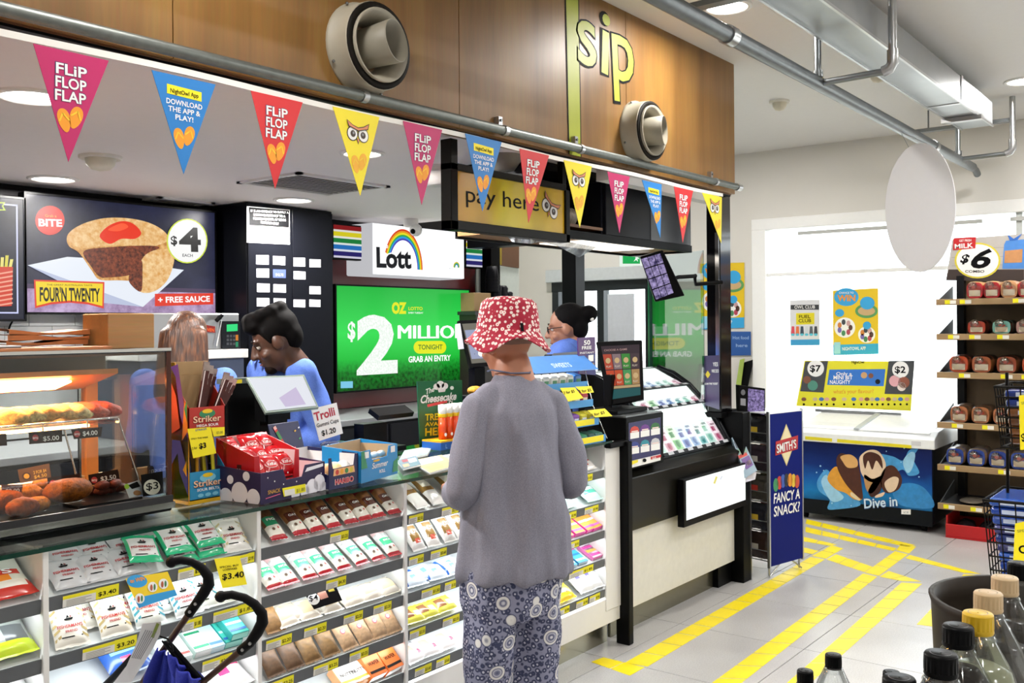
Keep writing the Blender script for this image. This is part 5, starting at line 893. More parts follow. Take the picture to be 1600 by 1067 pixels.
m.pblob(z5((396, 350), (430, 300), (520, 255), (640, 230), (780, 235), (900, 265), (985, 320), (1000, 370), (1035, 450), (1005, 540), (850, 600), (700, 602), (590, 598), (545, 545), (470, 440), (410, 400)), CR, 5)
m.pblob(z5((396, 345), (430, 300), (520, 255), (640, 230), (780, 235), (900, 265), (985, 320), (990, 370), (900, 400), (800, 395), (650, 395), (500, 410), (420, 385)), CR2, 6)
m.pblob(z5((495, 430), (640, 405), (860, 395), (945, 405), (900, 440), (850, 500), (800, 520), (770, 570), (640, 585), (590, 580), (540, 520)), FI, 7)
m.pblob(z5((590, 340), (640, 280), (720, 250), (790, 265), (838, 320), (800, 355), (720, 355), (650, 385)), E('#e8300e'), 8); m.pblob(z5((640, 300), (720, 262), (760, 285), (700, 310)), E('#ff5a30'), 9)
m.pblob(z5((840, 480), (910, 425), (1000, 420), (1035, 470), (1000, 590), (930, 660), (850, 676), (800, 630)), CR2, 8); m.pblob(z5((770, 560), (800, 500), (840, 485), (845, 560), (840, 660), (810, 660), (765, 610)), FI, 9); m.build('pie_picture', t)
m = MB(fr); X, Y = z5((296, 245))[0]; m.pdisc(X, Y, 23, 23, E('#e02a14'), 3).ptext('BITE', (60, 353), (97, 354), 11, E('#ffffff', 1), 4, bold=.06).ptext('Grab a', (70, 339), (88, 339.5), 4, E('#f0a040'), 4); m.build('bite_badge', t); m = MB(fr)
X, Y = z5((1110, 368))[0]; m.pdisc(X, Y, 32, 35, E('#cfe03a'), 10).pdisc(X, Y, 30, 33, E('#f6f6f4', 1), 11).ptext('4', (279, 391), (313, 392), 35, E('#08080a'), 12, bold=.07).ptext('$', (266, 382), (276, 382), 13, E('#08080a'), 12, bold=.05).ptext('EACH', (284, 401), (300, 401.5), 4.5, E('#22242e'), 12)
m.build('price_badge', t)
m = MB(fr); a = z5((198, 598), (618, 612), (614, 770), (520, 745), (410, 735), (300, 745), (205, 768)); m.ppoly(a, E('#e0402a'), 10); m.ppoly(z5((208, 608), (608, 622), (605, 755), (515, 732), (410, 722), (300, 732), (214, 754)), E('#f2d420'), 11)
m.ptext("FOUR'N TWENTY", (61, 470), (155, 471), 21, E('#101010'), 12, bold=.05).ptext('THE GREAT AUSTRALIAN TASTE', (72, 446), (143, 447), 2.4, E('#6a5a10'), 12); m.build('brand_badge', t)
m = MB(fr); m.ppoly(z5((918, 682), (1266, 678), (1266, 745), (918, 756)), E('#e0341c'), 10).ptext('+ FREE SAUCE', (246, 473), (327, 471), 9, E('#ffffff', 1), 11, bold=.05); m.build('sauce_banner', t)
# ---- fries screen
t, fr, (x0, z0, x1, z1) = screen('menu_screen', 'dark menu screen with a striped cup of fries cut by the picture edge', [(-240, 290), (36, 308), (36, 492), (-240, 506)], 5.25, 'menu screen')
m = MB(fr); m.rect(x0, z0, x1, z1, EN('#0c1024', '#161b34', 4, 1), 1); m.build('picture_ground', t)
m = MB(fr); g = .03; k = .008; NE = E('#cfd4ff', 1)
for a, b_, c, d in ((x0+g, z0+g, x1-g, z0+g+k), (x0+g, z1-g-k, x1-g, z1-g), (x1-g-k, z0+g, x1-g, z1-g), (x0+g, z0+g, x0+g+k, z1-g)): m.rect(a, b_, c, d, NE, 2)
m.ppoly([(-10, 315), (8, 316), (5, 322), (9, 329), (-10, 329)], E('#b8cf2a'), 3).ppoly([(-10, 317), (5, 318), (2.5, 322), (5, 327), (-10, 327)], E('#12162c'), 4); m.build('neon_frame', t)
m = MB(fr); m.ppoly([(-30, 415), (20, 417), (18, 478), (-26, 480)], E('#d2402a'), 3)
for i in range(8): y_ = 424+i*7; m.ppoly([(-30, y_), (-4, y_+3), (19.5, y_-1), (19.5, y_+1.5), (-4, y_+5.5), (-30, y_+2.5)], E('#f0a890'), 4)
for i in range(7): x_ = -26+i*6.5; m.ppoly([(x_, 417), (x_+5, 417), (x_+5+(i-3)*.8, 405-(i % 3)*3), (x_+(i-3)*.8, 405-(i % 3)*3)], E('#d9cf4a' if i % 2 else '#e8dc7a'), 5)
m.build('fries_picture', t)
# ---- tiled splashback, back bench, oven
tb = base('wall_back'); tb['kind'] = 'structure'; WT = M('#c9cccb', .25, var=.03)
MB().box((1.2, BY-.012, .95), (3.9, BY-.001, 1.66), M('#8d9090', .8)).build('splashback', tb); pr = None
for r in range(4):
    for c in range(10):
        x = 1.25+c*.262+(.13 if r % 2 else 0); z = 1.61-r*.088
        if pr is None: pr = MB().box((.001, 0, .001), (.26, .007, .086), WT).build('tile', tb, bevel=.0012); o = pr
        else: o = dup(pr, None, tb)
        o.location = (x, BY-.018, z-.04)
cb = thing('black_cable', 'thin black cable hanging on the white tiles under the menu screens', 'cable', PY(20, 500, 5.36)); MB().tube([PY(23, 494, 5.365), PY(21, 499, 5.365), PY(16, 508, 5.365), PY(12, 520, 5.365)], .005, BLACK, 6).build('cord', cb)
bb = thing('back_bench', 'long dark back bench with grey top edge under the screens', 'bench', (4, 5.0, 0)); MB().box((1.2, 4.72, 0), (6.1, 5.38, .90), M('#141518', .5)).build('carcass', bb); MB().box((1.2, 4.70, .90), (6.1, 5.385, .94), M('#8f9294', .3, .3)).build('top', bb, bevel=.004)
for i in range(7): MB().box((1.25+i*.69, 4.705, .1), (1.91+i*.69, 4.72, .88), M('#1b1c20', .45)).build('door', bb, bevel=.003)
ov = thing('speed_oven', 'stainless steel oven with green display standing on the back bench', 'oven', (3.2, 4.9, 1.15)); SS = M('#a9a9a8', .3, .7, var=.06, scale=6)
p0 = PY(262, 489, 4.72); p1 = PY(377, 489, 4.72); zb = PY(350, 546, 4.72).z
MB().box((p0.x-.14, 4.74, zb), (p1.x, 5.25, p0.z), SS).build('body', ov, bevel=.006); cpx = PY(348, 500, 4.72).x
MB().box((cpx, 4.725, zb+.005), (p1.x-.004, 4.74, p0.z-.045), M('#1b1d20', .3)).build('control_panel', ov); fr = FY(4.724); m = MB(fr); m.ppoly([(354, 507), (371, 506), (371, 517), (354, 518)], E('#2fd67a', 1.1), 2); m.build('display', ov)
m = MB(fr)
for i in range(3):
    for j in range(3): m.ppoly([(354+j*5, 523+i*6), (357.5+j*5, 523+i*6), (357.5+j*5, 527+i*6), (354+j*5, 527+i*6)], M('#3a3d42', .5, var=0), 2)
m.ppoly([(368, 523), (372, 523), (372, 532), (368, 532)], E('#e08a2a', .8), 2).ppoly([(368, 534), (372, 534), (372, 542), (368, 542)], E('#2a9a6a', .8), 2); m.build('buttons', ov)
m = MB(fr); m.obox(PY(300, 545, 4.735), (.01, 0, 0), (0, .004, 0), (.0, 0, .0), SS) if False else None
m.ppoly([(318, 507), (336, 510), (336, 520), (316, 518)], M('#8a1c14', .4, var=0), 2).ptext('OVEN', (319, 517), (334, 518), 5, M('#e0662a', .4, var=0), 3, bold=.04); m.ppoly([(337, 540), (346, 500), (347, 500), (339, 541)], M('#d9d9d6', .3, var=0), 2); m.build('logo', ov)
MB().cyl(PY(343, 496, 4.73), PY(343, 496, 4.69), .014, BLACK).cyl(PY(338, 501, 4.69), PY(347, 492, 4.69), .012, BLACK).build('handle', ov)
MB().box((p0.x-.2, 4.68, zb-.05), (p1.x+.02, 5.3, zb), WHITE).build('shelf', ov, bevel=.004); MB().box((p0.x-.18, 4.7, .942), (p1.x, 5.28, zb-.05), M('#3a4358', .5)).build('stand', ov)
# ---- tobacco cabinet
tc_ = thing('price_cabinet', 'tall plain black storage cabinet dotted with small white price stickers', 'cabinet', (4.1, 5.2, 0)); YT = 5.02
a = PY(385, 400, YT).x; b_ = PY(519, 400, YT).x; MB().box((a, YT, .945), (b_, BY-.001, 2.345), M('#0c0d12', .3)).build('body', tc_, bevel=.003)
mid = (a+b_)/2; MB().box((a+.006, YT-.012, 1.0), (mid-.003, YT, 2.33), M('#0d0e13', .28)).build('door', tc_, bevel=.002); MB().box((mid+.003, YT-.012, 1.0), (b_-.006, YT, 2.33), M('#0d0e13', .28)).build('door', tc_, bevel=.002)
z6 = Zf(360, 300, 3.5575); STK = [(143, 350, 213, 402), (237, 356, 305, 405), (351, 364, 416, 413), (440, 373, 502, 418), (146, 425, 215, 475), (237, 429, 308, 477), (352, 440, 417, 485), (148, 508, 218, 556), (239, 512, 309, 558), (440, 523, 502, 568), (147, 588, 217, 636), (241, 590, 308, 635), (351, 597, 416, 640), (439, 597, 501, 638)]
fr = FY(YT-.0125)
for i, (x0_, y0_, x1_, y1_) in enumerate(STK):
    (A, B, C_, D) = z6((x0_, y0_), (x1_, y0_+2), (x1_, y1_+1), (x0_, y1_-1)); col_ = M('#36426e' if i == 5 else '#dfe1ea', .5, var=0)
    rn = ['first', 'first', 'first', 'first', 'second', 'second', 'second', 'third', 'third', 'third', 'fourth', 'fourth', 'fourth', 'fourth'][i]; cn = ['first', 'second', 'third', 'fourth', 'first', 'second', 'third', 'first', 'second', 'fourth', 'first', 'second', 'third', 'fourth'][i]
    t, m = card('price_sticker', ('blue grey' if i == 5 else 'small white')+' price sticker, %s row and %s column of the black cabinet' % (rn, cn), 'price sticker', [A, B, C_, D], col_, fr, .001); t['group'] = 'price stickers on the black cabinet'
    m.ptext('$%d.%02d' % (27+i*3, (i*35) % 100), (A[0]+4, D[1]-3), (B[0]-4, C_[1]-3), 4, M('#9a9aa6', .5, var=0), 1); m.build('lettering', t)
A = z6((92, 78), (330, 98), (330, 292), (92, 280)); t, m = card('tobacco_notice', 'black and white tobacco age notice at the cabinet top', 'notice', A, PAPER, fr, .002); B = z6((102, 84), (326, 103), (326, 198), (104, 185)); m.ppoly(B, INK, 1)
for i, (s, a_, b2) in enumerate((('IT IS AN OFFENCE TO SUPPLY A', 112, 322), ('SMOKING PRODUCT TO A', 128, 305), ('PERSON UNDER 18 YEARS', 128, 308), ('PENALTIES APPLY', 168, 268))): p = z6((a_, 110+i*21), (b2, 120+i*21)); m.ptext(s, p[0], p[1], 3.4, PAPER, 2, bold=.03)
p = z6((144, 256), (290, 264)); m.ptext('NO SMOKING', p[0], p[1], 5, MGREY, 1, bold=.02); m.build('lettering', t)
# ---- red backdrop, TV
rp = thing('red_wall_panel', 'dark red wall panel around the green lottery screen', 'wall panel', (5.2, 5.39, .95)); a = PY(517, 500, 5.38); b_ = PY(742, 500, 5.38); MB().box((a.x, 5.375, .945), (b_.x, 5.399, PY(620, 400, 5.38).z+.15), M('#5e0a0e', .35)).build('panel', rp)
t, fr, (x0, z0, x1, z1) = screen('lottery_tv', 'large green lottery television reading 2 million tonight', [(526.5, 446), (732.5, 454), (732.5, 598), (526.5, 610)], 5.3, 'television')
GR, nt, b, L, nn = nodemat('lottery_green'); tc = nn('ShaderNodeTexCoord'); sx = nn('ShaderNodeSeparateXYZ'); L(tc.outputs['Object'], sx.inputs[0]); ob = None
n = nn('ShaderNodeTexNoise', Scale=34, Detail=4); r1 = ramp(nn, [(.0, '#0b5a16'), (.14, '#0c7a1e'), (.30, '#1fb83a'), (.55, '#34d552'), (1, '#1fae3c')]); mr = nn('ShaderNodeMapRange'); mr.inputs[1].default_value = -.0; mr.inputs[2].default_value = z1-z0
L(sx.outputs[2], mr.inputs[0]); L(mr.outputs[0], r1.inputs[0]); r2 = ramp(nn, [(.35, '#2a6a2a'), (.6, '#ffffff')]); L(tc.outputs['Object'], n.inputs['Vector']); L(n.outputs[0], r2.inputs[0])
mk = nn('ShaderNodeMapRange'); mk.inputs[1].default_value = (z1-z0)*.12; mk.inputs[2].default_value = (z1-z0)*.3; mk.inputs[3].default_value = .9; mk.inputs[4].default_value = 0; L(sx.outputs[2], mk.inputs[0])
mx = nn('ShaderNodeMix', data_type='RGBA', blend_type='MULTIPLY'); L(mk.outputs[0], mx.inputs[0]); L(r1.outputs[0], mx.inputs[6]); L(r2.outputs[0], mx.inputs[7]); L(mx.outputs[2], b.inputs['Emission Color']); b.inputs['Emission Strength'].default_value = 1.1; b.inputs['Base Color'].default_value = (.01, .01, .01, 1); b.inputs['Specular IOR Level'].default_value = .06; b.inputs['Roughness'].default_value = .2
m = MB(fr); m.rect(x0, z0, x1, z1, GR, 1); o = m.build('display', t)
# object coordinates start at the screen's lower edge
off = V((0, 0, z0)) - V(t.location); 
for v in o.data.vertices: v.co -= V((0, 0, off.z))
o.location.z += off.z
WW = EN('#dfeee0', '#ffffff', 60, 1.05, 2); W1 = E('#ffffff', 1.05); YG = E('#e6ea1e', 1)
m = MB(fr); m.ptext('2', (557, 581.5), (621, 578), 86, WW, 3, bold=.07).ptext('$', (543, 529), (555, 529), 26, WW, 3, bold=.05).ptext('MILLION', (621, 529), (727.5, 528), 21, W1, 3, bold=.0).ptext('MILLION', (623, 529), (729.5, 528), 21, W1, 4, bold=.0).ptext('MILLION', (622, 529), (728.5, 528), 21.5, W1, 5, bold=.0).ptext('OZ', (612, 489), (635, 489), 16, YG, 3, bold=.1).ptext('LOTTO', (638, 484.5), (660, 484.5), 5, YG, 3, bold=.04).ptext('EVERY TUESDAY', (638, 490), (661, 490), 2.6, W1, 3).ptext('GRAB AN ENTRY', (638, 566), (704, 563), 9, W1, 3, bold=.05); m.build('lettering', t)
m = MB(fr); pts = [(652+ (40 if k in (0, 1) else -1), 0) for k in range(0)]; pill = []
for k in range(24):
    an = k/24*2*math.pi; cx_ = 688 if math.cos(an) > 0 else 655; pill.append((cx_+9*math.cos(an), 542.5-10*math.sin(an)))
m.ppoly(pill, YG, 3).ptext('TONIGHT', (653, 546), (691, 545.5), 7.5, E('#3c7a2a'), 4, bold=.03); m.build('tonight_pill', t); m = MB(fr); m.ppoly([(532, 596), (551, 595.5), (551, 606), (532, 606.5)], E('#7cc8e6'), 3); m.build('badge', t)
# ---- lottery light box with striped wings
YL_ = 5.08; fr = FY(YL_); q = [fr.px(*p) for p in ((582, 349), (725, 362), (725, 436), (582, 427))]; lx0, lx1 = q[0][0], q[1][0]; lz0, lz1 = (q[2][1]+q[3][1])/2-.005, (q[0][1]+q[1][1])/2
ls = thing('lottery_light_box', 'glowing white lottery light box with rainbow arc and word lott', 'light box', ((lx0+lx1)/2, 5.2, lz0)); MB().box((lx0, YL_+.004, lz0), (lx1, 5.37, lz1), E('#e9e9ee', .62)).build('housing', ls, bevel=.01)
MB().box((lx0+.004, YL_, lz0+.004), (lx1-.004, YL_+.0045, lz1-.004), E('#fbfdff', 1.25)).build('face', ls); m = MB(fr); cx_, cy_ = fr.px(630.5, 420); zz = Zf(360, 300, 3.5575)
RC = ['#d8401c', '#e89a1c', '#e6e01e', '#2fa84a', '#2f9ae0', '#4a3ab0']; 
for i, c in enumerate(RC):
    r0 = .300-.014*i; r1_ = r0-.0145; pts = [(cx_+r0*.70*math.cos(a*math.pi/28*1.02), cy_+r0*1.0*math.sin(a*math.pi/28*1.02)) for a in range(0, 25)]; pin = [(cx_+r1_*.70*math.cos(a*math.pi/28*1.02), cy_+r1_*1.0*math.sin(a*math.pi/28*1.02)) for a in range(0, 25)]
    for a in range(24): m.poly([pts[a], pts[a+1], pin[a+1], pin[a]], E(RC[5-i] if False else c), 2)
m.build('rainbow', ls); m = MB(fr); m.ptext('Lott', (587, 417), (643, 419), 31, W1, 3, bold=.13).ptext('Lott', (588, 416.5), (642.5, 418.5), 30, E('#0a0c14'), 4, bold=.06).ptext('the', (594, 387), (606, 387.5), 7, W1, 5, bold=.03).ptext('the lott', (701, 420), (709, 421), 2, E('#8a9a9a'), 3)
for i, c in enumerate(('#e0c02a', '#3cb06a', '#3a8ad0')): m.pdisc(713, 416, 5-1.2*i, 7-1.8*i, E(c, .9), 3+i, 12)
m.pdisc(712.5, 418, 1.8, 4, E('#fbfdff', 1.25), 7, 10); m.ppoly([(707, 424), (719, 424), (719, 418.5), (707, 418)], E('#fbfdff', 1.25), 8); m.build('lettering', ls)
def wing(label, pts, y):
    fr = FY(y); t = thing('striped_light_panel', label, 'light panel', PY(*pts[3], y)); q = [fr.px(*p) for p in pts]; x0, x1 = q[0][0], q[1][0]; z1 = (q[0][1]+q[1][1])/2; z0 = (q[2][1]+q[3][1])/2
    MB().box((x0, y+.001, z0), (x1, y+.06, z1), BLACK).build('frame', t, bevel=.003); cols = ['#8a1418', '#e8e4dc', '#dfd21e', '#f0efe6', '#15803a', '#e6efe9', '#1f72c0', '#e4e8f2', '#231a6a', '#d9d6e8']; hs_ = [1, .45]*5; tot = sum(hs_); zc = z1-.012; H_ = z1-z0-.024
    for c, h in zip(cols, hs_): m = MB(fr); dz = H_*h/tot; m.slab([fr.at(x0+.012, zc-dz), fr.at(x1-.01, zc-dz), fr.at(x1-.01, zc), fr.at(x0+.012, zc)], (0, -.003, 0), E(c, .85)); m.build('stripe', t); zc -= dz
wing('rainbow striped light panel between the black cabinet and the lottery light box', [(519, 348), (568, 353), (568, 407), (519, 405)], 5.2); wing('rainbow striped light panel at the far end of the lottery light box', [(727, 368), (754, 370), (754, 420), (727, 418)], 5.25)
dc = thing('dome_camera', 'white dome security camera hanging over the lottery light box', 'camera', PZ(642, 344, BZ)); c = V(PZ(642, 342, BZ)); MB().lathe(c, (0, 0, -1), [(.055, 0), (.055, .05), (.045, .06), (.001, .06)], WHITE).build('mount', dc); c2 = c+V((.01, -.04, -.085)); MB().ball(c2, .048, M('#e6e6e4', .3), 16, 10).build('dome', dc); m = MB(); d2 = (EYE-c2).normalized(); m.ball(c2+d2*.03+V((.02, -.0, -.01)), .02, BLACK, 10, 8).ball(c2+d2*.03+V((-.02, .01, -.01)), .02, BLACK, 10, 8); m.build('lens', dc)
# ---- end of the back wall: coloured strips, cups, carton
cp_ = thing('menu_strip', 'yellow and brown strip panel high beside the black post', 'wall panel', PY(755, 415, 5.38)); fr = FY(5.375)
for nm, pts, c in (('yellow_panel', [(755, 380), (784, 382), (784, 414), (755, 412)], '#8f7a10'), ('brown_panel', [(784, 380), (811, 382), (811, 419), (784, 415)], '#5a3c26')): m = MB(fr); m.slab([fr.at(*fr.px(*p)) for p in pts], (0, .02, 0), M(c, .5)); m.build(nm, cp_)
wp_ = thing('pale_wall_panel', 'pale grey green wall panel behind the dark cup stack', 'wall panel', PY(755, 560, 5.385)); fr = FY(5.385); m = MB(fr); m.slab([fr.at(*fr.px(*p)) for p in ((744, 413), (811, 419), (811, 640), (744, 640))], (0, .012, 0), M('#c4ccc6', .4)); m.build('panel', wp_)
c = PY(769, 456, 5.2); t = thing('cup_stack', 'tall stack of black paper cups upside down by the pale panel', 'cups', c)
for k in range(5): MB().lathe(c+V((0, 0, .03*k)), (0, 0, 1), [(.062-.0*k, 0), (.062, .004), (.045, .1), (.001, .1)], M('#15151a', .5), 16).build('cup', t)
c = PY(783, 466, 5.2); t = thing('sauce_pots', 'dark grey pots standing next to the black cup stack', 'pots', c); 
for dx, h in ((-.07, .12), (.02, .11), (.09, .06)): MB().lathe(c+V((dx, 0, 0)), (0, 0, 1), [(.045, 0), (.05, h*.8), (.035, h), (.001, h)], M('#222228', .4), 14).build('pot', t)
a = PY(741, 486, 5.1); b_ = PY(767, 458, 5.1); t = thing('tan_carton', 'plain tan carton above the floral hat by the cup stack', 'carton', a); MB().box((a.x, 5.1, a.z), (b_.x, 5.25, b_.z), BROWNCARD).build('box', t, bevel=.003)
sh = thing('steel_shelf', 'dark shelf unit carrying the cups and the tan carton', 'shelf', (6.3, 5.2, .94)); z_ = PY(741, 486, 5.1).z; m = MB(); m.box((a.x-.0, 5.09, z_-.03), (6.45, 5.285, z_-.001), M('#3a3a3c', .5)); m.build('board', sh); MB().box((a.x+.02, 5.1, .942), (6.44, 5.28, z_-.03), M('#2c2622', .5)).build('body', sh); m = MB(); z2 = PY(780, 467, 5.2).z-.001; m.box((c.x-.2, 5.12, z_), (c.x+.14, 5.28, z2), M('#1f1f22', .5)); m.build('riser', sh)
eb = thing('card_terminal', 'black card terminal on an angled stand behind the magazines', 'till', (3.0, 3.12, .985)); m = MB(); m.obox(PY(590, 655, 3.02)+V((0, 0, -.005)), (.22, 0, 0), (0, .06, .03), (0, -.01, .02), BLACK); m.build('screen', eb); MB().box((2.86, 3.03, .9985), (3.0, 3.09, PY(600, 660, 3.02).z), BLACK).box((2.82, 3.01, .9985), (3.1, 3.095, 1.02), BLACK).build('stand', eb)
# ---- pay here sign
ph = thing('pay_here_sign', 'black framed yellow pay here sign hanging under the bulkhead', 'sign', (3.4, 2.65, 1.96)); YP = 2.64; fr = FY(YP); q = [fr.px(*p) for p in ((704, 228), (892, 280), (890, 374), (706, 350))]; x0, x1 = q[0][0], q[1][0]; z1, z0 = 2.235, 1.955
x0 = fr.px(705, 290)[0]; x1 = fr.px(891, 330)[0]
m = MB()
for a, b_, c, d in ((x0, z0, x1, z0+.04), (x0, z1-.03, x1, z1), (x0, z0, x0+.045, z1+.10), (x1-.035, z0, x1, z1)): m.box((a, YP, b_), (c, YP+.06, d), M('#17140f', .35))
m.box((x0+.04, YP+.02, z0+.04), (x1-.03, YP+.06, z1-.03), INK); m.build('frame', ph, bevel=.003)
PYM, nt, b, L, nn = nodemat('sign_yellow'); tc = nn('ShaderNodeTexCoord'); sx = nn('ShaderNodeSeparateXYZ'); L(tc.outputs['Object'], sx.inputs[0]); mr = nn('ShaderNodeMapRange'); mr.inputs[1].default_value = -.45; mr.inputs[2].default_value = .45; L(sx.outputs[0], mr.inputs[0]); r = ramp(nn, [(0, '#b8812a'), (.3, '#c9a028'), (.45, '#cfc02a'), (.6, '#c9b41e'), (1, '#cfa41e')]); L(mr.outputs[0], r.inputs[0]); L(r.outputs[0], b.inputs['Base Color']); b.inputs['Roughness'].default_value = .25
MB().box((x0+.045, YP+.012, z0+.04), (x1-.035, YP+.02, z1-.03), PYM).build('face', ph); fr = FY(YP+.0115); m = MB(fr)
m.ptext('pay here', (728, 315), (842, 330), 26, M('#15120a', .5, var=0), 1, bold=.005); m.build('lettering', ph); m = MB(fr); a, b_ = fr.px(859, 326); owl(m, a, b_, .066, 1, -.42); m.build('owl_emblem', ph)
m = MB(); [m.box((x, YP+.02, z1), (x+.03, YP+.05, BZ-.001), M('#17140f', .35)) for x in (x1-.035,)]; m.build('hanger', ph)
pc = thing('round_speaker', 'grey round ceiling fitting half hidden behind the pay here sign', 'ceiling fitting', PZ(787, 245, BZ)); c = V(PZ(787, 243, BZ)); MB().lathe(c, (0, 0, -1), [(.09, 0), (.08, .03), (.05, .07), (.001, .07)], M('#8a8478', .5)).build('body', pc)
c = V(PZ(686, 262, BZ)); pc = thing('round_speaker', 'pale round ceiling fitting at the end of the pay here sign frame', 'ceiling fitting', c); MB().lathe(c, (0, 0, -1), [(.12, 0), (.11, .05), (.06, .09), (.001, .09)], M('#d5cfc9', .5)).build('body', pc)
# ================================================================ lottery counter
lc = thing('lottery_counter', 'white fronted lottery counter with black fascia and steel kick plate', 'counter', (4.7, 2.6, 0))
MB().box((4.045, 2.48, .13), (5.36, 2.50, .545), M('#dedcd4', .35, coat=.2)).build('front_panel', lc); MB().box((4.045, 2.535, 0), (5.36, 2.55, .13), M('#85806c', .25, .85)).build('kick_plate', lc)
MB().box((4.045, 2.50, .13), (5.36, 3.03, .80), M('#1a1a1c', .5)).build('carcass', lc)
MB().slab([(4.04, 2.45, .525), (4.04, 2.44, .79), (4.04, 2.50, .83), (4.04, 2.50, .525)], (1.33, 0, 0), M('#15140f', .3, coat=.2)).build('fascia', lc, bevel=.003)
MB().box((4.04, 2.50, .80), (5.37, 3.03, .835), BLACK).build('top', lc, bevel=.003); MB().box((5.36, 2.42, .0), (5.46, 3.0, 1.02), BLACK).build('end_panel', lc, bevel=.004); MB().box((5.455, 2.415, .0), (5.465, 2.425, 1.02), STEEL).build('metal_edge', lc)
MB().box((5.18, 2.5, 0), (5.36, 2.54, .2), BLACK).build('plinth', lc)
lb2 = thing('lit_sign_box', 'glowing blank white light box on the lottery counter front', 'light box', (5.0, 2.40, .5)); m = MB(); m.box((4.57, 2.40, .47), (5.35, 2.439, .725), BLACK); m.build('frame', lb2, bevel=.003); fr = FY(2.399); m = MB(fr); m.rect(4.595, .505, 5.345, .715, E('#f4f8f4', 1.25), 0); m.build('face', lb2); m = MB(fr); m.ppoly([(1114, 755), (1118, 744), (1121, 745), (1117, 756)], E('#e8dc7a', 1), 2).ppoly([(1124, 749), (1127, 743), (1129, 744), (1126, 750)], E('#dfe3ea', 1), 2); m.build('faint_logo', lb2)
# ---- ticket box
tk = thing('ticket_box', 'black ticket dispenser box with six coloured ticket pictures', 'ticket box', (4.2, 2.5, .835)); MB().box((4.043, 2.435, .836), (4.42, 2.72, 1.095), BLACK).build('body', tk, bevel=.004); MB().box((4.05, 2.44, 1.095), (4.41, 2.71, 1.102), M('#74787a', .25, .5)).build('top_plate', tk)
fr = FY(2.434); m = MB(fr); m.ppoly([(982, 661), (1032, 652), (1032, 719), (982, 732)], PAPER, 1); m.ppoly([(982, 661), (1032, 652), (1032, 709), (982, 721)], M('#26245a', .4, var=0), 2)
for i, (c, s) in enumerate((('#c8321e', 0), ('#6a2a8a', 1), ('#1f6a2a', 2), ('#2a3a8a', 3), ('#1f8a9a', 4), ('#c9c9cc', 5))):
    x = 984+16.2*(i % 3); y = 686-(i % 3)*2.8+(24 if i > 2 else 0); m.ppoly([(x, y), (x+14, y-2.4), (x+14, y-15), (x+12, y-19), (x+7, y-20.5), (x+2, y-18), (x, y-13)], M(c, .4, var=0), 3).ppoly([(x, y), (x+14, y-2.4), (x+14, y-12), (x, y-9.6)], PAPER, 4).ppoly([(x+2, y-10.5), (x+12, y-12), (x+12, y-14), (x+2, y-12.5)], M('#f0d8d0', .5, var=0), 4)
m.ppoly([(982, 721), (996, 718), (996, 722), (982, 728)], YEL, 5).ppoly([(1016, 714), (1032, 710), (1032, 714), (1016, 718)], RED, 5).pdisc(1006, 719, 3, 3, INK, 6, 12).ptext('50', (1018, 718), (1024, 716), 3, PAPER, 6); m.build('front_print', tk)
# ---- curved scratch card display
sd = thing('scratch_card_display', 'curved glass lit scratch card display with black arched end rims', 'display case', (5.0, 2.7, .836)); DX0, DX1 = 4.52, 5.325
prof = [(2.50, .845), (2.57, .965), (2.655, 1.075), (2.76, 1.175), (2.87, 1.245), (2.98, 1.28)]
def rim(x): 
    m = MB(); m.slab([(x, y, z) for y, z in prof]+[(x, 3.02, 1.28), (x, 3.02, .84), (x, 2.50, .84)], (.02, 0, 0), BLACK); m.tube([(x+.01, y-.004, z+.006) for y, z in prof], .013, M('#101316', .2), 8); return m
rim(DX0-.02).build('end_rim', sd); rim(DX1).build('end_rim', sd); MB().box((DX0, 3.0, .84), (DX1, 3.02, 1.28), BLACK).build('back', sd)
SC = random.Random(2); PAL = [['#bfe6dc', '#e6f2ee', '#7fd0b8'], ['#e8b8c8', '#f2dce6', '#c84a7a'], ['#8ad08a', '#d9f0d4', '#3a9a5a'], ['#8aa6e0', '#d4def4', '#4a62b8'], ['#a8c4ea', '#e2eaf6', '#3a7ac4'], ['#9ad4d8', '#e8f4f4', '#2f9a9a']]
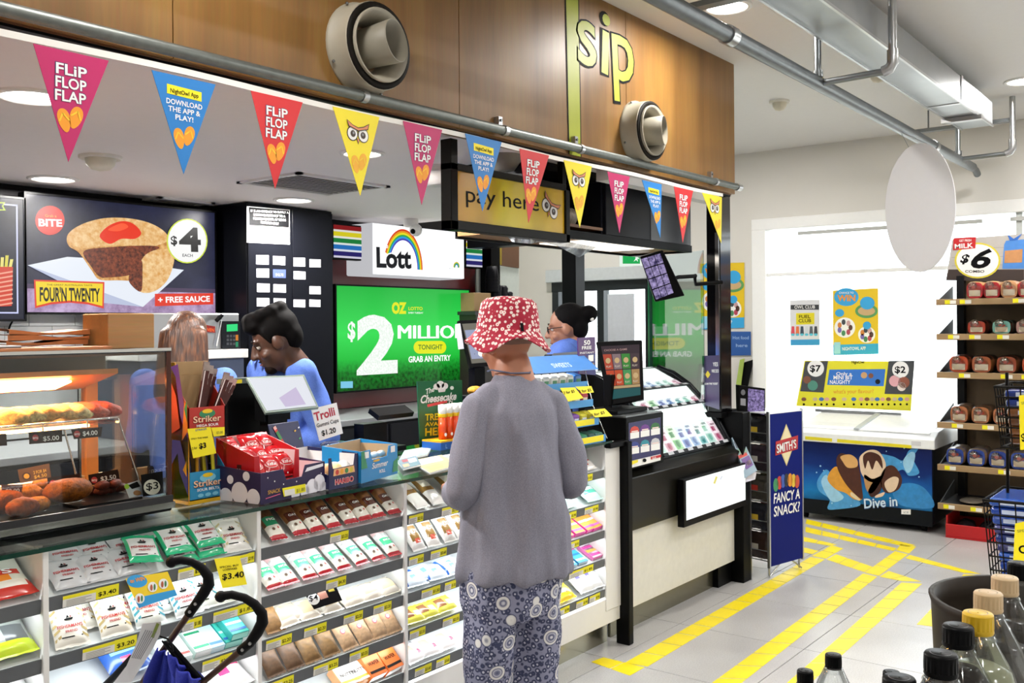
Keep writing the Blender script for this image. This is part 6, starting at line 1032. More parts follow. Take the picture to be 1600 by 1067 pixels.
def pane(i0, i1, nm, cols):
    (y0, z0), (y1, z1) = prof[i0], prof[i1]; d = V((0, y1-y0, z1-z0)); fr = Fr((DX0, y0+.012, z0-.004), (1, 0, 0), d); Lh = d.length; m = MB(fr); m.rect(0, 0, DX1-DX0, Lh, E('#f1faf8', 3.6), 0); o = m.build(nm, sd)
    m = MB(fr); n = 8; w = (DX1-DX0)/n
    for k in range(n):
        a, b_, c = PAL[k % 6]; x = k*w; h = Lh*cols*(1-.1*(k % 2)); m2 = MB(fr); m2.slab([fr.at(x+.008, .012), fr.at(x+w-.006, .012), fr.at(x+w-.006, h), fr.at(x+.008, h)], fr.n*.003, E(b_, 2.6)); q = 5
        m2.rect(x+.012, .02, x+w-.01, h*.45, E(a, 2.0), 5).disc(x+w*.5, h*.3, w*.22, E(c, 1.6), 6, n=12).rect(x+.016, h*.55, x+w*.6, h*.75, E(c, 1.6), 6).rect(x+w*.3, h*.8, x+w*.8, h*.88, E(a, 1), 6); m2.build('scratch_card', o)
    fr2 = Fr((DX0, y0-.004, z0+.004), (1, 0, 0), d); MB().slab([fr2.at(0, 0), fr2.at(DX1-DX0, 0), fr2.at(DX1-DX0, Lh), fr2.at(0, Lh)], fr2.n*.004, GLASS).build('curved_glass', sd)
    m = MB(fr2)
    m.slab([fr2.at(0, -.008), fr2.at(DX1-DX0, -.008), fr2.at(DX1-DX0, .012), fr2.at(0, .012)], fr2.n*.008, M('#23262a', .3)); m.build('card_rail', sd)
    for k in range(7): m = MB(fr2); x = .05+k*.112; m.slab([fr2.at(x, -.006, 13), fr2.at(x+.06, -.006, 13), fr2.at(x+.06, .011, 13), fr2.at(x, .011, 13)], fr2.n*.001, M('#b9bcc0', .4, var=0)); m.build('number_tag', sd)
pane(0, 2, 'lower_pane', .62); pane(2, 3, 'middle_pane', .5); pane(3, 5, 'upper_pane', .4)
# ---- customer terminal
tm = thing('lottery_terminal', 'black customer terminal showing a grid of red, green and purple tiles', 'monitor', (4.2, 2.8, 1.1)); n_ = V((-.86, -.47, .2)).normalized(); o0 = PD(968, 580, 4.95); fr = Fr(o0, V((0, 0, 1)).cross(n_), n_.cross(V((0, 0, 1)).cross(n_)))
q = [fr.at(*fr.px(*p)) for p in ((931, 534), (1003, 531), (1006, 624), (950, 634))]; MB().slab(q, -n_*.05, BLACK).build('housing', tm, bevel=.003); m = MB(fr); m.ppoly([(939, 541), (999, 538), (1001, 617), (955, 624)], E('#3a2c34', .8), 1)
SCOL = [['#b84a34', '#8a7478', '#3c8a3a', '#4a3a40'], ['#c84a2a', '#c84e2a', '#4a9a5a', '#b08a5a']]; A0, B0, C0, D0 = (941, 553), (999, 551), (1000, 600), (951, 604)
L2 = lambda u, v: tuple((A0[i]*(1-u)+B0[i]*u)*(1-v)+(D0[i]*(1-u)+C0[i]*u)*v for i in (0, 1))
for r in range(2):
    for c in range(4):
        u0, u1, v0, v1 = c/4+.01, (c+1)/4-.01, r/2+.015, (r+1)/2-.015; m.ppoly([L2(u0, v0), L2(u1, v0), L2(u1, v1), L2(u0, v1)], E(SCOL[r][c], .85), 2); p = L2((u0+u1)/2, v0+.2); m.pdisc(p[0], p[1], 4, 4.5, E('#d9b884', .8), 3, 10); a = L2(u0+.03, v1-.06); b_ = L2(u1-.05, v1-.06); m.ptext('PLAY', a, b_, 3, E('#e9d9c4', .7), 3)
m.ppoly([(951, 604), (1000, 600), (1000.3, 604), (952, 608)], E('#c4a878', .8), 2).ppoly([(953, 609), (1000.5, 605), (1001, 617), (955, 624)], E('#1f5a5c', .8), 2).ptext('CHOOSE A GAME', (944, 549), (980, 547), 3, E('#c9a09a', .7), 3); m.build('display', tm)
c = fr.at(*fr.px(975, 622)); MB().box((c.x-.04, c.y+.05, 1.103), (c.x+.06, c.y+.1, c.z+.12), BLACK).obox((4.07, 2.5, 1.103), (.3, 0, 0), (0, .2, 0), (0, 0, .022), BLACK).build('stand', tm, bevel=.004)
dm = thing('till_monitor', 'dark till monitor with grey stripe below the woman with black hair', 'till', PD(865, 580, 5.2)); n_ = V((.2, .85, .45)).normalized()*-1; fr = Fr(PD(880, 560, 5.2), (.95, -.3, 0), (0, 0, 1)); q = [fr.at(*fr.px(*p)) for p in ((860, 554), (905, 552), (905, 578), (846, 578))]; MB().slab(q, -fr.n*.05, BLACK).build('housing', dm); m = MB(fr); m.ppoly([(864, 552), (905, 549), (905, 553), (862, 556)], M('#8a8f98', .3, var=0), 1).ppoly([(858, 563), (905, 560), (905, 568), (852, 571)], M('#c4c9d4', .3, var=0), 1); m.build('stripe', dm); c = fr.at(*fr.px(880, 575)); MB().box((c.x-.05, c.y+.02, .836), (c.x+.05, c.y+.06, c.z), BLACK).build('stand', dm)
# ---- leaflets and phone display
lf = thing('leaflet_holder', 'fan of colourful leaflets tilted over the lottery counter corner', 'leaflets', (5.35, 2.42, .83)); fr = Fr(PD(1160, 712, 5.72), (.8, -.6, 0), (.25, .3, .8)); m = MB(fr); q = [fr.at(*fr.px(*p)) for p in ((1143, 684), (1156, 676), (1183, 735), (1166, 746))]; m.slab(q, -fr.n*.02, M('#8aa0b0', .3, coat=.3)); m.build('stack', lf); m = MB(fr)
for p, c in ((((1146, 690), (1157, 683), (1162, 694), (1151, 701)), '#5a6470'), (((1152, 702), (1163, 695), (1168, 706), (1157, 713)), '#7a9a86'), (((1153, 712), (1166, 706), (1168, 711), (1155, 717)), '#c23a30'), (((1158, 718), (1170, 711), (1177, 726), (1166, 734)), '#6a4a8a'), (((1164, 722), (1172, 718), (1175, 724), (1168, 728)), '#e0c8b8')): m.ppoly(p, M(c, .4, var=0), 1)
m.build('cover_print', lf)
m = MB(); o_ = PD(1158, 735, 5.70); m.slab([PD(1143, 748, 5.7), PD(1166, 730, 5.7), PD(1182, 738, 5.72), PD(1180, 749, 5.72), PD(1150, 758, 5.68)], DV*.012, M('#e9e6f2', .4)); m.build('white_leaflet', lf)
pd = thing('promo_screen', 'small black counter screen with purple concert picture by the post', 'screen', (5.55, 2.55, 1.02)); fr = Fr(PD(1176, 625, 5.95), (.8, -.55, 0), (0, 0, 1)); q = [fr.at(*fr.px(*p)) for p in ((1153, 601), (1196, 607), (1196, 652), (1154, 645))]; MB().slab(q, -fr.n*.03, BLACK).build('housing', pd, bevel=.003); PUR = EN('#15102e', '#b9a4e6', 70, .8); m = MB(fr); m.ppoly([(1169, 607), (1194, 610), (1194, 648), (1168, 642)], PUR, 1); m.ppoly([(1157, 622), (1165, 623), (1165, 634), (1157, 633)], M('#8d8d92', .4, var=0), 1); m.pdisc(1161, 613, 3.5, 4.5, M('#6d6d72', .4, var=0), 1, 14); m.build('display', pd); c = fr.at(*fr.px(1165, 645)); MB().box((5.38, c.y-.0, 1.021), (5.44, c.y+.12, 1.035), BLACK).box((5.40, c.y+.03, 1.03), (5.43, c.y+.06, c.z+.02), BLACK).build('stand', pd)
# ---- column, canopy
cl = thing('black_column', 'glossy black square column at the end of the lottery counter', 'column', (5.33, 2.55, .836)); a = PY(1126, 500, 2.53).x; b_ = PY(1148, 500, 2.53).x-.05; MB().box((a, 2.53, 1.02), (b_, 2.62, BZ-.001), M('#0a0a0c', .15, coat=.5)).build('upright', cl, bevel=.004); MB().box((a-.008, 2.535, 1.3), (a, 2.56, 2.1), CHROME).build('metal_strip', cl); MB().box((a-.02, 2.52, .99), (b_+.02, 2.66, 1.0195), BLACK).build('foot', cl)
cn = thing('overhead_cabinet', 'black overhead cabinet with open cup shelf and glowing underside', 'cabinet', (4.5, 2.85, 1.98)); KB = M('#1d1e24', .3); CX0, CX1, CY0, CY1, CZ0 = 3.62, 5.30, 2.72, 3.16, 2.0
MB().box((CX0, CY0, CZ0), (CX1, CY1, CZ0+.03), M('#8a6238', .4)).build('bottom_board', cn); MB().box((CX0+.6, CY0+.06, CZ0-.006), (CX1-.35, CY1-.08, CZ0-.001), E('#fff6e6', 1.8)).build('light_panel', cn)
m = MB(); m.box((CX0, CY0-.005, CZ0-.012), (CX1, CY0+.012, CZ0+.03), BLACK).box((CX0, CY1-.012, CZ0-.012), (CX1, CY1+.004, CZ0+.03), BLACK).box((CX1-.012, CY0, CZ0-.012), (CX1+.003, CY1, CZ0+.03), BLACK); m.build('edge_trim', cn)
MB().box((4.33, CY0, CZ0+.03), (4.80, CY0+.02, BZ-.04), KB).build('door', cn, bevel=.003); MB().box((4.806, CY0, CZ0+.03), (CX1, CY0+.02, BZ-.04), M('#33343a', .3)).build('door', cn, bevel=.003); MB().box((4.31, CY0+.02, CZ0+.03), (CX1, CY1, BZ-.04), KB).build('body', cn); MB().box((CX0, CY1-.02, CZ0+.03), (4.33, CY1, BZ-.04), M('#5a544c', .6)).build('shelf_back', cn); MB().box((CX0, CY0, CZ0+.03), (CX0+.02, CY1, BZ-.04), KB).build('side', cn); MB().box((CX0+.02, CY0+.01, CZ0+.05), (4.31, CY1-.02, CZ0+.065), M('#7a5230', .4)).build('shelf_board', cn)
MB().box((CX0, CY0+.005, BZ-.04), (CX1, CY1, BZ-.001), BLACK).build('top_rail', cn)
t = thing('cup_sleeve', 'long clear sleeve of cups lying on the overhead shelf', 'cups', (4.0, 2.85, CZ0+.066)); c0 = V((3.85, 2.86, CZ0+.066+.052)); CPM = M('#b5aa98', .35, var=.2, scale=60)
for k in range(9): MB().lathe(c0+V((.035*k, 0, 0)), (1, -.12, 0), [(.044, 0), (.05, .05), (.052, .055), (.045, .05), (.04, .03), (.001, .03)], CPM, 18).build('cup', t)
# ---- hanging camera monitor
hm = thing('camera_monitor', 'tilted hanging monitor showing purple camera pictures on a black arm', 'monitor', PD(1040, 460, 5.4)); n_ = V((-.8, -.42, -.45)).normalized(); fr = Fr(PD(1028, 432, 5.4), V((.55, -.8, -.25)), V((-.2, .1, 1))); n_ = fr.n
q = [fr.at(*fr.px(*p)) for p in ((1000, 401), (1036, 391), (1070, 462), (1024, 472))]; MB().slab(q, -fr.n*.06, BLACK).build('housing', hm, bevel=.004); m = MB(fr); CCM = EN('#3a3260', '#c4b4ea', 40, .8, 3); P_ = lambda u, v: ((1001+(1032-1001)*u)*(1-v)+(1025+(1053-1025)*u)*v, (404+(395-404)*u)*(1-v)+(469+(458-469)*u)*v)
for r in range(4):
    for c in range(3): u0, u1, v0, v1 = c/3+.015, (c+1)/3-.015, r/4+.012, (r+1)/4-.012; m.ppoly([P_(u0, v0), P_(u1, v0), P_(u1, v1), P_(u0, v1)], CCM, 1)
m.build('display', hm); a = fr.at(*fr.px(1045, 440))-fr.n*.05; MB().tube([a, PD(1060, 433, 5.5), PD(1087, 431, 5.6)], .012, BLACK, 8).tube([PD(1085, 428, 5.6), PD(1087, 444, 5.6), PD(1128, 441, 5.65)], .012, BLACK, 8).build('arm', hm)
# ---- plastic sheet under the pay here sign
t = thing('plastic_sheet', 'crinkled clear plastic sheet hanging under the pay here sign', 'plastic sheet', PY(850, 380, 2.75)); CRK = M('#c4ccd4', .2, .1, alpha=.75, var=.25, scale=40); rp_ = random.Random(3); m = MB(); tp = [(790, 366), (820, 368), (850, 372), (880, 376), (910, 382), (932, 386)]; bt_ = [(800, 378), (828, 381), (846, 377), (870, 384), (905, 402), (926, 390)]
def pl(u, v):
    k = min(int(u*5), 4); f = u*5-k; a = [tp[k][i]*(1-f)+tp[k+1][i]*f for i in (0, 1)]; b_ = [bt_[k][i]*(1-f)+bt_[k+1][i]*f for i in (0, 1)]; y = 2.72+.03*math.sin(u*40+v*3)+.02*math.sin(u*17); return PY(a[0]*(1-v)+b_[0]*v, a[1]*(1-v)+b_[1]*v, y)
m.grid(pl, 50, 6, CRK); m.build('sheet', t)
# ---- angled reflecting glass screen and posts
gs = thing('glass_screen', 'angled clear glass screen beside the black column reflecting the green television', 'glass screen', (5.5, 2.85, .84)); MIR = glassmat('reflective_glass', (.75, .82, .8), .26, .01, fres=False); tv_ = V((.54, .842, 0)).normalized(); fr = Fr((5.31, 2.64, 0), tv_, (0, 0, 1)); m = MB(); m.slab([fr.at(0, .86), fr.at(.68, .86), fr.at(.68, 2.0), fr.at(0, 2.0)], -fr.n*.008, MIR); m.build('sheet', gs); m = MB(); [m.obox(fr.at(x, .836), fr.u*.02, -fr.n*.02, (0, 0, 1.17), M('#1f5a44', .2)) for x in (.675,)]; m.build('edge_frame', gs)
def post(name, label, x, y, z0, z1, s=.11): t = thing(name, label, 'post', (x, y, z0)); MB().box((x-s/2, y-s/2, z0), (x+s/2, y+s/2, z1), M('#0c0d10', .3)).build('upright', t, bevel=.004); MB().box((x-s/2-.01, y-s/2-.01, z0), (x+s/2+.01, y+s/2+.01, z0+.02), BLACK).build('foot', t); return t
post('black_post', 'black square post at the end of the back wall left of the door', 6.56, 5.33, 0, BZ-.001 if False else 2.345, .13)
post('black_post', 'black square post behind the woman with black hair', 6.2, 4.2, 0, 2.3, .13); post('black_post', 'black square post right of the door opening by the camera monitor', 7.5, 4.2, 0, 2.3, .12)
hb_ = thing('header_beam', 'black header beam spanning the posts in front of the door', 'beam', (6.8, 4.2, 2.3)); MB().box((6.1, 4.15, 2.14), (7.43, 4.25, 2.36), M('#0e0f12', .35)).box((6.1, 4.27, 2.2), (6.25, 5.2, 2.36), M('#0e0f12', .35)).build('beam', hb_)
t, m = card('paper_notice', 'grey paper notice fixed on the post by the lottery display', 'notice', [(1022, 510), (1044, 510), (1044, 555), (1023, 554)], M('#c4c6c8', .6), Fr(PD(1030, 530, 6.4), -V(DV).cross(V((0, 0, 1))) if False else V((.5, -.86, 0)), (0, 0, 1)), .004)
t, m = card('purple_poster', 'dark purple poster with yellow diamond behind the angled glass', 'poster', [(1097, 556), (1124, 555), (1124, 640), (1099, 632)], M('#382a56', .5, var=.03), Fr(V((5.31, 2.64, 0))+(tv_.cross(V((0, 0, 1))))*.002, tv_*-1 if tv_.cross(V((0, 0, 1))).dot(DV) > 0 else tv_, (0, 0, 1)), .001)
m.ppoly([(1102, 585), (1106, 579), (1110, 585), (1106, 591)], M('#c9b42a', .5, var=0), 1).ptext('YES', (1114, 572), (1122, 572), 6, PAPER, 1).ptext('WE DO', (1112, 582), (1123, 582), 5, PAPER, 1).ptext('SCAN THE TICKET', (1101, 601), (1122, 601), 3, PAPER, 1); m.build('lettering', t)
ex = thing('exit_sign', 'green and white exit sign on the wall above the door', 'exit sign', (8.29, 4.9, 2.15)); fr = FX(8.27); m = MB(); q = [fr.px(*p) for p in ((968, 391), (1003, 391), (1002, 416), (968, 416))]; m.slab([fr.at(*p) for p in q], (.029, 0, 0), E('#e6f2e9', 1)); m.build('housing', ex); m = MB(fr); m.ppoly([(973, 395), (1000, 395), (1000, 412), (973, 412)], E('#12a850', 1), 1); m.pdisc(995, 399, 1.3, 1.4, E('#f0fff4', 1), 2, 10).ppoly([(993, 401), (997, 401), (999, 405), (996, 404), (997, 409), (994, 406), (990, 409), (993, 404)], E('#f0fff4', 1), 2); m.build('running_figure', ex)
# ================================================================ freezer
fz = thing('chest_freezer', 'white topped chest freezer with blue ice cream picture front', 'freezer', (7.8, 2.37, 0)); FXF = 7.42; FYA, FYB = 2.93, 1.87
MB().box((FXF+.01, FYB, .06), (8.18, FYA, .62), M('#12161c', .4)).build('body', fz, bevel=.006)
m = MB(); m.slab([(FXF-.02, FYB-.02, .62), (8.2, FYB-.02, .62), (8.2, FYB-.02, .80), (FXF+.1, FYB-.02, .74), (FXF-.02, FYB-.02, .69)], (0, FYA-FYB+.04, 0), M('#eceff0', .3)); m.build('top_rim', fz, bevel=.004)
fr = Fr((FXF-.015, FYA, .705), (0, -1, 0), (.74, 0, .105)); LID = M('#f6f9fa', .35)
for k, (a, b_) in enumerate(((.03, .55), (.5, 1.03))): m = MB(fr); m.slab([fr.at(a, .06, 4+8*k), fr.at(b_, .06, 4+8*k), fr.at(b_, .68, 4+8*k), fr.at(a, .68, 4+8*k)], fr.n*.008, LID); m.build('glass_lid', fz)
m = MB(fr); m.slab([fr.at(.48, .05, 22), fr.at(.52, .05, 22), fr.at(.52, .69, 22), fr.at(.48, .69, 22)], fr.n*.012, M('#b9c0c4', .3)); m.build('lid_handle', fz)
BLG, nt, b, L, nn = nodemat('freezer_print'); tc = nn('ShaderNodeTexCoord'); sx = nn('ShaderNodeSeparateXYZ'); L(tc.outputs['Object'], sx.inputs[0]); r = ramp(nn, [(.0, '#12385e'), (.2, '#1f78b8'), (.42, '#1b5aa6'), (.62, '#152f72'), (1, '#131c50')]); mr = nn('ShaderNodeMapRange'); mr.inputs[1].default_value = .13; mr.inputs[2].default_value = .62; n = nn('ShaderNodeTexNoise', Scale=7, Detail=6); ad = nn('ShaderNodeMath', operation='MULTIPLY_ADD'); ad.inputs[1].default_value = .25; L(sx.outputs[2], mr.inputs[0]); L(tc.outputs['Object'], n.inputs['Vector']); L(n.outputs[0], ad.inputs[0]); L(mr.outputs[0], ad.inputs[2]); sb_ = nn('ShaderNodeMath', operation='SUBTRACT'); sb_.inputs[1].default_value = .125; L(ad.outputs[0], sb_.inputs[0]); L(sb_.outputs[0], r.inputs[0]); L(r.outputs[0], b.inputs['Base Color']); b.inputs['Roughness'].default_value = .4; lowspec(BLG, .15)
fr = FX(FXF); m = MB(); m.box((FXF, FYB+.005, .165), (FXF+.012, FYA-.005, .62), BLG); m.build('print_panel', fz); MB().box((FXF+.002, FYB+.005, .05), (FXF+.012, FYA-.005, .165), M('#15181c', .4)).build('grille', fz)
zf = Zf(1140, 560, 3.1375); m = MB(fr); SPL = M('#4a9ad6', .3, var=.15); SPL2 = M('#9acdf0', .3, var=.1)
m.pblob(zf((430, 600), (470, 545), (500, 570), (520, 620), (600, 670), (640, 720), (520, 740), (480, 735), (490, 690), (440, 650)), SPL, 1).pblob(zf((450, 610), (475, 570), (500, 620), (560, 680), (500, 700)), SPL2, 2).pblob(zf((730, 470), (800, 480), (850, 500), (880, 450), (925, 440), (900, 490), (930, 560), (880, 575), (850, 545), (800, 560), (760, 520)), SPL, 1).pblob(zf((850, 505), (885, 460), (910, 470), (895, 540), (870, 560)), SPL2, 2).pblob(zf((800, 640), (880, 610), (960, 640), (1000, 730), (840, 720)), M('#2f86c8', .3, var=.15), 1); [m.pdisc(x, y, r, r, SPL2, 2, 8) for x, y, r in ((1282, 728, 1.5), (1287, 735, 1), (1276, 738, 1.2), (1300, 786, 1.4), (1330, 790, 1.2), (1413, 700, 1.5), (1420, 712, 1), (1430, 698, 1.3), (1408, 722, 1.1), (1436, 745, 1.2), (1385, 705, 1))]; m.build('splash_print', fz)
CHO = M('#4a2418', .4, var=.15); MAN = M('#d99a34', .4, var=.1); CRM = M('#e3c9ae', .4, var=.06)
m = MB(fr); m.pblob(zf((480, 590), (510, 535), (545, 545), (640, 660), (650, 690), (610, 690), (570, 660), (520, 640)), MAN, 3).pblob(zf((525, 490), (545, 465), (580, 475), (630, 520), (650, 640), (650, 690), (600, 650), (560, 600), (530, 540)), CHO, 4).pblob(zf((545, 480), (590, 470), (625, 495), (625, 530), (580, 535), (555, 505)), M('#d9a868', .4), 5).pblob(zf((600, 655), (640, 690), (630, 695), (595, 672)), M('#e0cfa8', .4), 6)
m.pblob(zf((640, 480), (680, 450), (730, 455), (765, 510), (760, 560), (740, 600), (690, 605), (650, 570), (638, 520)), CRM, 4).pblob(zf((655, 480), (690, 458), (740, 480), (750, 540), (720, 500), (700, 545), (680, 500), (665, 540)), CHO, 5).pblob(zf((660, 570), (700, 590), (745, 575), (740, 605), (700, 660), (670, 640)), M('#b58a5a', .4), 4)
m.pblob(zf((740, 580), (770, 530), (810, 530), (845, 590), (830, 640), (780, 660), (750, 640)), CHO, 4).pblob(zf((760, 610), (800, 580), (830, 590), (815, 640), (780, 655)), CRM, 5).pblob(zf((680, 650), (710, 600), (745, 600), (740, 650), (700, 680)), M('#3a1a14', .4), 4).pblob(zf((720, 670), (760, 655), (750, 675), (715, 682)), CRM, 5); m.build('ice_cream_picture', fz)
m = MB(fr); a, b_ = zf((660, 735), (828, 722)); m.ptext('Dive in', a, b_, 15, M('#2c4a8a', .4, var=0), 6, bold=.08, shear=.15).ptext('Dive in', (a[0]+.5, a[1]-.4), (b_[0]-.5, b_[1]-.4), 14.5, M('#cfe6f6', .4, var=0), 7, bold=.03, shear=.15); m.build('lettering', fz)
m = MB(fr); m.ppoly(zf((842, 740), (888, 740), (888, 765), (842, 763)), PAPER, 2).ptext('ICE', (1412, 802), (1420, 802), 3, M('#9aa0a4', .5, var=0), 3); m.build('label_plate', fz)
for a, b_ in ((1258, 1300), (1308, 1424)):
    m = MB(Fr((FXF-.022, 0, 0), (0, -1, 0), (0, 0, 1))); y = lambda x: 681.5+(x-1258)*.085
    m.slab([m.fr.at(*m.fr.px(*p)) for p in ((a, y(a)), (b_, y(b_)), (b_, y(b_)+5), (a, y(a)+5))], (.004, 0, 0), M('#e3d41e', .5, var=0)); m.build('ticket_strip', fz)
m = MB(Fr((FXF-.022, 0, 0), (0, -1, 0), (0, 0, 1))); m.slab([m.fr.at(*m.fr.px(*p)) for p in ((1424, 689), (1439, 690), (1439, 697), (1424, 696))], (.004, 0, 0), M('#cfd0d4', .5, var=0)); m.build('ticket_strip', fz)
for yy in (FYB+.08, FYA-.08): MB().cyl((FXF+.08, yy-.015, .03), (FXF+.08, yy+.015, .03), .03, BLACK).box((FXF+.06, yy-.02, .045), (FXF+.1, yy+.02, .061), DSTEEL).build('caster', fz)
# ---- yellow header on the freezer
hd = thing('ice_cream_header', 'yellow ice cream price board standing on the chest freezer', 'sign', (8.0, 2.6, .78)); pl_ = Fr((8.03, 2.6, .82), (0, -1, 0), (.12, 0, 1)); q = [pl_.px(*p) for p in ((1257, 563), (1428, 565), (1423, 642), (1244, 634))]
MB().slab([pl_.at(*p) for p in q], -pl_.n*.008, M('#e3dc22', .5, var=0)).build('board', hd); m = MB(pl_); zw = Zf(1140, 280, 2.808)
for pts, c in ((((332, 800), (432, 797), (412, 936), (310, 930)), '#3a3d40'), (((698, 797), (812, 796), (800, 944), (680, 942)), '#3a3d40'), (((438, 835), (684, 833), (676, 908), (428, 902)), '#2a72c8')): m.ppoly(zw(*pts), M(c, .5, var=0), 1)
for x, y, s, w in ((378, 830, '$7', 16), (750, 835, '$2', 14)): X, Y = zw((x, y))[0]; m.pdisc(X, Y, 13, 13, PAPER, 2).ptext(s, (X-9, Y+5), (X+8, Y+5), 10, INK, 3, bold=.04)
a, b_ = zw((468, 860), (536, 860)); m.ptext('Only a', a, b_, 5, PAPER, 2).ptext('MINI BIT', zw((456, 878))[0], zw((540, 878))[0], 6, PAPER, 2, bold=.03).ptext('NAUGHTY', zw((440, 898))[0], zw((530, 898))[0], 6, PAPER, 2, bold=.03).ptext("what's your flavour?", zw((455, 940))[0], zw((632, 938))[0], 6, M('#e0a01e', .5, var=0), 2).ptext('NightOwl', zw((535, 808))[0], zw((590, 808))[0], 5, INK, 2)
for x, y, r, c in ((590, 860, 5, '#c49a6a'), (620, 862, 4, '#7a4a34'), (650, 888, 4, '#20242a'), (340, 880, 6, '#7a4a34'), (365, 905, 8, '#4a8a78'), (725, 885, 9, '#d8a0a4'), (765, 892, 9, '#8a4a34'), (755, 910, 7, '#e6d6cc')): X, Y = zw((x, y))[0]; m.pdisc(X, Y, r, r, M(c, .5, var=0), 2, 14)
for i, x in enumerate((326, 375, 403, 427, 457, 503, 545, 578, 603, 625, 648, 672, 697, 724, 750, 778)): X, Y = zw((x, 965))[0]; m.pdisc(X, Y, 4, 3, M(['#7a4a34', '#c9b48a', '#3a6ab0', '#d8a08a'][i % 4], .5, var=0), 2, 10).pdisc(X, Y+8, 1.8, 1.8, INK, 2, 8)
m.build('print', hd); m = MB(); m.box((7.99, 2.25, .802), (8.09, 2.95, .825), STEEL); m.build('foot', hd)
# ---- posters on the window
def poster(label, pts, colr, plane, cat='poster'): return card('poster', label, cat, pts, M(colr, .5, var=0), plane, .002)
WP = FX(8.27); t, m = poster('white fuel and coffee club poster stuck on the window', [(1234, 469), (1281, 468), (1281, 539), (1235, 540)], '#dcdde0', WP)
m.ppoly(zw((268, 552), (392, 550), (392, 572), (268, 572)), M('#33363a', .5, var=0), 1).ptext('OWL CLUB', zw((285, 568))[0], zw((375, 567))[0], 5, PAPER, 2).ppoly(zw((292, 588), (372, 586), (372, 636), (292, 638)), M('#e3d41e', .5, var=0), 1).ptext('FUEL', zw((305, 610))[0], zw((355, 609))[0], 5, INK, 2).ptext('CLUB', zw((303, 628))[0], zw((358, 627))[0], 5, INK, 2).ppoly(zw((268, 704), (396, 702), (396, 728), (268, 730)), M('#3a9ad0', .5, var=0), 1)
for i, c in enumerate(('#d8485a', '#e0703a', '#3a4a5a', '#d0d4d8', '#5a5f66', '#3a3a44')): X, Y = zw((278+i*20, 662))[0]; m.ppoly([(X-2, Y-6), (X+2, Y-6), (X+3, Y+6), (X-3, Y+6)], M(c, .5, var=0), 1).pdisc(X, Y+7, 3, 2, M('#5ac0d8', .5, var=0), 2, 10)
m.build('print', t)
def winposter(label, A, B, C_, D, plane):
    t, m = poster(label, [A, B, C_, D], '#e6c21e', plane); Q = lambda u, v: tuple((A[i]*(1-u)+B[i]*u)*(1-v)+(D[i]*(1-u)+C_[i]*u)*v for i in (0, 1)); W_ = B[0]-A[0]; H_ = D[1]-A[1]; BL_ = M('#36a4dc', .5, var=0)
    m.ppoly([Q(0, .84), Q(1, .84), Q(1, 1), Q(0, 1)], BL_, 1); x, y = Q(.3, .11); m.pdisc(x, y, W_*.27, H_*.14, BL_, 1).ptext('WIN', (x-W_*.2, y+H_*.06), (x+W_*.2, y+H_*.06), H_*.09, M('#e8902a', .5, var=0), 2, bold=.06).ptext('CHANCE TO', (x-W_*.16, y-H_*.05), (x+W_*.16, y-H_*.05), H_*.03, PAPER, 2)
    x, y = Q(.74, .34); m.pdisc(x, y, W_*.25, H_*.11, M('#5a9a5a', .5, var=0), 1).pdisc(x, y, W_*.19, H_*.07, M('#c9a878', .5, var=0), 2); x, y = Q(.76, .22); m.pdisc(x, y, W_*.16, H_*.1, BL_, 3); x, y = Q(.15, .35); m.pdisc(x, y, W_*.1, H_*.06, BL_, 3); x, y = Q(.75, .56); m.pdisc(x, y, W_*.09, H_*.06, BL_, 3)
    for cx_, cy_, r in ((.26, .58, .23), (.74, .7, .19)):
        x, y = Q(cx_, cy_); m.pdisc(x, y, W_*r, H_*r*.68, PAPER, 1)
        for i in range(7): an = i*.9; m.pdisc(x+math.cos(an)*W_*r*.55, y+math.sin(an)*H_*r*.38, W_*.045, H_*.045, M(['#5a3a2c', '#b8485a', '#4a8a5a', '#7a6ab0', '#d0803a', '#3a3f46', '#c9a0a0'][i], .5, var=0), 2, 10)
    m.ptext('NIGHTOWL APP', Q(.2, .93), Q(.72, .93), H_*.05, PAPER, 2).ppoly([Q(.02, .8), Q(.16, .8), Q(.16, .98), Q(.02, .98)], M('#9ad4ee', .5, var=0), 2); m.build('print', t)
winposter('large yellow win poster stuck on the window above the freezer', (1301, 454), (1372, 450), (1373, 553), (1302, 555), WP)
winposter('yellow win poster on the wall half hidden by the black column', (1094, 412), (1163, 410), (1163, 512), (1096, 515), FX(8.292))
t, m = poster('blue poster on the wall between the black column and window', [(1120, 518), (1173, 518), (1173, 555), (1120, 556)], '#2c5aa0', FX(8.288)); m.ptext('Hot food', (1145, 530), (1170, 530), 5, M('#9ab8e0', .5, var=0), 1).ptext('here', (1150, 542), (1168, 542), 5, M('#9ab8e0', .5, var=0), 1); m.build('lettering', t)
t = thing('folded_sign', 'black and green folded sign leaning below the blue poster', 'sign', PX(1160, 612, 8.2)); m = MB(); m.slab([PX(1150, 612, 8.2), PX(1163, 566, 8.26), PX(1176, 562, 8.26), PX(1166, 612, 8.2)], (.02, 0, 0), BLACK); m.build('board', t); m = MB(); m.slab([PX(1150, 600, 8.19), PX(1156, 562, 8.24), PX(1163, 560, 8.24), PX(1157, 605, 8.19)], (.008, 0, 0), M('#9ab050', .5)); m.build('leaflet', t)
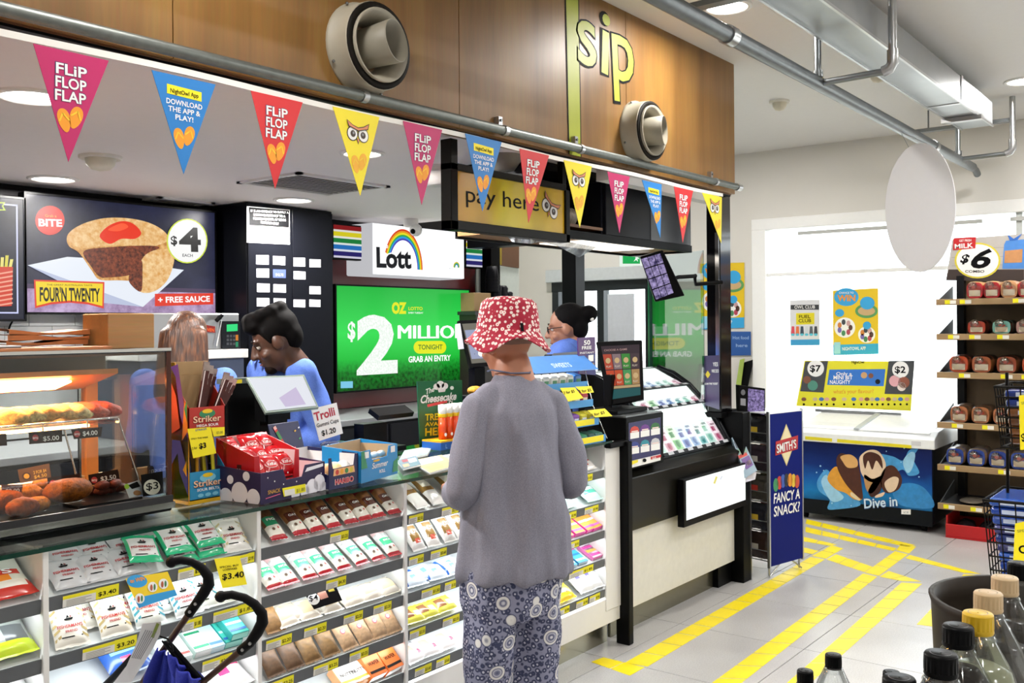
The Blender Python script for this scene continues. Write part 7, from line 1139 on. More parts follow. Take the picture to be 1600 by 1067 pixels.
# ---- snack stand
ss = thing('snack_stand', 'wire snack stand with tall blue snack brand end panel', 'display stand', (5.7, 2.42, 0)); fr = Fr((5.55, 2.33, .0), (.335, -.075, 0), (0, 0, 1)); W_ = .335; zb, zt_ = .075, 1.0
m = MB(); m.slab([fr.at(.0, zb), fr.at(W_, zb), fr.at(W_, zt_), fr.at(0, zt_)], -fr.n*.012, lowspec(M('#0b1a6c', .5, var=.06, scale=4))); m.build('end_panel', ss); m = MB(); [m.slab([fr.at(x, zb-.01, 2), fr.at(x+.012, zb-.01, 2), fr.at(x+.012, zt_+.015, 2), fr.at(x, zt_+.015, 2)], -fr.n*.018, STEEL) for x in (-.012, W_)]; m.build('metal_edge', ss)
q0 = lambda a, b_, d: fr.at(a, b_)-fr.n*d
m = MB(fr); cx_ = W_*.5; cz_ = .80; m.poly([(cx_, cz_+.13), (cx_+.085, cz_), (cx_, cz_-.13), (cx_-.085, cz_)], M('#d9c88a', .4, var=0), 2).poly([(cx_, cz_+.115), (cx_+.072, cz_), (cx_, cz_-.115), (cx_-.072, cz_)], M('#e9dcb0', .4, var=0), 3).poly([(.05, cz_-.055), (.285, cz_-.035), (.29, cz_+.05), (.055, cz_+.03)], M('#b81c24', .4, var=0), 4); m.text("SMITH'S", cx_, cz_-.035, .055, M('#5a1014', .4, var=0), 5, width=.215, align='C', bold=.07, rot=.08).text("SMITH'S", cx_, cz_-.033, .052, PAPER, 6, width=.205, align='C', bold=.03, rot=.08); m.build('brand_logo', ss)
m = MB(fr)
for i, c in enumerate(('#3a8a5a', '#c23a30', '#3a5ab0', '#20242c', '#e0902a', '#d9b83a', '#c24a30')): x = .055+.037*i; m.disc(x, .565+.018*math.sin(i*.55), .027, M(c, .4, var=0), 2, rb=.042, n=14)
m.build('snack_picture', ss); m = MB(fr); m.text('FANCY A', .03, .455, .06, PAPER, 3, width=.275, bold=.03, shear=.1).text('SNACK?', .03, .375, .06, PAPER, 3, width=.275, bold=.03, shear=.1); m.build('lettering', ss)
m = MB(); D_ = .24
for a in (.01, W_-.01):
    for d in (.02, D_): m.cyl(q0(a, .012 if True else 0, d), q0(a, 1.0, d), .006, STEEL, n=8)
for z in (.1, .28, .46, .64, .82):
    for a in (.01, W_-.01): m.cyl(q0(a, z, .02), q0(a, z, D_), .004, STEEL, n=6); m.cyl(q0(a, z+.06, .02), q0(a, z+.06, D_), .003, STEEL, n=6)
    for k in range(4): d = .02+k*(D_-.02)/3; m.cyl(q0(.01, z, d), q0(W_-.01, z, d), .003, STEEL, n=6)
for a0, a1 in ((.0, .12), (W_, W_-.12)): m.tube([q0(a0, .012, .01), q0((a0+a1)/2, .05, .01), q0(a1, .085, .01)], .005, STEEL, 6)
m.build('wire_frame', ss)
MB().slab([fr.at(0, zt_, 0), fr.at(W_, zt_, 0), q0(W_, zt_, D_), q0(0, zt_, D_)], (0, 0, .006), M('#eef0f2', .3)).build('top_cap', ss)
R5 = random.Random(5); k = 0
for zi, z in enumerate((.1, .28, .46, .64, .82)):
    for j in range(2):
        c = ['#3a2a26', '#5a4238', '#2c2c34', '#6a2a30', '#4a4640', '#7a6a5c', '#3a3038', '#8a3a2a', '#2a2a2e', '#b9b4b0'][k % 10]; t = thing('snack_bag', 'dark snack bag, %s at the front of the %s wire shelf' % (['one', 'another'][j], ['lowest', 'second', 'third', 'fourth', 'top'][zi]), 'snack', q0(.05+.14*j, z+.004, .1), 'snack bags on the wire stand'); t['label'] = '%s snack bag on the %s shelf of the wire stand, %s' % ({'#b9b4b0': 'grey'}.get(c, 'dark'), ['lowest', 'second', 'third', 'fourth', 'top'][zi], ['nearest the blue panel', 'deeper inside'][j])
        m, _f = pouch('snack_bag', .17, .15, .055, M(c, .25, coat=.4, var=.3, scale=18), bands=[(.3, .6, M(['#b83a30', '#8a8278', '#3a4a7a', '#c9a03a', '#c4beb6'][(zi+2*j) % 5], .3, coat=.4))]); _o = q0(.03+.15*j, z+.006, .13); m.v = [tuple(_o-fr.u*(-vz*.6)-fr.n*0+V((0, 0, vy))+(-fr.n)*(vx)) for vx, vy, vz in m.v]; m.v = [tuple(V(v_)-fr.u*0) for v_ in m.v]; m.build('bag', t); f2 = Fr(q0(.012+.15*j, z+.06, .16), fr.n, (0, 0, 1)); m = MB(f2); m.rect(0, 0, .06, .035, M(['#c9c4bc', '#b83a30', '#d0b03a'][k % 3], .4, var=0), 1); m.build('label', t); k += 1
# ---- bread shelves
bs = thing('bread_shelf_unit', 'wooden fronted bread shelf unit beside the window', 'shelf unit', (7.6, 1.3, 0)); SX, SY0, SY1 = 7.35, .55, 1.82; TAN = woodmat('shelf_wood', '#9a7c58', '#a98b64', '#b89a72', 1, .1, 9); SZ = [1.695, 1.445, 1.17, .81, .505, .225]
MB().box((7.86, SY0, .0), (7.9, SY1-.03, 1.9), M('#7a6448', .5)).build('back_panel', bs); 
for yy in (SY1-.09, SY0+.02): MB().box((7.78, yy, 0), (7.86, yy+.05, 1.9), M('#1a1a1c', .4)).build('upright', bs)
for i, z in enumerate(SZ):
    m = MB(); m.box((SX+.02, SY0, z+.004), (7.86, SY1-.01, z+.016), M('#3a3b3d', .5)); o = m.build('shelf', bs); MB().box((SX, SY0, z-.022), (SX+.022, SY1, z+.022), TAN).build('wooden_edge', o, bevel=.002)
    m = MB(); m.slab([(SX+.02, SY1-.012, z+.016), (7.8, SY1-.012, z+.016), (7.8, SY1-.012, z+.13)], (0, .006, 0), M('#55585a', .4, alpha=1)); m.build('shelf_end', o)
    for k, yy in enumerate([(.06, .16, .5), (.08, .22, .40), (.15, .42, .55), (.1, .3, .5), (.05, .4, .6), (.04, .22, .5)][i]):
        m = MB(); y = SY1-yy; m.box((SX-.002, y-.075, z-.014), (SX, y-.035, z+.012), TK1).box((SX-.002, y-.035, z-.014), (SX, y, z+.014), TK2); m.build('price_ticket', o)
def loaf(name, label, y, x, z, l, w, h, base, bandc, topc, grp, yaw=0, labc=None):
    t = thing(name, label, 'bread', (x, y, z), grp, rot=(0, 0, yaw)); m = MB()
    def fn(u, v):
        a = u*2*math.pi; e = 1 if 0 < v < 1 else .9; px_ = math.sin(a); pz_ = math.cos(a); sg = lambda q: math.copysign(abs(q)**.6, q); return ((v-.5)*l, sg(px_)*w/2*e, h/2+sg(pz_)*h/2*e*(1.0 if pz_ < 0 else 1+.06*math.sin(v*9)))
    m.grid(fn, 16, 8, base, True, lambda u, v: topc if (u < .17 or u > .83) else base)
    for v in (0, 1): m.add([fn(i/16, v) for i in range(16)], [tuple(range(16)) if v else tuple(range(16))[::-1]], base)
    m.build('loaf', t); m = MB(); m.grid(lambda u, v: V(fn(u, .0+.3*v))*1.015+V((0, 0, -.0005)), 16, 1, bandc)
    m.add([V(fn(i/16, 0))*1.012+V((-.001, 0, 0)) for i in range(16)], [tuple(range(16))[::-1]], bandc); m.build('band', t); m = MB(); k = [fn(i/12, 0) for i in range(12)]; f2 = Fr((-l/2*1.02-.001, w*.32, h*.18), (0, -1, 0), (0, 0, 1)); m = MB(f2); m.rect(0, 0, w*.64, h*.34, labc or M('#e9dfc8', .4, var=0), 1).disc(w*.32, h*.45, w*.22, M('#b8402c', .4, var=0), 2, rb=h*.1, n=14); m.build('end_label', t)
    m = MB(); m.lathe((-l/2, 0, h*.55), (-1, 0, .35), [(h*.42, 0), (h*.2, .03), (.012, .05), (.03, .075), (.001, .075)], glassmat('bag_plastic', (.9, .88, .85), .12, .15) if 'bag_plastic' not in bpy.data.materials else _BP, 10) if topc else None; m.build('bag_neck', t) if m.v else None; return t
_BP = glassmat('bag_plastic', (.88, .85, .82), .14, .15)
rows = [(0, [(.25, '#b3202a', '#c43038', '#c9a060'), (.36, '#bf242c', '#b3202a', '#d0a868'), (.47, '#c8323a', '#d8a070', '#c49458'), (.58, '#b8202a', '#c8323a', '#d2ac70'), (.69, '#a81c26', '#c43038', '#c9a060')], 'red wrapped bread bag', .115, .125),
        (1, [(.26, '#5a2c1c', '#a83a28', '#26160f'), (.42, '#5a2c1c', '#7ab0a4', '#26160f'), (.57, '#5c3020', '#b08a84', '#26160f'), (.72, '#5a2c1c', '#a83a28', '#26160f')], 'dark rye roll bag', .125, .10),
        (2, [(.14, '#8a4a26', '#c2502a', '#3a2014'), (.29, '#8a5a32', '#a85a34', '#2c1a10'), (.45, '#8a5a32', '#9a4a2c', '#2c1a10'), (.61, '#8a4a26', '#c2502a', '#2c1a10')], 'brown loaf with orange label', .135, .125),
        (3, [(.14, '#8a6038', '#b06a40', '#54402e'), (.28, '#8a6038', '#a8663c', '#54402e'), (.42, '#8a6038', '#b06a40', '#4a3828'), (.56, '#8a6038', '#a8663c', '#54402e')], 'brown loaf in clear bag', .125, .125),
        (4, [(.11, '#b89468', '#1f3f9a', '#8a7a6a'), (.25, '#b89468', '#22449e', '#8a7a6a'), (.39, '#b89468', '#1f3f9a', '#8a7a6a'), (.53, '#b89468', '#22449e', '#7a6a5a'), (.67, '#b89468', '#1f3f9a', '#8a7a6a')], 'blue banded white loaf', .125, .125)]
for si, its, nm, w, h in rows:
    for i, (dy, c1, c2, c3) in enumerate(its):
        loaf('bread_loaf', '%s, %s from the window end of the %s bread shelf' % (nm, ORD[i], ['top', 'second', 'third', 'fourth', 'fifth'][si]), SY1-dy, SX+.17, SZ[si]+.0165, .26, w, h, M(c1, .35, coat=.3, var=.12), M(c2, .3, coat=.4, var=.05), M(c3, .35, coat=.3, var=.15), '%ss' % nm)
for i in range(3): lump('wrap_pack', (SX+.15, SY1-.2-.2*i, SZ[5]+.0165+.02), (.12, .085, .019), '#7d7468', 'flat clear pack of wraps, %s along the lowest bread shelf' % ORD[i], 'bread', 'wrap packs', 0, .05, 60+i, rough=.25)
t = thing('bread_crate', 'low red plastic crate on the floor under the bread shelves', 'crate', (7.45, 1.5, 0)); m = MB(); m.box((7.36, 1.2, .002), (7.75, 1.77, .012), M('#b8141a', .4)); m.build('bottom', t)
for a, b_ in (((7.36, 1.2, .012), (7.372, 1.77, .10)), ((7.738, 1.2, .012), (7.75, 1.77, .10)), ((7.372, 1.758, .012), (7.738, 1.77, .16)), ((7.372, 1.2, .012), (7.738, 1.212, .1))): MB().box(a, b_, M('#b8141a', .4)).build('wall', t, bevel=.003)
for i in range(3): lump('bagged_roll', (7.5, 1.66-.15*i, .07), (.09, .07, .055), ['#2a2226', '#1f1c20', '#3a3034'][i], 'dark bagged roll, %s along the red crate' % ORD[i], 'bread', 'bagged rolls in the red crate', 0, .12, 70+i, rough=.25)
# six dollar header
t = thing('bread_header', 'grey wood header board with six dollar combo roundel', 'sign', (7.82, 1.5, 1.86)); fr = FX(7.8); zr = Zf(1440, 280, 3.8125); q = [fr.at(*fr.px(*p)) for p in ((1488, 374), (1640, 362), (1640, 440), (1478, 438))]; m = MB(); m.slab(q, (.012, 0, 0), M('#b5b1ac', .6, var=.06, scale=14)); m.build('board', t)
m = MB(fr); m.ppoly([(1482, 421), (1600, 421), (1600, 440), (1478, 438)], M('#3a2e2a', .5), 1); [m.ppoly([(1487, y), (1640, y-3), (1640, y-2.4), (1487, y+.6)], M('#8f8b86', .6, var=0), 1) for y in (388, 402, 415)]; m.build('wood_print', t)
m = MB(fr); m.pdisc(1527.5, 407, 36, 28, M('#d8c83a', .5, var=0), 2).pdisc(1527.5, 407, 33, 25.5, PAPER, 3).ptext('6', (1517, 418), (1549, 418), 28, INK, 4, bold=.05, shear=.25).ptext('$', (1500, 410), (1514, 411), 13, INK, 4, bold=.05, shear=.2).ptext('COMBO', (1508, 426), (1538, 426), 4, INK, 4, bold=.02); m.build('price_roundel', t)
m = MB(fr); m.ppoly([(1490, 372), (1525, 370), (1524, 388), (1489, 391)], M('#c01c22', .5, var=0), 4).ptext('GET FRESH', (1499, 378), (1518, 377), 3.5, PAPER, 5, bold=.03).ptext('MILK', (1492, 388.5), (1521, 386.5), 7, PAPER, 5, bold=.05); m.build('milk_badge', t)
m = MB(fr); m.ppoly([(1569, 382), (1572, 376), (1600, 374), (1640, 380), (1640, 420), (1566, 420)], M('#4a86d0', .4, var=.06), 2).ppoly([(1570, 392), (1598, 389), (1597, 410), (1569, 411)], M('#c08a5a', .4, var=.1), 3).ppoly([(1574, 366), (1584, 373), (1597, 365), (1590, 375), (1578, 376)], M('#2f6ac4', .4, var=0), 4); m.build('bread_picture', t)
# ---- wire baskets with biscuits
wb = thing('biscuit_basket_stand', 'tapered black wire basket stand full of biscuit packs', 'basket stand', (5.2, .85, 0)); WB = M('#14110e', .4)
def basket(zt2, zb2, x0, x1, y0, y1, tp_=.02):
    m = MB(); c = V(((x0+x1)/2, (y0+y1)/2, 0))
    def ring(z, s): return [V((c.x+(x-c.x)*s, c.y+(y-c.y)*s, z)) for x, y in ((x0, y0), (x1, y0), (x1, y1), (x0, y1))]
    R_ = []; n = 6
    for k in range(n+1): t_ = k/n; R_.append(ring(zt2+(zb2-zt2)*t_, 1-t_*tp_*6))
    for k, r_ in enumerate(R_): m.tube(r_+[r_[0]], .004 if 0 < k < n else .007, WB, 6)
    for e in range(4):
        for j in range(7): a0 = R_[0][e].lerp(R_[0][(e+1) % 4], j/7); a1 = R_[-1][e].lerp(R_[-1][(e+1) % 4], j/7); m.cyl(a0, a1, .003, WB, n=6)
    m.build('wire_basket', wb)
basket(1.24, .95, 5.03, 5.45, .6, .985); basket(.70, .30, 4.99, 5.45, .55, 1.03); m = MB(); [m.cyl((x, y, .0), (x, y, 1.3), .008, WB, n=8) for x, y in ((5.24, .62), (5.24, .97))]; m.box((5.05, .6, .002), (5.43, 1.0, .02), WB); m.build('frame', wb)
BC = ['#1f4aa8', '#1c3f96', '#2558b8', '#2a2f6a', '#1a2f74', '#3a3a7c']
def biscuit(i, c, z, y0, y1, x0, x1, label, tc):
    t = thing('biscuit_pack', label, 'biscuits', ((x0+x1)/2, (y0+y1)/2, z), 'biscuit packs in the wire baskets'); MB().box((x0, y0, z), (x1, y1, z+.042), M(c, .25, coat=.4, var=.08)).build('pack', t, bevel=.014, seg=2); m = MB(FX(x0-.0005, y1, z)); m.rect(.05, .012, .16, .032, M('#c4d0ea', .4, var=0), 1); m.rect(.2, .01, .27, .034, M(tc, .4, var=0), 1); m.build('label', t)
for i in range(9): s = .03*(1-i/9)+.0; biscuit(i, BC[i % 6], .315+.0435*i, .62-i*.006, .97+i*.006, 5.07-.003*i, 5.38, 'blue biscuit pack, %s from the bottom of the lower wire basket' % ORD[i], ['#e9e9ee', '#3a2a24', '#8a4a8a'][i % 3])
for i in range(6): biscuit(i, ['#7a4a26', '#8a5428', '#6a3f20', '#7a4a26', '#1c2f74', '#1c2f74'][i], .965+.0435*i, .64-i*.004, .93+i*.004, 5.08-.003*i, 5.38, '%s biscuit pack, %s from the bottom of the upper wire basket' % ('brown' if i < 4 else 'navy', ORD[i]), ['#d0a060', '#e9e0d0'][i % 2])
for lab, pts, dz, s in (('tall yellow sign hanging on the upper wire basket', [(1592, 618), (1640, 612), (1640, 700), (1594, 703)], 1, '$'), ('yellow sign hanging on the lower wire basket with letter C', [(1586, 818), (1640, 806), (1640, 876), (1583, 880)], 0, 'C')):
    t, m = card('price_card', lab, 'price card', pts, YEL, FX(4.975), .002); m.ptext(s, (1593 if dz == 0 else 1597, 865 if dz == 0 else 690), (1606, 864 if dz == 0 else 689), 12, INK, 1, bold=.05).ptext('SPECIAL', (1590 if dz == 0 else 1596, 832 if dz == 0 else 632), (1618, 829 if dz == 0 else 629), 4, M('#8a8a2a', .5, var=0), 1); m.build('lettering', t)
# ---- black barrel
br = thing('black_barrel', 'round black barrel bin behind the bottles', 'barrel', (2.75, .48, 0)); c = V((2.70, .43, 0)); MB().lathe(c, (0, 0, 1), [(.001, .002), (.19, .002), (.235, .45), (.25, .83), (.256, .85), (.242, .85), (.236, .80), (.20, .55), (.001, .55)], M('#2a241e', .5), 40).build('tub', br)
for i, (x, y, c1, s) in enumerate(((2.72, .50, '#5a8a4a', 'green apple'), (2.65, .40, '#b8302a', 'red apple'), (2.80, .42, '#d9d4cc', 'pale onion'), (2.70, .33, '#c23a30', 'second red apple'))):
    lump('apple', (x, y, .60+.045), (.045, .045, .042), c1, s+' in the round black barrel bin', 'fruit', None, 0, .04, 80+i, rough=.3)
# ---- bottles
def bottle(px, py, D, d, capc, body, liq, h, label, fill=.6, lab=None):
    p = EYE+ray(px, py)*D; z0 = p.z-h; t = thing('soft_drink_bottle', label, 'bottle', (p.x, p.y, z0)); r = d/2; R_ = h*.165; c = (p.x, p.y, z0)
    pr_ = [(R_*.7, 0), (R_*.95, .01), (R_, .03), (R_, h*.55), (R_*.96, h*.66), (R_*.75, h*.78), (r*1.15, h*.89), (r*.86, h*.925), (r*.86, h-.018)]
    MB().lathe(c, (0, 0, 1), pr_, body, 28).build('bottle', t); MB().lathe(c, (0, 0, 1), [(.001, .004)]+[(a*.95, b_) for a, b_ in pr_ if b_ < h*fill]+[(R_*.92 if fill < .6 else r*1.3, h*fill), (.001, h*fill)], liq, 28).build('drink', t)
    m = MB(); n = 40; z1, z2 = h-.022, h; vs_ = []
    m.lathe(c, (0, 0, 1), [(r*.97, h-.026), (r*1.03, h-.024), (r*1.0, h-.02)], capc, 28)
    for k in range(n): pass
    m.grid(lambda u, v: V(c)+V((math.cos(u*2*math.pi)*r*(1+.02*(math.cos(u*n*2*math.pi*.5) if v < .9 else 0)), math.sin(u*2*math.pi)*r*(1+.02*(math.cos(u*n*2*math.pi*.5) if v < .9 else 0)), h-.02+.018*v)), 80, 2, capc, False); m.lathe(c, (0, 0, 1), [(r, h-.002), (r*.93, h), (.001, h)], capc, 28); m.build('cap', t)
    MB().lathe(c, (0, 0, 1), [(r*1.12, h-.034), (r*1.14, h-.031), (r*1.0, h-.028)], body, 24).build('neck_ring', t)
    if lab: MB().lathe(c, (0, 0, 1), [(R_*1.005, h*.2), (R_*1.005, h*.55)], lab, 28).build('label', t)
    m = MB(); m.lathe(c, (0, 0, 1), [(r*.6, h+.0005), (r*.66, h+.0006)], M('#55555a' if capc == BLKC else '#a89a7a', .5, var=0), 20); m.build('cap_print', t)
BLKC = M('#0d0e10', .35, var=0); YC = M('#e0b81e', .4, var=0); BG = M('#d3b78e', .45, var=0); CB = glassmat('bottle_plastic', (.93, .95, .95), .10, .05); COLA = M('#120a08', .15, var=0); CLR = M('#a9ab98', .15, var=.02, alpha=.8)
bottle(1258, 1047, 1.80, .03, BLKC, CB, CLR, .24, 'small clear bottle with black cap at the frame edge, nearest the tape', .5)
bottle(1302, 1022, 1.80, .03, BLKC, CB, CLR, .24, 'small clear bottle with black cap standing tallest on the low shelf', .45, M('#c9cdd0', .4))
bottle(1393, 1049, 1.73, .03, BLKC, CB, COLA, .24, 'small dark bottle with black cap behind the big black capped one')
bottle(1405, 1058, 1.11, .037, BLKC, CB, COLA, .33, 'large cola bottle whose black cap is cut by the frame edge')
bottle(1470, 1020, 1.11, .037, BLKC, CB, COLA, .33, 'large cola bottle with the second nearest big black cap')
bottle(1497, 977, 1.20, .037, BLKC, CB, COLA, .33, 'large cola bottle with black cap just in front of the yellow cap', .84, M('#d08a1e', .4))
bottle(1528, 957, 1.23, .037, YC, CB, M('#b8bc98', .15, var=.02, alpha=.75), .33, 'large pale lemonade bottle with yellow cap', .8)
bottle(1544, 925, 1.32, .037, BG, CB, COLA, .33, 'large bottle with beige cap next to the yellow cap', .62)
bottle(1570, 901, 1.42, .037, BG, CB, COLA, .33, 'large bottle with beige cap farther along the row', .7)
bottle(1593, 879, 1.58, .037, BLKC, CB, COLA, .33, 'large bottle with black cap at the far end of the row', .7)
dsf = thing('drink_shelf', 'grey two level drink shelf holding the soft drink bottles', 'shelf', (1.6, .4, 0)); m = MB(); m.box((.95, .1, .815), (2.0, .42, .835), M('#4a4c4e', .4)); m.build('upper_board', dsf); MB().box((1.25, .42, .65), (2.0, .82, .672), M('#4a4c4e', .4)).build('lower_board', dsf); MB().box((.97, .12, 0), (1.98, .40, .815), M('#3a3c3e', .5)).build('body', dsf); MB().box((1.27, .42, 0), (1.98, .8, .65), M('#3a3c3e', .5)).build('step', dsf)
# ================================================================ people
class Blob:
    """Limbs and masses merged into one continuous skin by a voxel remesh."""
    def __init__(s, xf=None): s.v = []; s.f = []; s.xf = xf or Matrix.Identity(4)
    def _add(s, vs_, fs): b = len(s.v); s.v += [tuple(s.xf @ V(v)) for v in vs_]; s.f += [tuple(b+i for i in f) for f in fs]
    def ell(s, c, r, rot=None, n=20, k=14):
        c = V(c); R_ = Matrix.Rotation(rot[0], 3, rot[1]) if rot else Matrix.Identity(3); vs_ = [c+R_ @ V((0, 0, -r[2]))]
        for j in range(1, k):
            b = j*math.pi/k
            for i in range(n): a = i*2*math.pi/n; vs_.append(c+R_ @ V((r[0]*math.sin(b)*math.cos(a), r[1]*math.sin(b)*math.sin(a), -r[2]*math.cos(b))))
        vs_.append(c+R_ @ V((0, 0, r[2]))); fs = [(0, 1+(i+1) % n, 1+i) for i in range(n)]
        for j in range(k-2):
            for i in range(n): a = 1+j*n; fs.append((a+i, a+(i+1) % n, a+n+(i+1) % n, a+n+i))
        e = len(vs_)-1; a = 1+(k-2)*n; fs += [(a+i, a+(i+1) % n, e) for i in range(n)]; s._add(vs_, fs); return s
    def cap(s, p, q, r0, r1=None, n=16):
        r1 = r0 if r1 is None else r1; p, q = V(p), V(q); d = q-p; L_ = d.length; d.normalize(); a = d.orthogonal().normalized(); b = d.cross(a); pr_ = [(r0*math.cos(t*math.pi/8), -r0*math.sin(t*math.pi/8)) for t in (3, 2, 1, 0)]+[(r1*math.cos(t*math.pi/8), L_+r1*math.sin(t*math.pi/8)) for t in (0, 1, 2, 3)]
        vs_ = [p-d*r0]
        for r, h in pr_: vs_ += [p+d*h+(a*math.cos(i*2*math.pi/n)+b*math.sin(i*2*math.pi/n))*r for i in range(n)]
        vs_.append(q+d*r1); fs = [(0, 1+(i+1) % n, 1+i) for i in range(n)]
        for j in range(len(pr_)-1):
            for i in range(n): o = 1+j*n; fs.append((o+i, o+(i+1) % n, o+n+(i+1) % n, o+n+i))
        e = len(vs_)-1; o = 1+(len(pr_)-1)*n; fs += [(o+i, o+(i+1) % n, e) for i in range(n)]; s._add(vs_, fs); return s
    def loft(s, rings, n=28, wob=0):
        """rings: (cx, cy, z, rx, ry); closed at both ends."""
        vs_ = []
        for j, (cx, cy, z, rx, ry) in enumerate(rings):
            for i in range(n): a = i*2*math.pi/n; w = 1+wob*math.sin(a*5+j*.8)*(1-j/len(rings)); vs_.append((cx+rx*w*math.cos(a), cy+ry*w*math.sin(a), z))
        fs = [tuple(range(n))[::-1], tuple(range((len(rings)-1)*n, len(rings)*n))]+[(j*n+i, j*n+(i+1) % n, (j+1)*n+(i+1) % n, (j+1)*n+i) for j in range(len(rings)-1) for i in range(n)]
        s._add(vs_, fs); return s
    def hand(s, w, d, nrm, k=1.0, curl=.5, side=1):
        """Palm, four unequal bent fingers and a thumb leaving the palm's side."""
        w, d, nrm = V(w), V(d).normalized(), V(nrm).normalized(); x = d.cross(nrm).normalized()*side
        for t in (-.024, -.008, .008, .024): s.cap(w+x*t*.7*k, w+d*.085*k+x*t*1.15*k, .0125*k, .0115*k, 8)
        for t, L_ in ((-.030, .062), (-.010, .076), (.010, .082), (.030, .073)):
            p0 = w+d*.088*k+x*t*k; d1 = (d*math.cos(curl*.7)+nrm*math.sin(curl*.7)); p1 = p0+d1*L_*.5*k; d2 = d*math.cos(curl*1.9)+nrm*math.sin(curl*1.9); p2 = p1+d2*L_*.32*k; d3 = d*math.cos(curl*2.6)+nrm*math.sin(curl*2.6); s.cap(p0, p1, .0095*k, .0088*k, 8); s.cap(p1, p2, .0088*k, .008*k, 8); s.cap(p2, p2+d3*L_*.22*k, .008*k, .0072*k, 8)
        t0 = w+d*.02*k+x*.026*k; t1 = t0+(d*.55+x*.7+nrm*.35).normalized()*.042*k; s.cap(t0, t1, .0135*k, .0105*k, 8); s.cap(t1, t1+(d*.85+x*.2+nrm*.4).normalized()*.034*k, .0105*k, .0085*k, 8); return s
    def head(s, neck=True):
        s.ell((0, -.012, .032), (.076, .094, .094)); s.ell((0, .022, -.04), (.06, .068, .078)); s.ell((0, .056, -.098), (.028, .026, .02)); s.cap((0, .086, .018), (0, .106, -.024), .010, .0155, 10); s.ell((.012, .098, -.028), (.009, .011, .008)); s.ell((-.012, .098, -.028), (.009, .011, .008))
        for x in (-1, 1): s.ell((x*.077, -.006, -.006), (.012, .024, .032)); s.ell((x*.031, .074, .033), (.026, .015, .009)); s.ell((x*.042, .054, -.032), (.024, .026, .022)); s.ell((x*.031, .0715, .019), (.015, .0125, .0075))
        s.ell((0, .082, -.058), (.022, .012, .006)); s.ell((0, .081, -.069), (.019, .012, .007))
        if neck: s.cap((0, -.03, -.07), (0, -.05, -.17), .054, .06)
        return s
    def mesh(s, name, mat, vox, parent, smooth=6, fold=0):
        me = bpy.data.meshes.new(name); me.from_pydata(s.v, [], s.f); o = bpy.data.objects.new(name, me); COL.objects.link(o)
        r = o.modifiers.new('r', 'REMESH'); r.mode = 'VOXEL'; r.voxel_size = vox; r.use_smooth_shade = True; m = o.modifiers.new('s', 'SMOOTH'); m.iterations = smooth; m.factor = .5
        bpy.context.view_layer.update(); me2 = bpy.data.meshes.new_from_object(o.evaluated_get(bpy.context.evaluated_depsgraph_get())); o.modifiers.clear(); o.data = me2; me2.name = name; bpy.data.meshes.remove(me)
        me2.materials.clear(); me2.materials.append(mat); me2.polygons.foreach_set('material_index', [0]*len(me2.polygons)); me2.polygons.foreach_set('use_smooth', [True]*len(me2.polygons)); 
        if fold:
            from mathutils import noise as NZ
            nrm_ = [v_.normal.copy() for v_ in me2.vertices]
            zm_ = max(v_.co.z for v_ in me2.vertices)
            for v_, n_ in zip(me2.vertices, nrm_): v_.co += n_*fold*min(1, .1+(zm_-v_.co.z)*4.5)*(NZ.noise(V((v_.co.x*12, v_.co.y*12, v_.co.z*2.6)))+.5*NZ.noise(V((v_.co.x*24+3, v_.co.y*24, v_.co.z*7))))
        me2.transform(Matrix.Translation(-V(parent['_o']))); o['_o'] = parent['_o']; o.parent = parent; return o
def frame4(o, f, pitch=0, roll=0, k=1.0):
    f = V((f[0], f[1], 0)).normalized(); r = V((f.y, -f.x, 0)); M4 = Matrix.Identity(4)
    for i, c in enumerate((r, f, V((0, 0, 1)))):
        for j in range(3): M4[j][i] = c[j]
    M4.translation = V(o); return M4 @ Matrix.Rotation(pitch, 4, 'X') @ Matrix.Rotation(roll, 4, 'Y') @ Matrix.Scale(k, 4)
def face(t, X, brow, glasses=False):
    m = MB(); [m.ball(X @ V((x*.031, .0695, .010)), .0112, M('#cfc8c0', .35, var=0), 12, 8) for x in (-1, 1)]; m.build('eye', t)
    m = MB(); [m.ball(X @ V((x*.031, .0770, .0085)), .0055, M('#1f140e', .15, var=0), 10, 6) for x in (-1, 1)]; m.build('iris', t)
    m = MB(); [m.tube([X @ V((x*.012, .089, .034)), X @ V((x*.032, .087, .041)), X @ V((x*.052, .074, .034))], [.003, .0042, .002], M(brow, .8, var=0), 6) for x in (-1, 1)]; m.build('eyebrow', t)
    m = MB(); m.tube([X @ V((-.021, .086, -.064)), X @ V((0, .0945, -.0625)), X @ V((.021, .086, -.064))], [.0015, .0035, .0015], M('#8a4a44', .5, var=0), 6); m.build('lips', t)
    if glasses:
        m = MB(); G = M('#14141a', .3, var=0)
        for x in (-1, 1): pts = [X @ V((x*.034+.024*math.cos(a*.5236), .094, .008+.019*math.sin(a*.5236))) for a in range(13)]; m.tube(pts, .0022, G, 6); m.tube([X @ V((x*.058, .093, .012)), X @ V((x*.079, .05, .014)), X @ V((x*.08, -.01, .012))], .0022, G, 6)
        m.tube([X @ V((-.010, .096, .012)), X @ V((.010, .096, .012))], .0022, G, 6); m.build('glasses', t)
def skin(h): 
    m = M(h, .5, var=.06, scale=25); return m
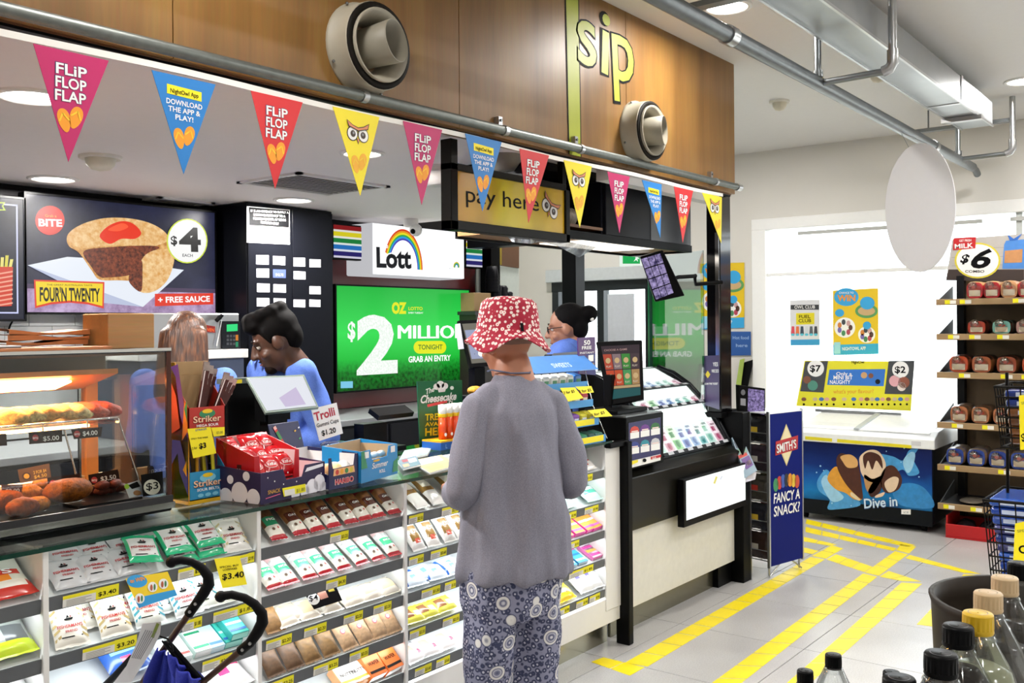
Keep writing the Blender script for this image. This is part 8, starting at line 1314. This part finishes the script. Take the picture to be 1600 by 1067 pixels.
def cloth(name, h1, h2, scale=220, bump=.25, fold=0):
    m, nt, b, L, nn = nodemat(name); tc = nn('ShaderNodeTexCoord'); n = nn('ShaderNodeTexNoise', Scale=scale, Detail=2); r = ramp(nn, [(.3, h1), (.7, h2)]); n2 = nn('ShaderNodeTexNoise', Scale=5, Detail=2, Distortion=.6); mp = nn('ShaderNodeMapping'); mp.inputs['Scale'].default_value = (1.6, 1.6, .45); bp = nn('ShaderNodeBump', Strength=bump, Distance=.03)
    L(tc.outputs['Object'], n.inputs['Vector']); L(tc.outputs['Object'], mp.inputs[0]); L(mp.outputs[0], n2.inputs['Vector']); L(n.outputs[0], r.inputs[0]); L(r.outputs[0], b.inputs['Base Color']); L(n2.outputs[0], bp.inputs['Height']); L(bp.outputs[0], b.inputs['Normal']); b.inputs['Roughness'].default_value = .85; b.inputs['Specular IOR Level'].default_value = .2; return m
# ---- customer with the floral hat
CP = V((2.615, 2.03, 0)); fa = math.radians(66); cf = V((math.cos(fa), math.sin(fa), 0)); X = frame4(CP, cf)
t = thing('person', 'customer in red floral bucket hat, grey top and patterned trousers at the counter', 'person', CP)
HX = frame4(X @ V((0, .035, 1.487)), V((math.cos(fa+.25), math.sin(fa+.25), 0)), -.12)
SK = skin('#b5795c'); b = Blob(HX).head(); b.xf = X; b.cap((0, .0, 1.40), (0, -.015, 1.28), .06, .09); b.ell((0, -.01, 1.2), (.13, .08, .16))
for s_ in (-1, 1): b.cap((s_*.15, -.01, 1.27), (s_*.2, -.03, 1.0), .042, .04); b.cap((s_*.2, -.03, .985), (s_*.12, .19, .985), .038, .026); b.hand((s_*.115, .205, .985), (-s_*.45, .85, .05), (0, -.1, -1), .95, .55, -s_ if s_ > 0 else 1)
b.mesh('body', SK, .006, t); face(t, HX, '#8a7a70')
SH_ = cloth('grey_knit', '#7a7986', '#8b8a97', 260, .6)
b = Blob(X); b.loft([(0, -.02, .70, .205, .165), (0, -.018, .74, .207, .166), (0, -.012, .85, .196, .156), (0, -.01, .98, .178, .146), (0, -.012, 1.1, .168, .14), (0, -.015, 1.2, .164, .13), (0, -.018, 1.26, .152, .116), (0, -.02, 1.305, .125, .096), (0, -.016, 1.345, .092, .078), (0, -.008, 1.385, .066, .064)], 40, .035)
for s_ in (-1, 1): b.cap((s_*.09, -.022, 1.315), (s_*.15, -.025, 1.265), .046, .058)
b.mesh('top', SH_, .010, t, 4, .024)
for s_, nm_ in ((-1, 'sleeve'), (1, 'sleeve')):
    b = Blob(X); b.cap((s_*.145, -.022, 1.27), (s_*.198, -.035, 1.07), .060, .066); b.cap((s_*.198, -.035, 1.07), (s_*.207, -.03, 1.01), .066, .064); b.cap((s_*.207, -.03, 1.005), (s_*.19, .04, .985), .062, .056); b.mesh(nm_, SH_, .009, t, 4, .014)
PT, nt, bb_, L, nn = nodemat('medallion_cotton'); tc = nn('ShaderNodeTexCoord'); v1 = nn('ShaderNodeTexVoronoi', Scale=12.5, Randomness=.55); mu = nn('ShaderNodeMath', operation='MULTIPLY'); mu.inputs[1].default_value = 60; si = nn('ShaderNodeMath', operation='SINE'); v2 = nn('ShaderNodeTexVoronoi', Scale=60); r2 = ramp(nn, [(.2, '#c4c4d0'), (.3, '#3c4162'), (.5, '#343956'), (.62, '#8a8ca4')]); r1 = ramp(nn, [(.08, '#d8d8de'), (.11, '#4a4f70'), (.17, '#8a8da4'), (.2, '#d4d4dc'), (.23, '#52567a'), (.28, '#e4e2de'), (.33, '#dcdad8'), (.355, '#3f4466')], 'LINEAR'); mk = ramp(nn, [(.36, '#ffffff'), (.38, '#000000')]); mx = nn('ShaderNodeMix', data_type='RGBA')
gr = nn('ShaderNodeVectorMath', operation='SUBTRACT')
for v_ in (v1, v2): L(tc.outputs['Object'], v_.inputs['Vector'])
L(v1.outputs['Distance'], mu.inputs[0]); L(mu.outputs[0], si.inputs[0]); L(v1.outputs['Distance'], r1.inputs[0]); L(v1.outputs['Distance'], mk.inputs[0]); L(v2.outputs['Distance'], r2.inputs[0]); L(mk.outputs[0], mx.inputs[0]); L(r2.outputs[0], mx.inputs[6]); L(r1.outputs[0], mx.inputs[7]); L(mx.outputs[2], bb_.inputs['Base Color']); bb_.inputs['Roughness'].default_value = .85
b = Blob(X); b.loft([(-.015, -.012, .57, .165, .135), (-.015, -.012, .62, .178, .145), (-.015, -.015, .72, .185, .15), (-.01, -.01, .82, .165, .13)])
for s_, dx in ((-1, -.01), (1, -.02)): b.loft([(s_*.098+dx, .005, .09, .08, .085), (s_*.096+dx, 0, .3, .082, .088), (s_*.092+dx, -.005, .48, .088, .105), (s_*.08+dx, -.01, .6, .09, .12)])
b.mesh('trousers', PT, .011, t, 4, .016)
for s_ in (-1, 1): b = Blob(X); b.cap((s_*.1-.015, -.03, .05), (s_*.1-.015, .10, .04), .045, .038); b.ell((s_*.1-.015, .03, .015), (.045, .12, .014)); b.mesh('shoe', M('#3a3a40', .6), .008, t)
HT, nt, bb_, L, nn = nodemat('floral_cotton'); tc = nn('ShaderNodeTexCoord'); v1 = nn('ShaderNodeTexVoronoi', Scale=64, Randomness=.6); r1 = ramp(nn, [(.0, '#c2405a'), (.13, '#c8505f'), (.17, '#efe2da'), (.38, '#ead8d2'), (.45, '#a81e38'), (1, '#9a1a32')]); L(tc.outputs['Object'], v1.inputs['Vector']); L(v1.outputs['Distance'], r1.inputs[0]); L(r1.outputs[0], bb_.inputs['Base Color']); bb_.inputs['Roughness'].default_value = .85
hx = HX @ Matrix.Translation((0, -.012, .055)) @ Matrix.Rotation(.10, 4, 'X') @ Matrix.Rotation(.07, 4, 'Y'); m = MB()
prof_ = [(.001, .108), (.045, .107), (.078, .10), (.094, .086), (.10, .06), (.106, .02), (.11, -.012), (.124, -.035), (.140, -.055), (.148, -.064), (.146, -.067), (.122, -.042), (.106, -.015), (.098, .05), (.07, .09), (.001, .1)]
def hatpt(u, v):
    k = v*(len(prof_)-1); i = min(int(k), len(prof_)-2); f_ = k-i; r = prof_[i][0]*(1-f_)+prof_[i+1][0]*f_; h = prof_[i][1]*(1-f_)+prof_[i+1][1]*f_; a = u*2*math.pi; w = max(0, r-.108); return hx @ V((r*.98*math.cos(a), r*1.08*math.sin(a), h+w*.5*math.sin(a*3+1)+w*.25*math.sin(a*5)))
m.grid(hatpt, 56, 45, HT); m.build('bucket_hat', t); m = MB(); q = [hatpt(.685, .42), hatpt(.70, .42), hatpt(.70, .35), hatpt(.685, .35)]; d_ = (V(q[0])-hx @ V((0, 0, .02))).normalized()*.002; m.slab([V(p)+d_ for p in q], d_, INK); m.build('hat_tab', t)
m = MB(); m.tube([HX @ V((.075, .02, -.09)), X @ V((.075, -.0, 1.40)), X @ V((.03, -.075, 1.39)), X @ V((-.04, -.07, 1.39)), X @ V((-.08, .0, 1.40)), HX @ V((-.075, .03, -.09))], .003, M('#5a6480', .5), 6); m.build('glasses_cord', t)
b = Blob(HX); b.ell((0, -.035, .03), (.081, .083, .06)); [b.cap((q_*.07, -.02, .02), (q_*.072, .0, -.02), .012, .008) for q_ in (-1, 1)]; b.mesh('hair', M('#86685a', .8, var=.15), .008, t)
# ---- staff
BLUE = cloth('blue_shirt_cotton', '#4a66b4', '#5f7cc8', 300, .45); NAVYT = cloth('dark_trousers', '#15161c', '#1d1e26', 300, .2)
def staff(label, P0, f_t, HXp, skc, arms, hairfn, scale=1.0, glasses=False, brow='#120c0a', lean=0):
    XL = frame4(P0, f_t, 0, 0, scale); X = XL @ Matrix.Translation((0, 0, .88)) @ Matrix.Rotation(-lean, 4, 'X') @ Matrix.Translation((0, 0, -.88)); t = thing('person', label, 'person', P0); b = Blob(HXp).head(); hb_ = HXp @ V((0, -.04, -.13)); b.xf = Matrix.Identity(4); nb = X @ V((0, -.01, 1.36)); b.cap(hb_, nb, .054*scale, .065*scale); b.xf = X; b.ell((0, 0, 1.2), (.14, .085, .15))
    sh = Blob(X); sh.loft([(0, 0, .86, .165, .12), (0, 0, .95, .165, .122), (0, 0, 1.1, .175, .125), (0, -.005, 1.22, .188, .122), (0, -.01, 1.3, .18, .108), (0, -.012, 1.35, .13, .085), (0, -.012, 1.385, .07, .066), (0, -.01, 1.4, .066, .062)], 32)
    for s_, el, ha, cut in arms:
        sp = V((s_*.18, -.01, 1.3)); el, ha = V(el), V(ha); sh.cap(sp, el, .066, .056); e2 = el.lerp(ha, cut); sh.cap(el, e2, .056, .052) if cut > 0 else None; b.cap(sp, el, .04, .036); b.cap(el, ha, .036, .026); d = (ha-el).normalized(); b.hand(ha, d, V((0, 0, -1)) if abs(d.z) < .8 else V((0, 1, 0)), 1.0, .4, -s_)
    b.mesh('body', skin(skc), .006, t); face(t, HXp, brow, glasses); sh.mesh('shirt', BLUE, .009, t, 5, .016)
    m = MB(); n = 24; pts = [(X @ V((.072*math.cos(a), -.012+.068*math.sin(a), 1.392))) for a in [i*2*math.pi/n for i in range(n)]]; up = [(X @ V((.066*math.cos(a), -.010+.062*math.sin(a), 1.432-.018*max(0, math.sin(a))))) for a in [i*2*math.pi/n for i in range(n)]]
    m.add(pts+up, [(i, (i+1) % n, n+(i+1) % n, n+i) for i in range(n)], BLUE, True)
    for s_ in (-1, 1): m.slab([X @ V((s_*.005, .056, 1.41)), X @ V((s_*.062, .03, 1.425)), X @ V((s_*.075, .055, 1.375)), X @ V((s_*.03, .085, 1.355))], (0, 0, .004), BLUE)
    m.build('collar', t); tr_ = Blob(XL); tr_.loft([(0, 0, .74, .16, .12), (0, 0, .84, .165, .122), (0, 0, .93, .16, .118)])
    for s_ in (-1, 1): tr_.loft([(s_*.09, 0, .06, .06, .065), (s_*.09, 0, .45, .065, .07), (s_*.085, 0, .78, .085, .1)])
    tr_.mesh('trousers', NAVYT, .012, t, 4)
    for s_ in (-1, 1): sb_ = Blob(XL); sb_.cap((s_*.09, -.03, .045), (s_*.09, .13, .035), .042, .034); sb_.mesh('shoe', BLACK, .01, t)
    h = Blob(HXp); hairfn(h); return t, h, X
fR, fD = V((RV0.x, RV0.y, 0)), V((DV.x, DV.y, 0))
# man bent over the till
P0 = EYE+ray(484, 509)*4.3; P0.z = 0; ft = -fR*.75-fD*.66; HX1 = frame4(EYE+ray(430, 535)*4.05, -fR*.93-fD*.28, -.42, 0, 1.0)
def h1(h): h.ell((0, -.028, .058), (.086, .098, .088)); h.ell((0, .05, .098), (.068, .05, .036)); h.ell((0, -.07, .01), (.072, .055, .075)); [h.cap((s_*.074, .03, .06), (s_*.077, .02, .005), .014, .008) for s_ in (-1, 1)]; [h.ell((.05*math.cos(a), -.01+.07*math.sin(a), .128), (.034, .034, .03)) for a in [i*.7 for i in range(9)]]
t, h, X1 = staff('man with short black hair in blue shirt bending over the till', P0, ft, HX1, '#4a2c1e', [(-1, (-.235, .0, 1.03), (-.06, .24, 1.035), .25), (1, (.23, .04, 1.03), (.08, .26, 1.035), .2)], h1, 1.06, False, '#120c0a', .36); HB = M('#070505', .75, var=.3, scale=40); h.mesh('hair', HB, .007, t, 14)
bz = Blob(HX1); bz.ell((0, .058, -.093), (.036, .03, .027)); bz.ell((0, .088, -.05), (.025, .012, .005)); bz.mesh('beard', M('#1a100c', .8), .006, t, 2)
# woman with long brown hair, seen from behind
P0 = EYE+ray(288, 509)*4.5; P0.z = 0; f2 = fD*.95-fR*.1; HX2 = frame4(EYE+ray(293, 531)*4.5, f2, -.1, 0, 1.0); HR, nt, bb_, L, nn = nodemat('brown_hair'); tc = nn('ShaderNodeTexCoord'); mp = nn('ShaderNodeMapping'); mp.inputs['Scale'].default_value = (50, 50, 3); n = nn('ShaderNodeTexNoise', Scale=1.6, Detail=5); r = ramp(nn, [(.3, '#1c0c04'), (.5, '#40210d'), (.75, '#6e4222')]); L(tc.outputs['Object'], mp.inputs[0]); L(mp.outputs[0], n.inputs['Vector']); L(n.outputs[0], r.inputs[0]); L(r.outputs[0], bb_.inputs['Base Color']); bb_.inputs['Roughness'].default_value = .5; bp = nn('ShaderNodeBump', Strength=.5, Distance=.01); L(n.outputs[0], bp.inputs['Height']); L(bp.outputs[0], bb_.inputs['Normal'])
def h2(h):
    h.ell((0, -.02, .045), (.092, .105, .092)); h.ell((0, -.05, -.06), (.108, .075, .13))
    for i in range(9): a = -1.0+i*.25; h.cap((.09*math.sin(a), -.06-.035*math.cos(a), .02), (.125*math.sin(a), -.085-.04*math.cos(a), -.26-.02*(i % 2)), .034, .022)
t, h, _ = staff('woman with long straight brown hair in blue shirt, facing the ovens', P0, f2, HX2, '#b98a70', [(-1, (-.22, .02, 1.02), (-.12, .25, 1.05), .2), (1, (.22, .02, 1.02), (.12, .25, 1.05), .2)], h2, 1.0, False, '#5a3a24'); h.mesh('hair', HR, .009, t, 10)
# woman with the bun behind the lottery counter
P0 = EYE+ray(884, 509)*5.75; P0.z = 0; f3 = -fR*.96+fD*.12; HX3 = frame4(EYE+ray(884, 514)*5.72, f3, -.15, 0, 1.1)
def h3(h): h.ell((0, -.03, .052), (.083, .096, .088)); h.ell((0, -.07, .0), (.072, .055, .07)); h.ell((0, -.135, .062), (.05, .05, .048)); h.cap((0, -.1, .06), (0, -.13, .06), .04, .045)
t, h, _ = staff('woman with black hair in a bun and glasses behind the lottery counter', P0, f3, HX3, '#9a6a54', [(-1, (-.2, .1, 1.05), (-.06, .3, 1.05), .5), (1, (.21, .05, 1.05), (.1, .28, 1.05), .5)], h3, 1.07, True); h.mesh('hair', M('#070608', .75, var=.3, scale=40), .008, t, 3); m = MB(); m.ball(HX3 @ V((-.03, -.15, .03)), .012, PAPER, 10, 8); m.build('hair_clip', t)
# ================================================================ stroller
st_ = thing('stroller', 'folded blue umbrella stroller with two black hooked handles', 'stroller', (1.45, 1.95, 0)); D1, D2 = 2.42, 2.36; HB_ = M('#0d0d0f', .5, var=0); COP = M('#4a3226', .35, .5)
def PDl(pts, d0, d1): n = len(pts)-1; return [PD(p[0], p[1], d0+(d1-d0)*i/n) for i, p in enumerate(pts)]
for pts, rod, d in (([(268, 878), (283, 875), (300, 878), (315, 887), (325, 900), (326, 913), (318, 927), (306, 944)], [(306, 944), (252, 1020), (205, 1095)], D1), ([(345, 932), (362, 929), (382, 934), (398, 944), (409, 958), (410, 972), (402, 988), (390, 1005)], [(390, 1005), (318, 1065), (250, 1120)], D2)):
    m = MB(); q = PDl(pts, d, d+.02); m.tube(q, [.0125, .0105, .0105, .0115, .0135, .015, .0145, .0125], HB_, 12); m.ball(q[0], .0145, HB_, 12, 8); m.build('handle', st_)
    m = MB(); q = PDl(rod, d+.02, d+.10); m.tube(q, .0085, COP, 10); m.build('tube', st_); m = MB(); a, b_ = q[0], q[1]; m.cyl(a.lerp(b_, -.02), a.lerp(b_, .2), .0125, HB_, n=12); m.build('sleeve', st_); m = MB(); s_ = -DV*.0125
    for k in (-.04, .12): p = a.lerp(b_, k)+s_; m.cyl(p, p-DV*.004, .004, STEEL, n=10)
    m.build('rivet', st_)
FB = cloth('stroller_blue', '#1c2480', '#28349c', 300, .4); FB2 = cloth('stroller_light_blue', '#3a42b4', '#4a54c4', 300, .4)
def sheet(name, quad, dd, mat, amp=.012, fr_=5):
    q = [PD(*p) for p in quad]; m = MB(); m.grid(lambda u, v: q[0].lerp(q[1], u).lerp(q[3].lerp(q[2], u), v)-DV*(amp*math.sin(u*fr_*2+v)+amp*.6*math.sin(v*7+u*3)), 20, 16, mat); o = m.build(name, st_); md = o.modifiers.new('thickness', 'SOLIDIFY'); md.thickness = .004; return o
sheet('seat_back', [(248, 1012, 2.46), (268, 1022, 2.44), (262, 1120, 2.56), (200, 1120, 2.56)], 0, FB); sheet('seat_back', [(268, 1022, 2.46), (318, 1058, 2.42), (300, 1120, 2.54), (262, 1120, 2.58)], 0, FB, .016, 3)
sheet('side_panel', [(264, 1018, 2.42), (288, 1040, 2.40), (300, 1080, 2.46), (272, 1072, 2.48)], 0, FB2, .008); sheet('side_panel', [(278, 1042, 2.405), (312, 1060, 2.385), (306, 1078, 2.42), (280, 1110, 2.48)], 0, FB2, .012)
sheet('webbing', [(254, 1000, 2.43), (268, 1004, 2.42), (320, 1062, 2.40), (304, 1066, 2.41)], 0, HB_, .002)
m = MB(); m.tube(PDl([(250, 994), (262, 998), (268, 1006), (270, 1018)], 2.41, 2.40), .0025, HB_, 6); m.tube(PDl([(206, 1028), (180, 1056), (150, 1085)], 2.46, 2.52), .010, HB_, 8); m.build('strap', st_)
q = [PD(223, 974, 2.412), PD(252, 971, 2.405), PD(250, 990, 2.41), PD(240, 1012, 2.425), PD(226, 1034, 2.44), PD(205, 1066, 2.47), PD(178, 1066, 2.475), PD(198, 1040, 2.45), PD(212, 1008, 2.43)]; m = MB(); m.slab(q, -DV*.0015, M('#dcdadc', .6, var=.01)); o = m.build('care_tag', st_)
fr = Fr(PD(225, 1020, 2.405), V((.7, -.72, .0))+V((0, 0, .55)), V((.1, -.1, 1))); m = MB(); dn = -DV*.004
def seg(p0, p1, w, c): a, b_ = PD(p0[0], p0[1], 2.40), PD(p1[0], p1[1], 2.40); n_ = (b_-a).cross(DV).normalized()*w; m.add([a-n_, b_-n_, b_+n_, a+n_], [(0, 1, 2, 3)], c)
seg((247, 974), (238, 996), .004, M('#7a8a3a', .5, var=0))
for k in range(6): seg((228+k*3.2, 984+k*.6), (206+k*2.6, 1028+k*.4), .0012, M('#8a8a90', .6, var=0))
m.build('tag_print', st_)
m = MB(); [m.cyl(PD(x, y, d), PD(x2, y2, d2), .009, HB_, n=8) for x, y, d, x2, y2, d2 in ((205, 1095, 2.52, 330, 1560, 2.75), (250, 1120, 2.46, 120, 1560, 2.6))]; m.build('leg', st_)
wz = .055; m = MB()
for p in (PZ(330, 1470, wz), PZ(120, 1470, wz)): m.cyl(p+V((-.01, 0, 0)), p+V((.012, 0, 0)), .055, BLACK, n=20)
m.build('wheel', st_)
